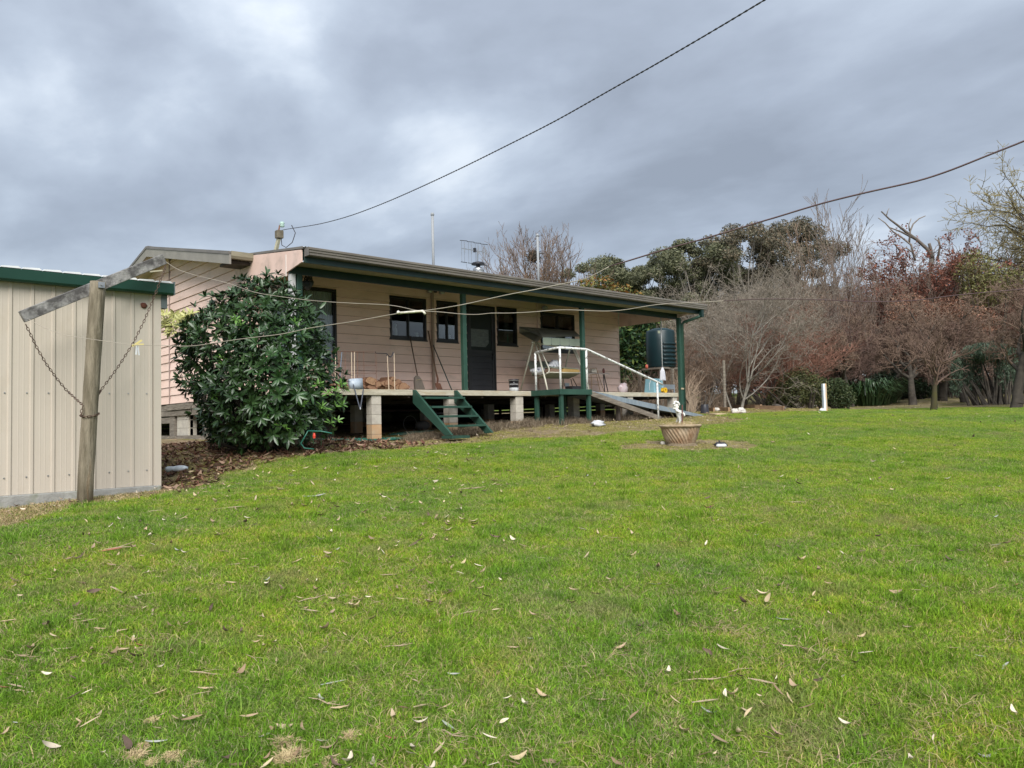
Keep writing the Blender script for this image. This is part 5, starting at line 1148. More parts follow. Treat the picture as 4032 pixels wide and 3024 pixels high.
    # garden edging timbers
    for i, (xa, ya, xb, yb, lb) in enumerate(((1060, 300, 1380, 318, 'edging timber lying behind the black bucket'), (1380, 300, 1640, 310, 'edging timber between the bucket and the white stones'), (1640, 248, 2200, 258, 'long orange brown edging board behind the white stones'), (2100, 275, 2600, 290, 'thin edging board at the right of the white stones'))):
        a = Vector(onG('zp', xa, ya)); b = Vector(onG('zp', xb, yb)); a.z += .05; b.z += .05
        tag(MB().bar(a, b, .05, .13).build('edging_board', mat('orange brown board', (.20, .125, .075), (.34, .22, .13), rough=.9, scale=4, bump=.3), None, a), lb, 'board', 'timber edging of the far garden bed')
    a = Vector(onG('z5', 1500, 1195)); b = Vector(onG('z5', 1640, 1222)); a.z += .06; b.z += .06; tag(MB().tube([a, (a + b) / 2 + Vector((0, 0, .04)), b], [.05, .06, .03], 7).build('fallen_branch', BARK, None, a), 'short thick branch lying on the far edge of the lawn', 'branch')
    b = Vector(onG('zp', 1500, 378)); a = Vector(onG('zp', 1360, 372)); tag(MB().bar(a + Vector((0, 0, .03)), b + Vector((0, 0, .03)), .3, .03).build('pale_plank', mat('pale plank', (.44, .34, .20), (.52, .42, .27), rough=.85), None, a), 'short pale plank at the tip of the steel ramp', 'plank')
    # leaning pole and stakes
    a = Vector(onD('zp', 845, 45, 20.2)); b = Vector(onG('zp', 1045, 312)); tag(MB().tube([a, b], .022, 7).build('leaning_pole', BARK, None, b), 'thin brown pole leaning outward from the corner post', 'pole')
    def post(f, xb, yb, xt, yt, r, mt, label, name='stake', sq=False, grp=None):
        b = Vector(onG(f, xb, yb)); d = float(np.dot(np.array(b[:2]), FW)); a = Vector(onD(f, xt, yt, d)); o = (MB().bar(b - Vector((0, 0, .1)), a, r * 2, r * 2, (1, 0, 0)) if sq else MB().tube([b - Vector((0, 0, .1)), a], r, 8)).build(name, mt, None, b); return tag(o, label, 'post', grp)
    post('z5', 1078, 1225, 1065, 755, .04, TIMB, 'thin bare stake rising behind the white stones')
    w = mat('faded white post', (.46, .45, .42), (.6, .58, .54), rough=.8, scale=3)
    post('z5', 778, 1095, 772, 865, .04, w, 'pale fence post behind the corner of the verandah, the left one', 'fence_post', grp=None)
    post('z5', 866, 1165, 866, 985, .045, w, 'short white topped fence post above the black bucket', 'fence_post')
    post('z5', 1128, 1175, 1112, 950, .07, RUST, 'rust brown post behind the thin bare stake', 'fence_post', True)
    b = Vector(onG('zc', 358, 758)); d = float(np.dot(np.array(b[:2]), FW)); t = thing('tap_post', 'white post with an orange stained side at the far lawn edge', 'post', b)
    k = d / 3026 * .42134; h = 258 * k
    u = Vector((RT[0], RT[1], 0)); f = Vector((FW[0], FW[1], 0)); c = b
    def blk(u0, u1, z0, z1, nm, mt):
        P = [c + u * (x * k) + f * y + Vector((0, 0, z)) for z in (z0, z1) for x, y in ((u0, 0), (u1, 0), (u1, .12), (u0, .12))]; MB().hexa(P).build(nm, mt, t, bevel=.004)
    blk(-12, 5, -.1, h, 'white_face', mat('blue white paint', (.60, .68, .76), (.72, .76, .80), rough=.6, scale=5)); blk(5.2, 19, -.1, h - .0, 'stained_face', mat('orange stained timber', (.42, .36, .30), (.58, .33, .10), rough=.7, scale=2.2, stretch=(1, 1, .6), contrast=(.45, .55)))
    MB().blob(c + u * (-28 * k), (.16, .1, .08), 8, 6, .2, 1).build('footing', WHITE, t)
undercroft()

# ------------------------------------------------------------------ URN AND STATUE
def urn():
    c = Vector(onG('zp', 800, 890)); d = float(np.dot(np.array(c[:2]), FW)); k = d / 3026 * .22604
    t = thing('garden_urn', 'wide stained terracotta urn with spiral fluting on the lawn', 'urn', c)
    prof = [(205, -5), (222, 10), (262, 90), (300, 190), (325, 285), (335, 305)]
    n = 180; V = []; F = []
    P2 = []
    for i in range(len(prof) - 1):
        for s in range(5):
            f = s / 5; P2.append((prof[i][0] * (1 - f) + prof[i + 1][0] * f, prof[i][1] * (1 - f) + prof[i + 1][1] * f))
    P2.append(prof[-1]); mb = MB(); mb.v = []
    for i, (r, z) in enumerate(P2):
        tw = .55 * z / 300; fade = min(1, (310 - z) / 30)
        for j in range(n):
            th = 2 * math.pi * j / n; rr = (r + 22 * fade * (abs(math.sin((th + tw) * 15)) - .5)) * k; mb.v.append((c.x + rr * math.cos(th), c.y + rr * math.sin(th), c.z + z * k))
    for i in range(len(P2) - 1):
        for j in range(n): j2 = (j + 1) % n; mb.f.append((i * n + j, i * n + j2, (i + 1) * n + j2, (i + 1) * n + j))
    mb.build('bowl', URNM, t, smooth=True)
    MB().lathe([(330 * k, 298 * k), (352 * k, 305 * k), (366 * k, 325 * k), (362 * k, 345 * k), (345 * k, 350 * k), (325 * k, 345 * k), (322 * k, 300 * k)], c, 48, cap=False, mod=lambda a, i: 1 + .008 * math.sin(a * 5)).build('rim', mat('stained urn rim', (.26, .19, .12), (.38, .30, .20), rough=.9, scale=9, c3=(.15, .13, .09), s3=6, bump=.4), t, smooth=True)
    MB().lathe([(0.01, 318 * k), (328 * k, 312 * k)], c, 24, cap=False).build('soil', mat('dry soil', (.16, .12, .08), (.24, .18, .12), rough=1, bump=.5), t)
    # dry mulch mound under it
    MB().lathe([(330 * k, -.06), (255 * k, .03), (205 * k, .05)], c - Vector((0, 0, .01)), 24, mod=lambda a, i: 1 + .08 * math.sin(a * 4 + i)).build('mulch_mound', mat('dry mulch', (.14, .11, .07), (.22, .17, .11), rough=1, scale=30, bump=.8), t, smooth=True)
    rg = random.Random(6); mb = MB()
    for q in range(260):
        th = rnd(rg, 0, 6.28); r = math.sqrt(rg.random()) * 250 * k; p = c + Vector((r * math.cos(th), r * math.sin(th), 325 * k)); h = rnd(rg, .04, .13); l = Vector((rnd(rg, -.09, .09), rnd(rg, -.09, .09), h * .6)); mb.tube([p, p + l * .5 + Vector((0, 0, h * .3)), p + l], [.0016, .0014, .0005], 3)
    for x0, y0, x1, y1 in ((590, 500, 515, 375), (690, 425, 560, 225)): mb.tube([Vector(onD('zp', x0, y0, d)), Vector(onD('zp', x1, y1, d))], .002, 3)
    tag(mb.build('dry_grass_tuft', STRAW, None, c + Vector((0, 0, 325 * k))), 'dry straw coloured grass growing in the urn round the statue', 'dry grass', kind='stuff')
    p0 = Vector(onD('zp', 822, 545, d - .12)); p1 = Vector(onD('zp', 824, 195, d - .12)); tag(MB().tube([p0, p1], .011, 7).build('metal_rod', mat('maroon rod', (.12, .045, .04), (.17, .07, .06), rough=.7), None, p0), 'dark red metal rod standing upright in the urn before the statue', 'rod')
    # kneeling child figure, head bowed to the right
    t = thing('cherub_statue', 'white stone statue of a curly haired child leaning forward in the urn', 'statue', Vector(onD('zp', 760, 520, d)))
    S = lambda x, y, dd=0: Vector(onD('zp', x, y, d + dd)) - OFF[t.name]
    J = [(S(770, 385), 52), (S(755, 345), 50), (S(735, 300), 50), (S(722, 268), 30), (S(722, 235), 42), (S(728, 190), 52),
         (S(745, 292, .05), 26), (S(800, 305, .09), 19), (S(855, 345, .12), 16), (S(868, 388, .06), 15),
         (S(735, 300, -.05), 26), (S(775, 318, -.10), 19), (S(835, 345, -.12), 16), (S(855, 395, -.05), 14),
         (S(765, 410, .04), 34), (S(740, 470, .06), 26), (S(718, 505, .07), 20), (S(785, 420, -.04), 36), (S(790, 480, -.05), 28), (S(770, 525, -.06), 20), (S(762, 205, -.0), 22), (S(690, 250), 28)]
    E = [(0, 1), (1, 2), (2, 3), (3, 4), (4, 5), (2, 6), (6, 7), (7, 8), (8, 9), (2, 10), (10, 11), (11, 12), (12, 13), (0, 14), (14, 15), (15, 16), (0, 17), (17, 18), (18, 19), (5, 20), (4, 21)]
    me = bpy.data.meshes.new('figure'); me.from_pydata([tuple(j[0]) for j in J], E, []); me.materials.append(STATUE); o = bpy.data.objects.new('figure', me); COL.objects.link(o); o.parent = t
    sk = o.modifiers.new('skin', 'SKIN'); sl = me.skin_vertices[0].data
    for i, j in enumerate(J): sl[i].radius = (j[1] * k * .8, j[1] * k * .8)
    sl[0].use_root = True; sb = o.modifiers.new('sub', 'SUBSURF'); sb.levels = 2; sb.render_levels = 2; sk.use_smooth_shade = True
    hr = MB()
    for q in range(34):
        u = Vector((rg.gauss(0, 1), rg.gauss(0, 1), rg.gauss(0, 1) + .35)).normalized(); cc = Vector(onD('zp', 718, 192, d)) + Vector((u.x * 52 * k, u.y * 50 * k, u.z * 52 * k)); hr.blob(cc, (18 * k,) * 3, 6, 5, .15, q)
    hr.blob(Vector(onD('zp', 690, 258, d)), (34 * k, 30 * k, 20 * k), 8, 6, .2, 3)
    hr.build('curly_hair', STATUE, t, smooth=True)
    fc = MB(); e0 = Vector(onD('zp', 770, 195, d - .02)); fc.blob(e0 + Vector((0, 0, 0)), (13 * k, 10 * k, 12 * k), 6, 5).blob(Vector(onD('zp', 780, 185, d)), (9 * k, 8 * k, 7 * k), 6, 5); fc.build('face', STATUE, t, smooth=True)
urn()

# ------------------------------------------------------------------ WATER TANK
def tank():
    d = 23.0; T = lambda x, y: Vector(onD('zt', x, y, d)); k = d / 3026 * .27725
    zt = T(480, 345).z; zb = T(480, 885).z; c = Vector(onD('zt', 590, 885, d + .5)); r = 208 * k; g = float(gz(c.x, c.y))
    t = thing('water_tank', 'dark green ribbed poly tank raised on a stand beyond the verandah end', 'water tank', (c.x, c.y, g))
    h = zt - zb; prof = [(r * .98, 0), (r, .03), (r, h - .05), (r * .95, h), (r * .5, h + .07), (.02, h + .09)]
    MB().lathe(prof, (c.x, c.y, zb), 40).build('tank_wall', TANKM, t, smooth=True)
    for i in range(6):
        z = zb + h * (.10 + i * .105); a0 = -2.25; m_ = MB(); P = []
        m_.tube([(c.x + (r + .004) * math.cos(a), c.y + (r + .004) * math.sin(a), z) for a in np.linspace(-2.35, -.75, 14)], .035, 6); m_.build('rib', TANKM, t, smooth=True)
    lp = T(473, 398); MB().box(lp.x - .05, lp.x + .05, c.y - r * .96, c.y - r * .93, lp.z - .04, lp.z + .04).build('label_plate', mat('grey label', (.25, .27, .2)), t)
    for dx in (-.55, 0, .55):
        for dy in (-.4, .4): MB().box(c.x + dx - .04, c.x + dx + .04, c.y + dy - .04, c.y + dy + .04, g - .1, zb - .06).build('stand_leg', TIMB, t)
    MB().box(c.x - r, c.x + r, c.y - r * .9, c.y + r * .9, zb - .06, zb - .002).build('stand_top', TIMB, t)
    v_ = T(383, 880); MB().tube([v_, v_ + Vector((.18, .1, .06))], .025, 8).build('outlet_pipe', METAL, t); MB().blob(v_, (.045, .045, .07), 8, 6, .05).build('valve', mat('faded red valve', (.65, .16, .10), rough=.5), t)
tank()

# ------------------------------------------------------------------ TREES
def segs_mesh(S, sides):
    """S: array n x 8 (p0 xyz, p1 xyz, r0, r1) -> prisms"""
    S = np.array(S, np.float32); p0, p1, r0, r1 = S[:, 0:3], S[:, 3:6], S[:, 6], S[:, 7]; d = p1 - p0; d /= np.linalg.norm(d, axis=1, keepdims=True) + 1e-9
    ref = np.where(np.abs(d[:, 2:3]) > .9, np.array([[1, 0, 0]]), np.array([[0, 0, 1]])); a = np.cross(d, ref); a /= np.linalg.norm(a, axis=1, keepdims=True); b = np.cross(d, a)
    th = np.arange(sides) * 2 * np.pi / sides; ca = np.cos(th)[None, :, None]; sa = np.sin(th)[None, :, None]; off = a[:, None] * ca + b[:, None] * sa
    V = np.stack([p0[:, None] + off * r0[:, None, None], p1[:, None] + off * r1[:, None, None]], 1).reshape(-1, 3); n = len(S); j = np.arange(sides); j2 = (j + 1) % sides
    F = np.stack([j, j2, sides + j2, sides + j], -1)[None] + (np.arange(n) * 2 * sides)[:, None, None]
    return V, F.reshape(-1, 4)
def grow(rg, out, p, d, ln, r, lv, P):
    """P: per level (segments, wander, children, length ratio, angle range, upward pull)"""
    ns, wan, nc, lr, ang, up = P[lv][:6]; sl = ln / ns; last = lv == len(P) - 1; pts = []
    for i in range(ns):
        f0 = i / ns; f1 = (i + 1) / ns; d = Vector((d.x + rg.gauss(0, wan), d.y + rg.gauss(0, wan), d.z + rg.gauss(0, wan) + up / ns)).normalized(); q = p + d * sl
        ra = r * (1 - f0 * .75); rb = r * (1 - f1 * .75) if not last or i < ns - 1 else r * .15
        out.append((p.x, p.y, p.z, q.x, q.y, q.z, ra, rb, lv)); p = q; pts.append((p.copy(), d.copy(), f1))
    if last: return
    for k in range(nc):
        f = rnd(rg, P[lv][6] if len(P[lv]) > 6 else .3, 1); i = min(int(f * ns), ns - 1); q, dd, ff = pts[i]
        a = dd.orthogonal().normalized(); a.rotate(Matrix.Rotation(rnd(rg, 0, 6.28), 3, dd)); an = R_(rnd(rg, *ang)); nd = dd * math.cos(an) + a * math.sin(an)
        grow(rg, out, q, nd, ln * lr * rnd(rg, .7, 1.15) * (1.1 - .35 * f), max(r * .55 * (1 - f * .5), .004), lv + 1, P)
def bare_tree(name, label, seed, h, r, P, mt, bark=BARK, stems=1, spread=.1, minr=.0, split=2, lean=(0, 0)):
    rg = random.Random(seed); out = []
    for s in range(stems):
        a = rnd(rg, 0, 6.28); dv = Vector((math.cos(a) * spread * (1 if stems > 1 else .3) * rg.random() + lean[0], math.sin(a) * spread * rg.random() + lean[1], 1)).normalized()
        grow(rg, out, Vector((math.cos(a) * .15 * (stems > 1), math.sin(a) * .15 * (stems > 1), -.15)), dv, h * rnd(rg, .8, 1.0), r * (1 if stems == 1 else rnd(rg, .6, 1)), 0, P)
    A = np.array(out); A[:, 6] = np.maximum(A[:, 6], minr); A[:, 7] = np.maximum(A[:, 7], minr * .6)
    t = thing(name, label, 'tree' if 'tree' in name or 'poplar' in name else 'shrub', (0, 0, 0))
    lo = A[A[:, 8] < split]; hi = A[A[:, 8] >= split]
    V, F = segs_mesh(lo[:, :8], 7); np_mesh('trunk', V, F, bark, parent=t, smooth=True)
    V, F = segs_mesh(hi[:, :8], 3); np_mesh('crown', V, F, mt, parent=t)
    return t, A
def put(t, vx, D, rz=0, s=1, label=None, group=None, first=False, zoff=0):
    l = (vx - 1106) / 1661 * D; p = DL(D, l); loc = (p[0], p[1], float(gz(p[0], p[1])) + zoff)
    if first:
        t.location = loc; t.rotation_euler = (0, 0, rz); t.scale = (s, s, s) if not hasattr(s, '__len__') else s
        if label: t['label'] = label
        if group: t['group'] = group
        return t
    return copy_thing(t, loc, rz, s, label, group)
def leafcloud(name, pts, size, cols, mt, parent, rg, aspect=.35, droop=0, sizej=.4, kind=True):
    n = len(pts); pts = np.asarray(pts, np.float32); g = np.random.default_rng(rg.randint(0, 9999))
    a = g.normal(size=(n, 3)); a[:, 2] = a[:, 2] * .6 - droop; a /= np.linalg.norm(a, axis=1, keepdims=True); b = np.cross(a, g.normal(size=(n, 3))); b /= np.linalg.norm(b, axis=1, keepdims=True)
    s = size * (1 + sizej * (g.random(n) * 2 - 1)); a *= s[:, None] * .5; b *= s[:, None] * .5 * aspect
    V = np.stack([pts - a, pts + b, pts + a, pts - b], 1).reshape(-1, 3); F = np.arange(4 * n).reshape(n, 4)
    c = np.asarray(cols, np.float32); ci = c[g.integers(0, len(c), n)] * (1 + .25 * (g.random((n, 1)) * 2 - 1)); col = np.repeat(ci, 4, axis=0)
    o = np_mesh(name, V, F, mt, parent=parent, col=col)
    if kind: o['kind'] = 'stuff'
    return o
def clump_noise(scale, lo, hi):
    def f(t, col):
        L = t.links.new; g = N(t, 'ShaderNodeNewGeometry'); n = N(t, 'ShaderNodeTexNoise'); L(g.outputs['Position'], n.inputs['Vector']); n.inputs['Scale'].default_value = scale; n.inputs['Detail'].default_value = 3
        v = mth(t, 'ADD', lo, mth(t, 'MULTIPLY', n.outputs[0], hi - lo)); s = N(t, 'ShaderNodeVectorMath', operation='SCALE'); L(col, s.inputs[0]); L(v, s.inputs[3]); return s.outputs[0]
    return f
LEAFM = attr_mat('tree foliage', .6, .15, clump_noise(.5, .6, 1.4))

def fruit_trees():
    PF = [(7, .10, 8, .95, (35, 78), .0, .45), (8, .18, 8, .62, (25, 65), .22, .15), (7, .22, 8, .52, (25, 75), .12, .12), (5, .25, 6, .5, (25, 75), .08, .1), (3, .25, 0, 0, (0, 0), .05)]
    t1, _ = bare_tree('fruit_tree', 'x', 21, 2.3, .17, PF, TWIGB, BARKD, minr=.008)
    t2, _ = bare_tree('fruit_tree', 'x', 33, 2.2, .15, PF, TWIGP, BARKD, minr=.007)
    gp = 'bare spreading orchard trees at the far lawn edge'
    put(t1, 1838, 29.5, .3, 1.05, 'bare spreading fruit tree behind the white tap post, with a horizontal dark limb', gp, True)
    put(t2, 1918, 31, 2.2, 1.12, 'bare fruit tree with a forked dark trunk beside the strappy green clump', gp, True)
    put(t1, 2190, 24.5, 3.9, 1.15, 'bare grey fruit tree cut by the right edge, its trunk leaning', gp)
    put(t2, 2130, 34, 5.1, 1.1, 'bare fruit tree behind the gap where the sunlit field shows', gp)
    put(t1, 1990, 36, 1.1, 1.2, 'bare fruit tree behind the mossy young trunk', gp)
    put(t2, 1760, 34, 4.4, 1.2, 'bare fruit tree behind the olive shrub', gp)
    put(t2, 2085, 30, 3.3, 1.2, 'bare fruit tree whose crown fills the space right of the mossy trunk', gp); put(t1, 2035, 32, 2.2, 1.25, 'bare fruit tree just behind the mossy trunk', gp); put(t1, 1970, 29.5, 5.2, 1.0, 'bare fruit tree between the forked trunk and the mossy trunk', gp); put(t2, 1790, 31, 1.0, 1.05, 'bare fruit tree overlapping the left side of the orchard', gp)
    # young tree with a mossy trunk
    PY = [(5, .04, 15, 1.0, (15, 65), .2, .3), (7, .16, 7, .55, (20, 60), .2, .2), (4, .18, 4, .5, (20, 50), .3, .2), (3, .2, 0, 0, (0, 0), .2)]
    t3, _ = bare_tree('young_fruit_tree', 'x', 5, 1.4, .11, PY, TWIGB, mat('mossy trunk', (.06, .055, .018), (.05, .04, .03), rough=1, scale=3, bump=.6), minr=.006, split=1)
    put(t3, 2013, 25.2, 0, 1.15, 'young bare tree with a yellow green mossy trunk at the lawn edge', None, True)
    # pale lichen covered tree left of the orchard
    PL = [(5, .08, 9, 1.0, (15, 50), .25, .15), (7, .14, 7, .6, (20, 60), .35, .2), (6, .18, 6, .5, (25, 65), .15, .2), (4, .22, 5, .5, (30, 70), .0, .2), (3, .22, 0, 0, (0, 0), 0)]
    t4, _ = bare_tree('lichen_tree', 'x', 8, 3.6, .075, PL, TWIGG, mat('pale grey bark', (.17, .155, .13), (.27, .25, .215), rough=.95, scale=6), minr=.007, stems=3, spread=.45)
    put(t4, 1590, 25, .5, .74, 'tall bare tree with pale lichen covered twigs right of the verandah corner', None, True)
    c = put(t4, 1665, 29, 2.6, .82, 'second pale lichen twigged bare tree, behind the thin stake', None)
    put(t4, 1512, 30, 4.1, .55, 'pale twigged bare tree seen close past the corner post', None)
fruit_trees()
ORD = ['first', 'second', 'third', 'fourth', 'fifth', 'sixth', 'seventh', 'eighth', 'ninth', 'tenth', 'eleventh', 'twelfth', 'thirteenth', 'fourteenth', 'fifteenth']
def thickets():
    PS = [(6, .09, 7, .62, (15, 45), .25, .2), (5, .16, 6, .55, (20, 55), .2, .15), (4, .2, 5, .5, (25, 60), .15, .1), (3, .22, 0, 0, (0, 0), .1)]
    a, _ = bare_tree('bare_shrub', 'x', 41, 2.6, .035, PS, TWIGR, BARK, stems=12, spread=1.0, minr=.006, split=1)
    b, _ = bare_tree('bare_shrub', 'x', 42, 2.8, .035, PS, TWIGB, BARK, stems=12, spread=.9, minr=.006, split=1)
    c, _ = bare_tree('bare_shrub', 'x', 43, 2.7, .03, PS, TWIGP, BARK, stems=12, spread=1.1, minr=.006, split=1)
    K = {'a': a, 'b': b, 'c': c}; done = set(); gp = 'bare multi stemmed shrubs in the thicket'
    spots = [('b', 1512, 25, 0.80), ('b', 1540, 31, 1.00), ('a', 1600, 30, 1.00), ('a', 1645, 27.5, 0.95), ('a', 1680, 27, 1.05), ('c', 1590, 34, 1.30), ('a', 1720, 29, 1.10), ('b', 1660, 33, 1.50), ('c', 1730, 34, 1.50), ('a', 1780, 39, 1.45), ('b', 1820, 42, 1.82), ('c', 1860, 44, 2.05),
             ('a', 1900, 43, 1.93), ('b', 1950, 45, 2.05), ('a', 1985, 41, 1.63), ('a', 2030, 43, 1.93), ('c', 2060, 46, 2.17), ('a', 2090, 41, 1.82), ('b', 2120, 44, 2.05), ('c', 2160, 41, 1.82), ('a', 2200, 39, 1.69), ('b', 2235, 42, 2.05), ('c', 2270, 38, 1.58), ('b', 2000, 50, 2.54), ('c', 1925, 49, 2.54), ('b', 1700, 41, 1.80), ('c', 1800, 50, 2.42), ('b', 2080, 53, 2.90), ('c', 2170, 52, 3.01), ('b', 2250, 50, 2.90), ('a', 1760, 36.5, 0.97), ('c', 1470, 33, 1.00), ('b', 1400, 36, 1.00), ('a', 1350, 38, 1.10), ('c', 1430, 29, 0.80)]
    rg = random.Random(1); col = {'a': 'reddish', 'b': 'grey brown', 'c': 'purplish'}
    for k, x, D, s in spots:
        lab = {'a': 'reddish bare twiggy shrub of the thicket', 'b': 'bare grey brown twiggy shrub of the thicket', 'c': 'bare purplish twiggy shrub of the thicket'}[k]
        nth = sorted(q[1] for q in spots if q[0] == k).index(x) + 1
        put(K[k], x, D, rnd(rg, 0, 6.28), (s * rnd(rg, .9, 1.15), s * rnd(rg, .9, 1.15), s * rnd(rg, .8, 1.0)), ORD[nth - 1] + ' from the left of the ' + lab.replace('shrub', 'shrubs'), 'bare shrubs of the thicket, ' + col[k], k not in done); done.add(k)
    # straight upright suckers
    PU = [(9, .025, 12, .36, (14, 30), .1, .2), (5, .07, 5, .45, (15, 35), .35, .2), (4, .1, 0, 0, (0, 0), .3)]
    u, _ = bare_tree('upright_sapling_tree', 'x', 51, 7.5, .045, PU, mat('pale brown shoot', (.15, .115, .09), (.23, .18, .15), rough=.9, scale=2), BARK, stems=4, spread=.10, minr=.011, split=1)
    u2, _ = bare_tree('upright_sapling_tree', 'x', 52, 7.5, .045, PU, TWIGB, BARK, stems=4, spread=.13, minr=.010, split=1)
    sp = [(1742, 35, .72), (1775, 36, 1.0), (1800, 37, 1.05), (1832, 38, 1.0), (1862, 38, .82), (1700, 36, .62), (1890, 37, .70), (1720, 38, .68), (1815, 35, .9), (1925, 38, .72), (1960, 37, .66), (1650, 37, .62), (2000, 39, .7)]
    for i, (x, D, s) in enumerate(sp): put(u if i % 2 == 0 else u2, x, D, i * 1.3, s, ORD[sorted(q[0] for q in sp).index(x)] + ' from the left of the slim straight bare saplings in the thicket', 'upright bare saplings behind the orchard', i < 2)
thickets()
def poplars():
    PP = [(8, .03, 17, .52, (18, 38), .12, .12), (6, .08, 9, .5, (15, 38), .5, .15), (5, .12, 5, .5, (18, 40), .35, .15), (3, .15, 0, 0, (0, 0), .3)]
    a, _ = bare_tree('bare_poplar', 'x', 61, 10.5, .16, PP, TWIGB, BARK, minr=.014); b, _ = bare_tree('bare_poplar', 'x', 62, 10.5, .16, PP, TWIGB, BARK, minr=.014)
    L = [(988, 50, .56, 'leftmost, lowest'), (1030, 49, .70, 'behind the television antenna'), (1070, 50, .68, 'right of the antenna'), (1105, 47, .80, 'left of the nest'), (1150, 48, .84, 'holding the dark nest'), (1172, 47, .83, 'just right of the second vent pipe'), (1198, 48, .86, 'second from right'), (1222, 47, .82, 'rightmost, leaning out')]
    for i, (x, D, s, w) in enumerate(L): put(a if i % 2 == 0 else b, x, D, i * 1.9, (s * 1.0, s * 1.0, s), 'bare poplar rising behind the roof, ' + w, 'bare poplars behind the roof', i < 2)
    c = Vector(onD('zb', 1170, 580, 47.5)); rg = random.Random(3); mb = MB().blob(c, (.4, .4, .35), 10, 7, .2, 1)
    for k in range(60):
        u = Vector((rg.gauss(0, 1), rg.gauss(0, 1), rg.gauss(0, .8))).normalized() * .4; v_ = Vector((rg.gauss(0, 1), rg.gauss(0, 1), rg.gauss(0, .5))).normalized() * .3; mb.tube([c + u - v_, c + u + v_], .015, 3)
    tag(mb.build('magpie_nest', BARKD, None, c), 'dark round stick nest high in the bare poplars behind the roof', 'nest')
poplars()
def eucalypts():
    def proto(seed, h, w, nclump, cols, flat=.75):
        rg = random.Random(seed); g = np.random.default_rng(seed); t = thing('gum_tree', 'x', 'tree', (0, 0, 0)); C = []
        for i in range(nclump):
            u = rg.random(); a = rnd(rg, 0, 6.28); z = 1 - 1.75 * u ** 1.15; r = math.sqrt(max(0, 1 - max(z, 0) ** 2)) * w * rnd(rg, .55, 1.0)
            C.append(Vector((r * math.cos(a), r * math.sin(a), h * .66 + z * h * .32 + (0))))
        P = []
        for c in C:
            s = rnd(rg, .50, 1.0) * w * .27; n = 640; q = g.normal(size=(n, 3)); q /= np.linalg.norm(q, axis=1, keepdims=True); q *= (g.random((n, 1)) ** .4); q[:, 2] = np.where(q[:, 2] < 0, q[:, 2] * .55, q[:, 2] * flat); P.append(q * s + np.array(c))
        P = np.concatenate(P); leafcloud('foliage', P, .20, cols, LEAFM, t, rg, .34, .5)
        S = []
        def limb(a, b, r0, r1):
            m_ = (a + b) / 2 + Vector((rg.gauss(0, .3), rg.gauss(0, .3), rnd(rg, -.6, .1))); p = [a, (a * .5 + m_ * .5), m_, (m_ * .5 + b * .5), b]
            for i in range(4): S.append((*p[i], *p[i + 1], r0 + (r1 - r0) * i / 4, r0 + (r1 - r0) * (i + 1) / 4))
        tr = [Vector((0, 0, -.2)), Vector((rg.gauss(0, .2), rg.gauss(0, .2), h * .25)), Vector((rg.gauss(0, .4), rg.gauss(0, .4), h * .55))]
        S.append((*tr[0], *tr[1], .28, .22)); S.append((*tr[1], *tr[2], .22, .14))
        for c in C: limb(tr[1].lerp(tr[2], rg.random()), c, .07, .02)
        V, F = segs_mesh(S, 6); np_mesh('trunk', V, F, mat('pale gum bark', (.13, .115, .10), (.24, .22, .19), rough=.9, scale=2), parent=t, smooth=True); return t
    cg = [(.11, .12, .065), (.15, .155, .09), (.075, .085, .05), (.20, .20, .115)]; cb = [(.15, .13, .085), (.115, .11, .072), (.20, .155, .105), (.085, .082, .058)]
    A = proto(71, 11, 4.2, 40, cg); B = proto(72, 11, 3.8, 38, cg); C_ = proto(73, 13, 4.0, 44, cb)
    L = [(A, 1305, 62, 1.03, 'leftmost domed grey green gum behind the roof end', 0), (B, 1390, 64, 1.0, 'grey green gum second from the left beyond the verandah roof', 0), (A, 1450, 62, 1.08, 'rounded green gum standing above the right end of the gutter', 1), (B, 1510, 60, 1.12, 'green gum above the verandah corner, third dome', 1), (C_, 1612, 60, 1.04, 'tall brownish gum, the left of the two highest domes', 0),
         (C_, 1728, 62, 1.10, 'tallest brownish gum with a ragged rounded top', 1), (A, 1565, 62, 1.0, 'lower green gum in the dip between the domes', 1), (B, 1680, 68, 1.02, 'green gum in shade behind the two highest domes', 1), (A, 1262, 66, .8, 'low gum at the left end of the row', 1), (B, 1780, 66, .85, 'narrow dark gum at the right end of the row', 1), (A, 1480, 70, .95, 'gum in the second row behind the third dome', 1), (B, 1350, 70, .98, 'gum in the second row behind the roof end', 1), (C_, 1620, 72, .9, 'brownish gum low behind the left high dome', 1)]
    seen = set(); rg = random.Random(5)
    for p, x, D, s, lab, _ in L: put(p, x, D, rnd(rg, 0, 6), (s, s, s), lab, 'gum trees in the row beyond the garden', p.name not in seen); seen.add(p.name)
eucalypts()
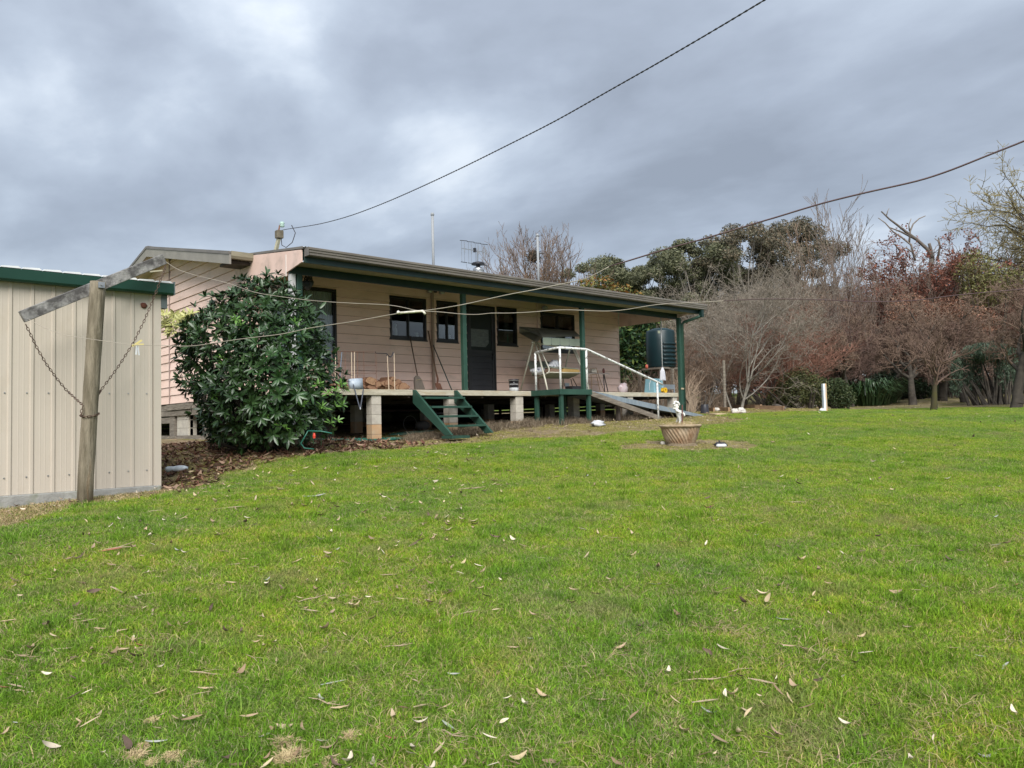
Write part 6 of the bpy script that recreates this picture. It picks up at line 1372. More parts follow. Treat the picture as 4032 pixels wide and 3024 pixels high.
def mixed_trees():
    # oak-like tree keeping its red brown leaves
    PO = [(6, .08, 11, .75, (20, 60), .1, .3), (6, .14, 7, .55, (20, 60), .15, .2), (5, .18, 6, .5, (25, 60), .1, .2), (4, .2, 0, 0, (0, 0), .1)]
    t, A = bare_tree('russet_tree', 'x', 81, 6.2, .17, PO, TWIGP, BARKD, minr=.012); rg = random.Random(4)
    tips = A[A[:, 8] >= 3][:, 3:6]; tips = tips[np.random.default_rng(1).integers(0, len(tips), 6500)] + np.random.default_rng(2).normal(size=(6500, 3)) * .12
    RL = attr_mat('russet leaves', .8, .2, clump_noise(.8, .7, 1.3)); leafcloud('foliage', tips, .15, [(.20, .075, .05), (.26, .10, .065), (.14, .06, .045), (.22, .10, .075)], RL, t, rg, .5, .4)
    put(t, 1975, 39, .4, .86, 'bare branched tree keeping red brown leaves, below the dead snag', None, True); put(t, 2065, 41, 2.2, .88, 'red brown leafed tree right of the dead snag', None); put(t, 1900, 43, 3.9, .66, 'smaller russet tree left of the dead snag', None)
    # dead snag
    b = DL(42, (1990 - 1106) / 1661 * 42); z = float(gz(*b)); t = thing('dead_snag', 'dead grey forked branch reaching left above the russet trees', 'dead tree', (b[0], b[1], z))
    S = lambda x, y: Vector(onD('zf', x, y, 42.0)); k = 42 / 3026 * .7836; sn = mat('dark weathered snag', (.085, .07, .06), (.14, .12, .10), rough=.95)
    def br(pts, r): 
        n = len(pts); MB().tube([S(x, y) for x, y in pts], [(r[0] + (r[1] - r[0]) * i / (n - 1)) * k for i in range(n)], 7).build('limb', sn if r[0] > 6 else mat('pale snag wood', (.17, .14, .12), (.22, .19, .165), rough=.95), t, smooth=True)
    br([(850, 1300), (848, 1000), (852, 790)], (14, 11)); br([(852, 790), (835, 745), (780, 695), (725, 655), (680, 620), (640, 590), (600, 552)], (10, 3)); br([(770, 690), (700, 655), (640, 632)], (6.1, 2.5)); br([(858, 800), (848, 740), (840, 712)], (9, 7)); br([(880, 800), (895, 730), (887, 683)], (6.5, 3)); br([(900, 740), (885, 700), (868, 688)], (4, 2))
    br([(770, 800), (750, 720), (700, 680), (660, 655), (620, 610), (585, 585)], (6, 2)); br([(740, 710), (745, 650), (760, 615), (790, 588), (822, 574)], (5, 2)); br([(742, 650), (738, 620), (750, 588)], (4, 1.5)); br([(625, 575), (632, 550), (640, 535)], (3, 1)); br([(690, 745), (668, 718), (660, 715)], (4, 3)); br([(760, 760), (725, 735), (690, 745)], (4, 3))
    # willow-like tree with yellow olive twigs at the right edge
    PW = [(6, .08, 10, .8, (20, 60), .25, .25), (7, .14, 8, .6, (20, 60), .2, .2), (6, .18, 8, .5, (25, 65), .1, .15), (5, .2, 6, .5, (25, 65), .05, .15), (3, .22, 0, 0, (0, 0), 0)]
    t, _ = bare_tree('olive_twigged_tree', 'x', 91, 7.2, .22, PW, TWIGY, BARKD, minr=.012, split=3); put(t, 2375, 40, .2, 1.35, 'tall tree with olive yellow twigs cut by the right edge', None, True); put(t, 2230, 46, 2.9, .85, 'lower olive twigged tree behind the tall one at the right', None)
    # moss green shrubby crown below it
    rg = random.Random(2); g = np.random.default_rng(5)
    def cloud_shrub(name, label, vx, D, blobs, size, cols, n, asp=.5, cat='shrub', stems=True, droop=.1):
        l = (vx - 1106) / 1661 * D; p = DL(D, l); z = float(gz(*p)); t = thing(name, label, cat, (p[0], p[1], z)); P = []
        wt = np.array([b[3] * b[4] * b[5] for b in blobs]); wt = wt / wt.sum()
        for (bl, bd, bz, rx, ry, rz), w in zip(blobs, wt):
            m_ = int(n * w); q = g.normal(size=(m_, 3)); q /= np.linalg.norm(q, axis=1, keepdims=True); q *= (g.random((m_, 1)) ** .33); c = DL(D + bd, l + bl); P.append(q * np.array([rx, ry, rz]) + np.array([c[0], c[1], z + bz]))
        P = np.concatenate(P); P = P[P[:, 2] > z + .05]; leafcloud('foliage', P, size, cols, LEAFM, t, rg, asp, droop)
        if stems:
            S = []
            for (bl, bd, bz, rx, ry, rz) in blobs:
                for k in range(5):
                    c = DL(D + bd + rg.gauss(0, ry * .4), l + bl + rg.gauss(0, rx * .4)); a = DL(D + rg.gauss(0, .1), l + rg.gauss(0, .15) + bl * .5); S.append((a[0], a[1], z - .1, (a[0] + c[0]) / 2, (a[1] + c[1]) / 2, z + bz * .5, .05, .035)); S.append(((a[0] + c[0]) / 2, (a[1] + c[1]) / 2, z + bz * .5, c[0], c[1], z + bz, .035, .015))
            V, F = segs_mesh(S, 5); np_mesh('stems', V, F, BARKD, parent=t)
        return t
    ol = [(.055, .070, .025), (.085, .095, .035), (.12, .115, .05), (.035, .045, .018), (.14, .15, .06)]
    cloud_shrub('olive_shrub', 'olive green small leafed shrub left of the white tap post', 1722, 26.5, [(-.1, 0, .75, .75, .6, .65), (.55, .1, .7, .6, .6, .62), (-.55, .2, .45, .5, .5, .42), (.1, 0, 1.15, .45, .4, .4)], .075, ol, 9000)
    cloud_shrub('dark_green_shrub', 'dark green shrub behind the white tap post', 1805, 26.8, [(0, 0, .6, .55, .5, .55), (.35, .1, .45, .4, .4, .42), (-.4, .3, .8, .4, .4, .4)], .08, [(.03, .05, .02), (.045, .065, .025), (.07, .085, .035)], 6000)
    dk = [(.020, .050, .018), (.030, .070, .022), (.045, .095, .028), (.012, .030, .012)]
    cloud_shrub('camellia_tree', 'dark glossy broad leafed tree between the house wall and the tank', 1375, 25.5, [(-.3, 0, 2.7, .9, .8, .9), (.2, .1, 2.0, .6, .6, .7), (-.4, 0, 1.5, .8, .7, .9), (.45, .2, 3.2, .5, .5, .4), (0, .2, .9, .6, .6, .5), (.35, -.1, 1.5, .35, .4, .35)], .17, dk + [(.12, .16, .04)], 5200, .42, 'tree')
    cloud_shrub('magnolia_tree', 'magnolia with bronze and yellow leaves showing above the roof end', 1330, 33, [(-.6, 0, 5.3, .85, .7, .5), (.35, 0, 5.05, .6, .6, .35), (.9, .1, 4.8, .45, .5, .35), (-1.25, .1, 5.4, .4, .4, .3), (-.1, 0, 3.6, 1.4, 1.0, .9), (0, 0, 2, 1.2, 1, 1)], .22, [(.06, .08, .025), (.13, .13, .04), (.25, .15, .04), (.27, .12, .03), (.20, .20, .07)], 3300, .42, 'tree')
    cloud_shrub('conifer', 'dark spreading conifer with drooping boughs behind the mossy trunk', 2045, 37, [(0, 0, 1.6, 1.3, 1.1, .8), (-1.4, 0, 1.5, 1.0, .9, .6), (1.0, 0, 1.7, .8, .8, .5)], .16, [(.012, .035, .018), (.02, .05, .026), (.03, .065, .035)], 12000, .3, 'conifer')
    cloud_shrub('conifer', 'black green low conifer mass left of the mossy trunk', 1950, 35, [(0, 0, .9, 1.4, 1.0, .95), (-1.0, 0, .6, .8, .8, .6), (.9, 0, .7, .9, .8, .7)], .15, [(.008, .018, .008), (.014, .028, .012), (.02, .036, .016)], 11000, .3, 'conifer')
    t = cloud_shrub('weeping_conifer', 'grey green weeping conifer with hanging curtains at the right edge', 2150, 27.5, [(x * .55 - 1.4, (x % 3) * .3, 1.15 + .1 * (x % 2), .22, .25, .85) for x in range(7)] + [(0, .3, 1.9, 1.4, .8, .35)], .14, [(.055, .085, .055), (.08, .115, .075), (.035, .055, .035), (.11, .15, .10)], 11000, .22, 'conifer', droop=1.6)
    cloud_shrub('mossy_shrub', 'yellow green mossy crowned shrub between the russet tree and the right edge', 2140, 38, [(-.5, 0, 6.3, 1.3, 1, 1.0), (.8, 0, 5.8, 1.2, 1, .8), (0, 0, 5.2, 1.6, 1.2, .8)], .14, [(.16, .16, .05), (.20, .20, .07), (.12, .11, .05), (.14, .10, .06)], 5200, .4)
    cloud_shrub('russet_shrub', 'rust coloured twiggy shrub with lingering leaves under the russet tree', 2010, 36, [(-.8, 0, 4.2, 1.4, 1, .8), (1.0, 0, 3.9, 1.5, 1, .9), (2.4, .2, 3.6, 1.2, 1, .8)], .10, [(.26, .13, .08), (.20, .10, .07), (.30, .17, .11), (.17, .11, .08)], 7000, .4)
    # strappy clump
    for i, (vx, D, n, lab) in enumerate(((1875, 30, 420, 'clump of strappy dark green leaves left of the forked trunk'), (1900, 31.5, 260, 'smaller strappy clump right behind the first one'))):
        l = (vx - 1106) / 1661 * D; p = DL(D, l); z = float(gz(*p)); t = thing('strap_leaf_clump', lab, 'plant', (p[0], p[1], z)); mb = MB()
        for k in range(n):
            a = rnd(rg, 0, 6.28); r = rg.random() ** .6 * .75; b = Vector((p[0] + math.cos(a) * r, p[1] + math.sin(a) * r, z)); o = Vector((math.cos(a), math.sin(a), 0)) * rnd(rg, .25, 1.0); h = rnd(rg, .4, 1.05); w = Vector((-math.sin(a), math.cos(a), 0)) * .022
            q = [b, b + o * .35 + Vector((0, 0, h * .75)), b + o * .8 + Vector((0, 0, h)), b + o * 1.25 + Vector((0, 0, h * .72))]; mb.add([q[0] - w, q[0] + w, q[1] - w, q[1] + w, q[2] - w, q[2] + w, q[3]], [(0, 1, 3, 2), (2, 3, 5, 4), (4, 5, 6)])
        mb.build('foliage', mat('strap leaf', (.014, .035, .012), (.035, .065, .022), rough=.4, scale=4), t)['kind'] = 'stuff'
    # brown stalky growth behind the verandah corner
    mb = MB()
    for k in range(2600):
        vx = rnd(rg, 1330, 1560); D = rnd(rg, 22.5, 29) if vx < 1500 else rnd(rg, 25.5, 29); l = (vx - 1106) / 1661 * D; p = DL(D, l)
        if p[0] < 17.3 and p[1] < 23: continue
        z = float(gz(*p)); h = rnd(rg, .4, 1.4) * (1.0 if vx < 1500 else .55); a = Vector((p[0], p[1], z)); mb.tube([a, a + Vector((rg.gauss(0, .12), rg.gauss(0, .12), h * .6)), a + Vector((rg.gauss(0, .3), rg.gauss(0, .3), h))], [.007, .006, .003], 3)
    tag(mb.build('dead_stalks', mat('dead brown stalks', (.20, .14, .10), (.32, .25, .18), rough=.95, scale=1), None, G(18.5, 14)), 'tangle of dead brown stalks beyond the right end of the verandah', 'stalks', kind='stuff')
    # far woodland closing the view
    P = []; g2 = np.random.default_rng(9)
    for k in range(170):
        D = 74 + 30 * g2.random(); l = (g2.random() * 2.1 - .95) * D * .9; c = DL(D, l); z = float(gz(*c)); s = 2.0 + 2.2 * g2.random(); q = g2.normal(size=(150, 3)); q /= np.linalg.norm(q, axis=1, keepdims=True); q *= g2.random((150, 1)) ** .4 * s; P.append(q * np.array([1.3, 1.3, 1]) + np.array([c[0], c[1], z + s * .8]))
    o = leafcloud('distant_woodland', np.concatenate(P), .75, [(.05, .055, .035), (.07, .065, .045), (.04, .048, .03), (.09, .075, .055)], LEAFM, None, rg, .5); tag(o, 'far dark belt of trees beyond the garden', 'woodland', kind='stuff')
mixed_trees()

# ------------------------------------------------------------------ GRASS, TUFTS, LITTER
def patch_mesh(name, n, size, lo, hi, w, cols, seed, lean=.5, straw=.1, clover=0):
    g = np.random.default_rng(seed); x = (g.random(n) - .5) * size * 1.15; y = (g.random(n) - .5) * size * 1.15; a = g.random(n) * 6.283; h = lo + (hi - lo) * g.random(n) ** 1.5
    le = g.normal(size=(n, 2)) * lean * h[:, None]; b = np.stack([x, y, np.full(n, -.008)], -1); s = np.stack([np.cos(a) * w, np.sin(a) * w, 0 * a], -1) * (.6 + .8 * g.random(n))[:, None]
    mid = b + np.stack([le[:, 0] * .35, le[:, 1] * .35, h * .62], -1); tip = b + np.stack([le[:, 0], le[:, 1], h * (1 - .25 * np.minimum(1, np.hypot(le[:, 0], le[:, 1]) / h))], -1)
    V = np.stack([b - s, b + s, mid + s * .7, mid - s * .7, tip], 1).reshape(-1, 3); k = np.arange(n) * 5
    F = np.concatenate([np.stack([k, k + 1, k + 2], -1), np.stack([k, k + 2, k + 3], -1), np.stack([k + 3, k + 2, k + 4], -1)])
    c = np.asarray(cols, np.float32); ci = c[g.integers(0, len(c), n)] * (.6 + .8 * g.random((n, 1))); st = g.random(n) < straw; ci[st] = np.array([.50, .42, .24]) * (.7 + .5 * g.random((st.sum(), 1)))
    col = np.repeat(ci, 5, axis=0)
    me = bpy.data.meshes.new(name); me.vertices.add(len(V)); me.vertices.foreach_set('co', V.astype(np.float32).ravel()); me.loops.add(F.size); me.loops.foreach_set('vertex_index', F.astype(np.int32).ravel()); me.polygons.add(len(F)); me.polygons.foreach_set('loop_start', np.arange(len(F), dtype=np.int32) * 3); me.update(calc_edges=True)
    at = me.color_attributes.new('col', 'FLOAT_COLOR', 'POINT'); c4 = np.ones((len(V), 4), np.float32); c4[:, :3] = col; at.data.foreach_set('color', c4.ravel()); return me
def grass_shade(t, col):
    L = t.links.new; g = N(t, 'ShaderNodeNewGeometry')
    def nz(s, d=4):
        n = N(t, 'ShaderNodeTexNoise'); L(g.outputs['Position'], n.inputs['Vector']); n.inputs['Scale'].default_value = s; n.inputs['Detail'].default_value = d; n.inputs['Roughness'].default_value = .6; return n.outputs[0]
    tint = ramp(t, nz(.55), [(.30, (.80, .90, .95)), (.45, (.95, 1.0, .9)), (.58, (1.15, 1.10, .8)), (.72, (1.05, 1.0, .85))]); c = mixc(t, 1.0, col, tint, 'MULTIPLY')
    t2 = ramp(t, nz(3.2), [(.32, (.78, .84, .88)), (.5, (1, 1, 1)), (.68, (1.2, 1.10, .85))]); c = mixc(t, 1.0, c, t2, 'MULTIPLY')
    dry = ramp(t, nz(1.5, 5), [(.57, (0, 0, 0)), (.70, (.6, .6, .6))]); c = mixc(t, dry, c, (.34, .31, .14)); return mixc(t, ramp(t, nz(45, 2), [(.36, (.45, .45, .45)), (.5, (0, 0, 0))]), c, (.05, .09, .012))
def scatter(name, label, cat, X, Y, scl, patch_me, mt, seed):
    n = len(X); g = np.random.default_rng(seed); Z = gz(X, Y); e = .15; nx = -(gz(X + e, Y) - gz(X - e, Y)) / (2 * e); ny = -(gz(X, Y + e) - gz(X, Y - e)) / (2 * e)
    yaw = g.random(n) * 6.283; rot = np.zeros((n, 3), np.float32)
    for i in range(n):
        q = Vector((nx[i], ny[i], 1)).to_track_quat('Z', 'Y').to_matrix() @ Matrix.Rotation(yaw[i], 3, 'Z'); rot[i] = q.to_euler()
    me = bpy.data.meshes.new(name); me.vertices.add(n); me.vertices.foreach_set('co', np.stack([X, Y, Z + .006], -1).astype(np.float32).ravel())
    a = me.attributes.new('rot', 'FLOAT_VECTOR', 'POINT'); a.data.foreach_set('vector', rot.ravel()); a = me.attributes.new('scl', 'FLOAT_VECTOR', 'POINT'); a.data.foreach_set('vector', np.asarray(scl, np.float32).ravel())
    o = bpy.data.objects.new(name, me); COL.objects.link(o); tag(o, label, cat, kind='stuff')
    patch_me.materials.append(mt); po = bpy.data.objects.new(name + '_patch', patch_me)
    ng = bpy.data.node_groups.new(name + ' scatter', 'GeometryNodeTree'); ng.interface.new_socket('Geometry', in_out='INPUT', socket_type='NodeSocketGeometry'); ng.interface.new_socket('Geometry', in_out='OUTPUT', socket_type='NodeSocketGeometry')
    gi = ng.nodes.new('NodeGroupInput'); go = ng.nodes.new('NodeGroupOutput'); ip = ng.nodes.new('GeometryNodeInstanceOnPoints'); oi = ng.nodes.new('GeometryNodeObjectInfo'); oi.inputs[0].default_value = po
    def na(nm): q = ng.nodes.new('GeometryNodeInputNamedAttribute'); q.data_type = 'FLOAT_VECTOR'; q.inputs[0].default_value = nm; return q.outputs[0]
    er = ng.nodes.new('FunctionNodeEulerToRotation'); ng.links.new(na('rot'), er.inputs[0]); L = ng.links.new; L(gi.outputs[0], ip.inputs['Points']); L(oi.outputs['Geometry'], ip.inputs['Instance']); L(er.outputs[0], ip.inputs['Rotation']); L(na('scl'), ip.inputs['Scale']); L(ip.outputs[0], go.inputs[0])
    md = o.modifiers.new('scatter', 'NODES'); md.node_group = ng; return o
def grass():
    GM = attr_mat('grass blades', .7, .4, grass_shade, .25)
    g = np.random.default_rng(1); gc = [(.18, .345, .022), (.225, .40, .028), (.135, .275, .020), (.285, .41, .045), (.36, .41, .10)]
    sp = .25; dd, ll = np.meshgrid(np.arange(1.9, 27.5, sp), np.arange(-17, 19, sp), indexing='ij'); dd = dd.ravel() + (g.random(dd.size) - .5) * sp * .5; ll = ll.ravel() + (g.random(ll.size) - .5) * sp * .5
    X = dd * FW[0] + ll * RT[0]; Y = dd * FW[1] + ll * RT[1]; keep = (np.abs(ll) < dd * .69 + .6) & (bed_mask(X, Y) < .42) & ~((Y > 9.1) & (X < 2.95)); X, Y, dd = X[keep], Y[keep], dd[keep]
    s = np.stack([np.full(len(X), 1.0)] * 2 + [.8 + .5 * g.random(len(X))], -1); k = g.integers(0, 2, len(X))
    for i in (0, 1): scatter('grass', 'short green lawn grass covering the foreground' if i == 0 else 'short green lawn grass covering the foreground', 'grass', X[k == i], Y[k == i], s[k == i], patch_mesh('grass_patch', 1600, .32, .014, .042, .0020, gc, i, .8, .2), GM, i)
    # longer fresh tufts and dry tufts here and there
    n = 900; D = 2.2 + 20 * g.random(n) ** 1.3; l = (g.random(n) * 2 - 1) * D * .68; X = D * FW[0] + l * RT[0]; Y = D * FW[1] + l * RT[1]; kp = (bed_mask(X, Y) < .3) & ~((Y > 9.0) & (X < 3)); X, Y = X[kp], Y[kp]
    scatter('grass', 'taller fresh grass tufts dotted over the lawn', 'grass', X, Y, np.stack([.5 + .7 * g.random(len(X))] * 3, -1), patch_mesh('tuft_patch', 130, .16, .04, .09, .0026, [(.16, .29, .025), (.20, .34, .035)], 7, .7, .04), GM, 3)
    n = 700; D = 2.2 + 18 * g.random(n) ** 1.3; l = (g.random(n) * 2 - 1) * D * .68; X = D * FW[0] + l * RT[0]; Y = D * FW[1] + l * RT[1]; kp = (bed_mask(X, Y) < .3) & ~((Y > 9.0) & (X < 3)); X, Y = X[kp], Y[kp]
    SM = attr_mat('straw blades', .9, .2)
    st = [(.36, .28, .15), (.44, .35, .20), (.28, .21, .12)]
    scatter('dry_grass', 'thin straw coloured stems lying through the lawn', 'dry grass', X, Y, np.stack([.6 + .8 * g.random(len(X))] * 3, -1), patch_mesh('straw_patch', 60, .22, .02, .05, .0018, st, 8, 1.6, 0), SM, 4)
    # dry band by the beds, the shed and the urn; tall dead tufts under the verandah edge
    gx, gy = np.meshgrid(np.arange(-2, 22, .17), np.arange(5, 20, .17)); X = gx.ravel() + g.normal(size=gx.size) * .06; Y = gy.ravel() + g.normal(size=gx.size) * .06; bm = bed_mask(X, Y)
    kp = (((bm > .25) & (bm < .8)) | ((Y < 9.15) & (Y > 7.0) & (X < 3.0) & (bm > .3))) & (X * FW[0] + Y * FW[1] < 24) & ~((Y > 9.1) & (X < 3)); X2, Y2 = X[kp], Y[kp]
    scatter('dry_grass', 'dead straw band where the lawn meets the bare bed and the shed', 'dry grass', X2, Y2, np.stack([.7 + .6 * g.random(len(X2))] * 3, -1), patch_mesh('band_patch', 150, .26, .012, .045, .002, st + [(.12, .17, .03)], 9, 1.2, 0), SM, 5)
    X2 = 7.9 + 8 * g.random(330); Y2 = 11.75 + g.normal(size=330) * .22 + .05 * (X2 > 11) * (X2 < 12.6) - .5 * ((X2 > 11.2) & (X2 < 12.5)) * g.random(330); 
    kp = Y2 < 12.6; X2, Y2 = X2[kp], Y2[kp]
    scatter('dry_grass', 'tangled dead grey brown tufts along the foot of the verandah', 'dry grass', X2, Y2, np.stack([.5 + .8 * g.random(len(X2))] * 2 + [.4 + .9 * g.random(len(X2)) ** 2], -1), patch_mesh('dead_patch', 110, .26, .05, .2, .0028, [(.25, .20, .14), (.32, .26, .18), (.17, .13, .09)], 10, .9, 0), SM, 6)
    kp = (bm > .6) & (g.random(len(X)) < .5) & (Y < 13.6) & (X * FW[0] + Y * FW[1] < 23); X2, Y2 = X[kp], Y[kp]
    scatter('moss', 'mossy olive growth over the bare bed before the house', 'moss', X2, Y2, np.stack([.8 + .6 * g.random(len(X2))] * 2 + [.5 + .4 * g.random(len(X2))], -1), patch_mesh('moss_patch', 160, .3, .006, .022, .003, [(.26, .25, .04), (.32, .29, .07), (.17, .18, .035), (.34, .26, .14)], 12, 1.2, .15), SM, 8)
grass()
def litter():
    rg = random.Random(12); g = np.random.default_rng(3)
    # curled leaf: folded strip with a bend
    def curl_leaf(L, w, curl, seed):
        r = random.Random(seed); V = []; F = []; n = 6
        for i in range(n + 1):
            t = i / n; x = L * (t - .5); z = curl * L * (4 * (t - .5) ** 2) + .004; ww = w * math.sin(math.pi * min(max(t, .04), .97)) ** .7; sk = .12 * L * math.sin(t * 2.2)
            V += [(x, -ww / 2 + sk, z + ww * .25), (x, sk, z), (x, ww / 2 + sk, z + ww * .25)]
        for i in range(n): k = i * 3; F += [(k, k + 1, k + 4, k + 3), (k + 1, k + 2, k + 5, k + 4)]
        return V, F
    base = [curl_leaf(1, .24, .12, 1), curl_leaf(1, .34, .28, 2), curl_leaf(1, .16, .05, 3)]
    # mass of brown leaves in the bed
    pts = []; 
    while len(pts) < 3600:
        x = rnd(rg, 2.9, 9.5); y = rnd(rg, 8.6, 14)
        b = float(bed_mask(np.array([x]), np.array([y]))[0])
        dens = 1.0 if x < 6.6 else max(0, 1 - (x - 6.6) / 1.2)
        if b < .45 or rg.random() > dens * .9 + .05: continue
        pts.append((x, y))
    def baked(pts, lo, hi, cols):
        VV = []; FF = []; CC = []; n = 0
        P = np.array(pts); Z = gz(P[:, 0], P[:, 1])
        for i, (x, y) in enumerate(pts):
            V, F = base[rg.randint(0, 2)]; s = rnd(rg, lo, hi); M3 = Matrix.Rotation(rnd(rg, 0, 6.28), 3, 'Z') @ Matrix.Rotation(rg.gauss(0, .35), 3, 'X') @ Matrix.Rotation(rg.gauss(0, .3), 3, 'Y'); M3 = np.array(M3) * s
            W = np.array(V) @ M3.T + np.array([x, y, Z[i] + .006 + rg.random() * .02]); VV.append(W); FF.append(np.array(F) + n); n += len(V); c = np.array(rg.choice(cols)) * rnd(rg, .7, 1.2); CC.append(np.repeat(c[None], len(V), 0))
        return np.concatenate(VV), np.concatenate(FF), np.concatenate(CC)
    LM = attr_mat('dead leaves', .75, .1)
    V, F, C = baked(pts, .06, .15, [(.11, .055, .035), (.17, .085, .05), (.075, .042, .03), (.25, .15, .095), (.30, .20, .14), (.14, .06, .04)])
    tag(np_mesh('leaf_litter', V, F, LM, None, G(5, 11), C), 'thick brown leaf litter on the bed between shed and rhododendron', 'leaf litter', kind='stuff')
    pts = []
    while len(pts) < 900:
        x = rnd(rg, 4, 21); y = rnd(rg, 8, 13.5)
        if float(bed_mask(np.array([x]), np.array([y]))[0]) > .2 and x * FW[0] + y * FW[1] < 26: pts.append((x, y))
    for k in range(500): D = rnd(rg, 26, 33); l = rnd(rg, 8, 18); p = DL(D, l); pts.append((p[0], p[1]))
    for k in range(7000):
        D = 2.8 + 18 * rg.random() ** 1.2; l = rnd(rg, -.66, .66) * D; p = DL(D, l)
        if k > 4200 and not (6 < D < 14 and l < 1.5): continue
        if p[1] > 9 and p[0] < 3: continue
        if l > 0 and rg.random() < .6: continue
        if math.sin(p[0] * 2.3 + math.sin(p[1] * 1.9)) + math.cos(p[1] * 2.9) < rnd(rg, -1.6, 1.2): continue
        pts.append((p[0], p[1]))
    V, F, C = baked(pts, .02, .085, [(.26, .18, .11), (.48, .38, .25), (.12, .08, .06), (.60, .52, .40), (.36, .26, .17), (.42, .33, .2)])
    V[:, 2] += .014
    tag(np_mesh('leaf_litter', V, F, LM, None, G(5, 9), C), 'small scattered leaf scraps over lawn and bed', 'leaf litter', kind='stuff')
    # individual leaves, bark strips and twigs
    cols = {'tan': mat('tan dry leaf', (.34, .24, .15), (.46, .35, .23), rough=.7, scale=30), 'grey': mat('silver grey leaf', (.27, .28, .25), (.36, .36, .33), rough=.6, scale=30), 'brown': mat('dark brown leaf', (.10, .06, .045), (.15, .09, .065), rough=.7, scale=30), 'red': mat('red brown leaf', (.24, .08, .05), (.30, .12, .07), rough=.6, scale=30), 'bark': mat('pale bark strip', (.28, .20, .13), (.42, .33, .23), rough=.85, scale=20)}
    ME = {}
    def mesh_of(kind, col):
        if (kind, col) in ME: return ME[(kind, col)]
        if kind in (0, 1, 2): V, F = base[kind]
        else:
            mb = MB()
            if kind == 3: mb.tube([(-.5, 0, .02), (-.2, .04, .035), (.15, -.02, .03), (.5, .05, .05)], [.012, .02, .018, .006], 5); mb.tube([(.1, 0, .03), (.3, .14, .06)], [.012, .004], 4)
            elif kind == 4: mb.add([(-.5, -.03, .02), (-.5, .03, .03), (-.1, .05, .05), (-.1, -.04, .02), (.25, -.05, .03), (.25, .04, .05), (.5, .01, .04)], [(0, 3, 2, 1), (3, 4, 5, 2), (4, 6, 5)])
            elif kind == 5: mb.tube([(-.45, -.1, .02), (-.05, 0, .03), (.4, -.06, .03)], [.008, .014, .006], 5); mb.tube([(-.05, 0, .03), (.2, .3, .08)], [.012, .005], 5)
            V, F = mb.v, mb.f
        me = bpy.data.meshes.new('fallen_leaf'); me.from_pydata([tuple(map(float, v)) for v in V], [], F); me.materials.append(cols[col]); ME[(kind, col)] = me; return me
    def drop(f, x, y, px, kind, col, ang, name, label, cat, grp=None):
        p = Vector(onG(f, x, y)); d = float(np.dot(np.array(p[:2]), FW)); s = px * FR[f][2] * d / FPX if px else 0
        o = bpy.data.objects.new(name, mesh_of(kind, col)); COL.objects.link(o); o.location = p + Vector((0, 0, .016)); o.scale = (s,) * 3; o.rotation_euler = (rg.gauss(0, .15), rg.gauss(0, .1), math.atan2(RT[1], RT[0]) + R_(ang)); tag(o, label, cat, grp)
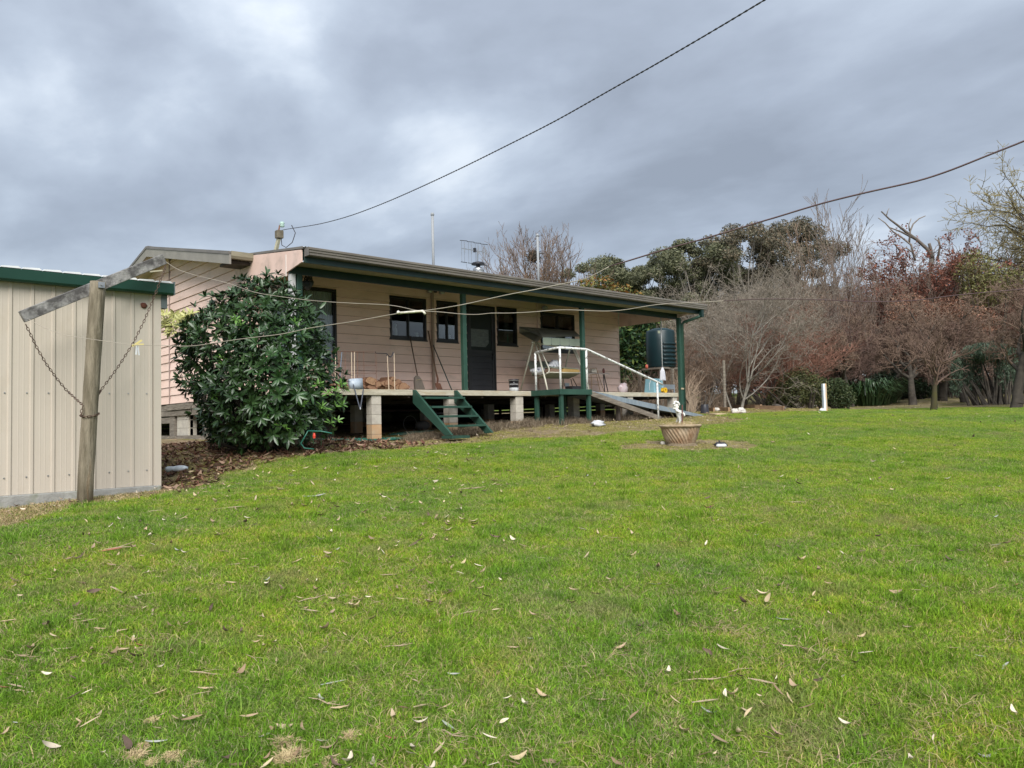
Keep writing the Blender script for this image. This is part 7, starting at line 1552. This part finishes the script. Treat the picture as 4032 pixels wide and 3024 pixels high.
    S_ = [('zk', 1450, 470, 170, 0, 'grey', 50, 'fallen_leaf', 'pale silver blue gum leaf at the bottom of the lawn left of centre', 'leaf'), ('zm', 1735, 1635, 100, 1, 'grey', -10, 'fallen_leaf', 'broad grey leaf at the bottom right corner of the lawn', 'leaf'),
          ('zl', 700, 395, 240, 5, 'bark', 0, 'fallen_twig', 'pale forked twig in the left middle of the lawn', 'twig'), ('zl', 830, 972, 100, 0, 'red', 8, 'fallen_leaf', 'bright red brown leaf in the left foreground lawn', 'leaf'), ('zl', 640, 412, 130, 2, 'red', 0, 'bark_strip', 'orange bark strip under the forked twig', 'bark'),
          ('zl', 1340, 160, 175, 4, 'bark', 8, 'bark_strip', 'long brown bark strip pointing right on the upper left lawn', 'bark'), ('zl', 1250, 1110, 160, 5, 'bark', 20, 'fallen_twig', 'forked twig on the lower left lawn', 'twig'), ('zl', 1940, 1185, 150, 4, 'grey', 25, 'bark_strip', 'white grey ragged strip on the lower middle lawn', 'bark'), ('zl', 1975, 1340, 120, 0, 'tan', -20, 'fallen_leaf', 'curled red tan leaf below the white grey strip', 'leaf'),
          ('zl', 1825, 98, 130, 0, 'grey', 10, 'fallen_leaf', 'blue grey leaf cluster piece on the upper middle lawn', 'leaf'), ('zl', 40, 825, 100, 2, 'tan', 10, 'fallen_leaf', 'pale leaf at the left edge half way down the lawn', 'leaf'), ('zl', 35, 1215, 80, 0, 'red', 12, 'fallen_leaf', 'orange brown leaf at the left edge low in the photo', 'leaf'),
          ('zn', 720, 190, 100, 5, 'bark', 60, 'fallen_twig', 'angled pale twig in the middle of the lawn', 'twig'), ('zn', 930, 362, 50, 1, 'tan', 75, 'fallen_leaf', 'bright white upright leaf near the middle of the lawn', 'leaf'), ('zn', 1225, 345, 70, 1, 'brown', -20, 'fallen_leaf', 'dark crumpled leaf with a stalk in the middle of the lawn', 'leaf'), ('zn', 1100, 262, 60, 1, 'brown', 20, 'fallen_leaf', 'dark leaf above the crumpled one', 'leaf'), ('zn', 1080, 48, 170, 3, 'bark', 10, 'fallen_twig', 'long grey stick near the top of the lawn left of centre', 'twig'), ('zn', 1935, 345, 100, 5, 'bark', -15, 'fallen_twig', 'pale twig right of the middle of the lawn', 'twig'), ('zn', 1030, 203, 26, 1, 'tan', 70, 'fallen_leaf', 'small white curled leaf above the bright upright one', 'leaf'),
          ('zm', 350, 1245, 210, 3, 'bark', 0, 'fallen_twig', 'straight brown stick on the lower right lawn', 'twig'), ('zm', 485, 1228, 40, 1, 'brown', 0, 'fallen_leaf', 'dark ball of leaf at the end of the straight stick', 'leaf'), ('zm', 825, 645, 70, 1, 'tan', 30, 'fallen_leaf', 'big pinkish curled leaf right of centre on the lawn', 'leaf'), ('zm', 735, 945, 80, 0, 'grey', -5, 'fallen_leaf', 'blue grey leaf beside the bare scrape', 'leaf'), ('zm', 875, 845, 85, 2, 'tan', -60, 'bark_strip', 'thin pale strip above the bare scrape', 'bark'), ('zm', 790, 358, 110, 4, 'bark', -10, 'bark_strip', 'pale bark strip below and right of the urn', 'bark'), ('zm', 895, 345, 95, 3, 'brown', 5, 'fallen_twig', 'dark twig right of the pale bark strip', 'twig'), ('zm', 365, 385, 55, 1, 'red', 0, 'fallen_leaf', 'orange brown crumpled leaf below the urn', 'leaf'), ('zm', 1240, 373, 55, 2, 'grey', 10, 'fallen_leaf', 'pale curved leaf on the upper right lawn', 'leaf'), ('zm', 1180, 1372, 70, 1, 'brown', -20, 'fallen_leaf', 'crumpled brown leaf low on the right lawn', 'leaf'), ('zm', 365, 1410, 80, 1, 'grey', -35, 'fallen_leaf', 'grey crumpled leaf at the bottom right of centre', 'leaf'), ('zm', 1010, 1492, 50, 1, 'brown', 0, 'fallen_leaf', 'small dark crumpled leaf near the bottom right', 'leaf'), ('zm', 195, 1620, 60, 1, 'tan', 60, 'fallen_leaf', 'pale leaf at the bottom edge right of centre', 'leaf'), ('zm', 1840, 1000, 60, 4, 'bark', -70, 'bark_strip', 'pale bark chip near the right edge of the lawn', 'bark'), ('zm', 190, 765, 60, 0, 'red', 20, 'fallen_leaf', 'orange leaf beside a grey one in the middle right lawn', 'leaf'), ('zm', 100, 768, 75, 0, 'grey', -5, 'fallen_leaf', 'grey leaf left of the orange one', 'leaf'), ('zm', 285, 935, 45, 0, 'tan', 45, 'fallen_leaf', 'pinkish leaf left of the bare scrape', 'leaf'), ('zm', 1785, 432, 60, 0, 'grey', 30, 'fallen_leaf', 'grey white leaf pair near the right edge high on the lawn', 'leaf'), ('zm', 790, 1220, 90, 3, 'bark', 45, 'fallen_twig', 'thin slanting straw right of the straight stick', 'twig'), ('zm', 1590, 1085, 90, 5, 'bark', -20, 'fallen_twig', 'pale forked twig low on the right lawn', 'twig')]
    for s in S_: drop(*s)
    gl = {('fallen_leaf', 'tan'): 'pale tan gum leaf lying on the lawn', ('fallen_leaf', 'grey'): 'grey gum leaf lying on the lawn', ('fallen_leaf', 'brown'): 'dark brown leaf lying on the lawn', ('fallen_leaf', 'red'): 'reddish brown leaf lying on the lawn', ('bark_strip', 'bark'): 'narrow pale strip of bark on the lawn', ('fallen_twig', 'bark'): 'small pale twig on the lawn'}
    used = 0
    while used < 230:
        x = rnd(rg, 10, 2200); y = 1659 - (rg.random() ** .75) * 700
        if x > 1000 and rg.random() < .4: continue
        p = onG('v', x, y)
        if bed_mask(np.array([p[0]]), np.array([p[1]]))[0] > .3 or (p[1] > 9 and p[0] < 3): continue
        nm, co = rg.choices(list(gl), [5, 2.4, 2.2, .8, 2, 1.3])[0]; kd = rg.choice([0, 1, 2]) if nm == 'fallen_leaf' else (4 if nm == 'bark_strip' else rg.choice([3, 5])); d = float(np.dot(p[:2], FW)); sz = {'fallen_leaf': .055, 'bark_strip': .10, 'fallen_twig': .13}[nm] * rnd(rg, .5, 1.5)
        lb = gl[(nm, co)] + (' close by,' if y > 1350 else ' half way back,' if y > 1130 else ' far back,') + (' left third' if x < 737 else ' middle third' if x < 1474 else ' right third'); drop('v', x, y, sz * FPX / d / 1.8228, kd, co, rnd(rg, -60, 60) if rg.random() < .75 else rnd(rg, 0, 360), nm, lb, {'fallen_leaf': 'leaf', 'bark_strip': 'bark', 'fallen_twig': 'twig'}[nm], lb); used += 1
    # torn clumps of dead turf at the bottom left
    def turf(f, x, y, w, lab):
        c = Vector(onG(f, x, y)); d = float(np.dot(np.array(c[:2]), FW)); r = w * FR[f][2] * d / FPX / 2; mb = MB(); mb2 = MB().blob(c + Vector((0, 0, r * .05)), (r * .6, r * .5, r * .26), 10, 7, .3, int(x)); 
        for k in range(int(150 + w)):
            a = rnd(rg, 0, 6.28); q = math.sqrt(rg.random()) * r * .85; p = c + Vector((math.cos(a) * q, math.sin(a) * q, r * .38 * (1 - (q / r) ** 2))); e = p + Vector((rg.gauss(0, .5), rg.gauss(0, .5), rg.gauss(.25, .25))) * r * .75; mb.tube([p, (p + e) / 2 + Vector((0, 0, r * .12)), e], [.0016, .0015, .0006], 3)
        t = thing('dead_turf_clump', lab, 'turf clump', c); mb2.build('soil', mat('turf soil', (.10, .06, .04), (.18, .12, .08), rough=1, scale=60, bump=.8), t); mb.build('straw', STRAW, t)['kind'] = 'stuff'
    for a in (('zk', 295, 640, 190, 'straw coloured torn turf clump at the bottom left, the left one'), ('zk', 625, 640, 170, 'torn turf clump with a dark hollow at the bottom left'), ('zk', 360, 540, 100, 'small torn turf clump above the left one'), ('zk', 440, 320, 120, 'flat straw tuft above the torn clumps'), ('zk', 1600, 530, 220, 'big torn turf clump right of the silver leaf'), ('zk', 1640, 660, 260, 'wide torn turf clump at the bottom edge below the silver leaf'), ('zk', 440, 690, 130, 'torn turf clump at the bottom edge between two others'), ('zk', 1970, 690, 160, 'torn turf clump at the bottom edge right of the wide one'), ('zk', 2170, 460, 150, 'dark torn turf clump right of the big one'), ('zk', 800, 705, 120, 'small torn turf clump on the bottom edge')): turf(*a)
litter()
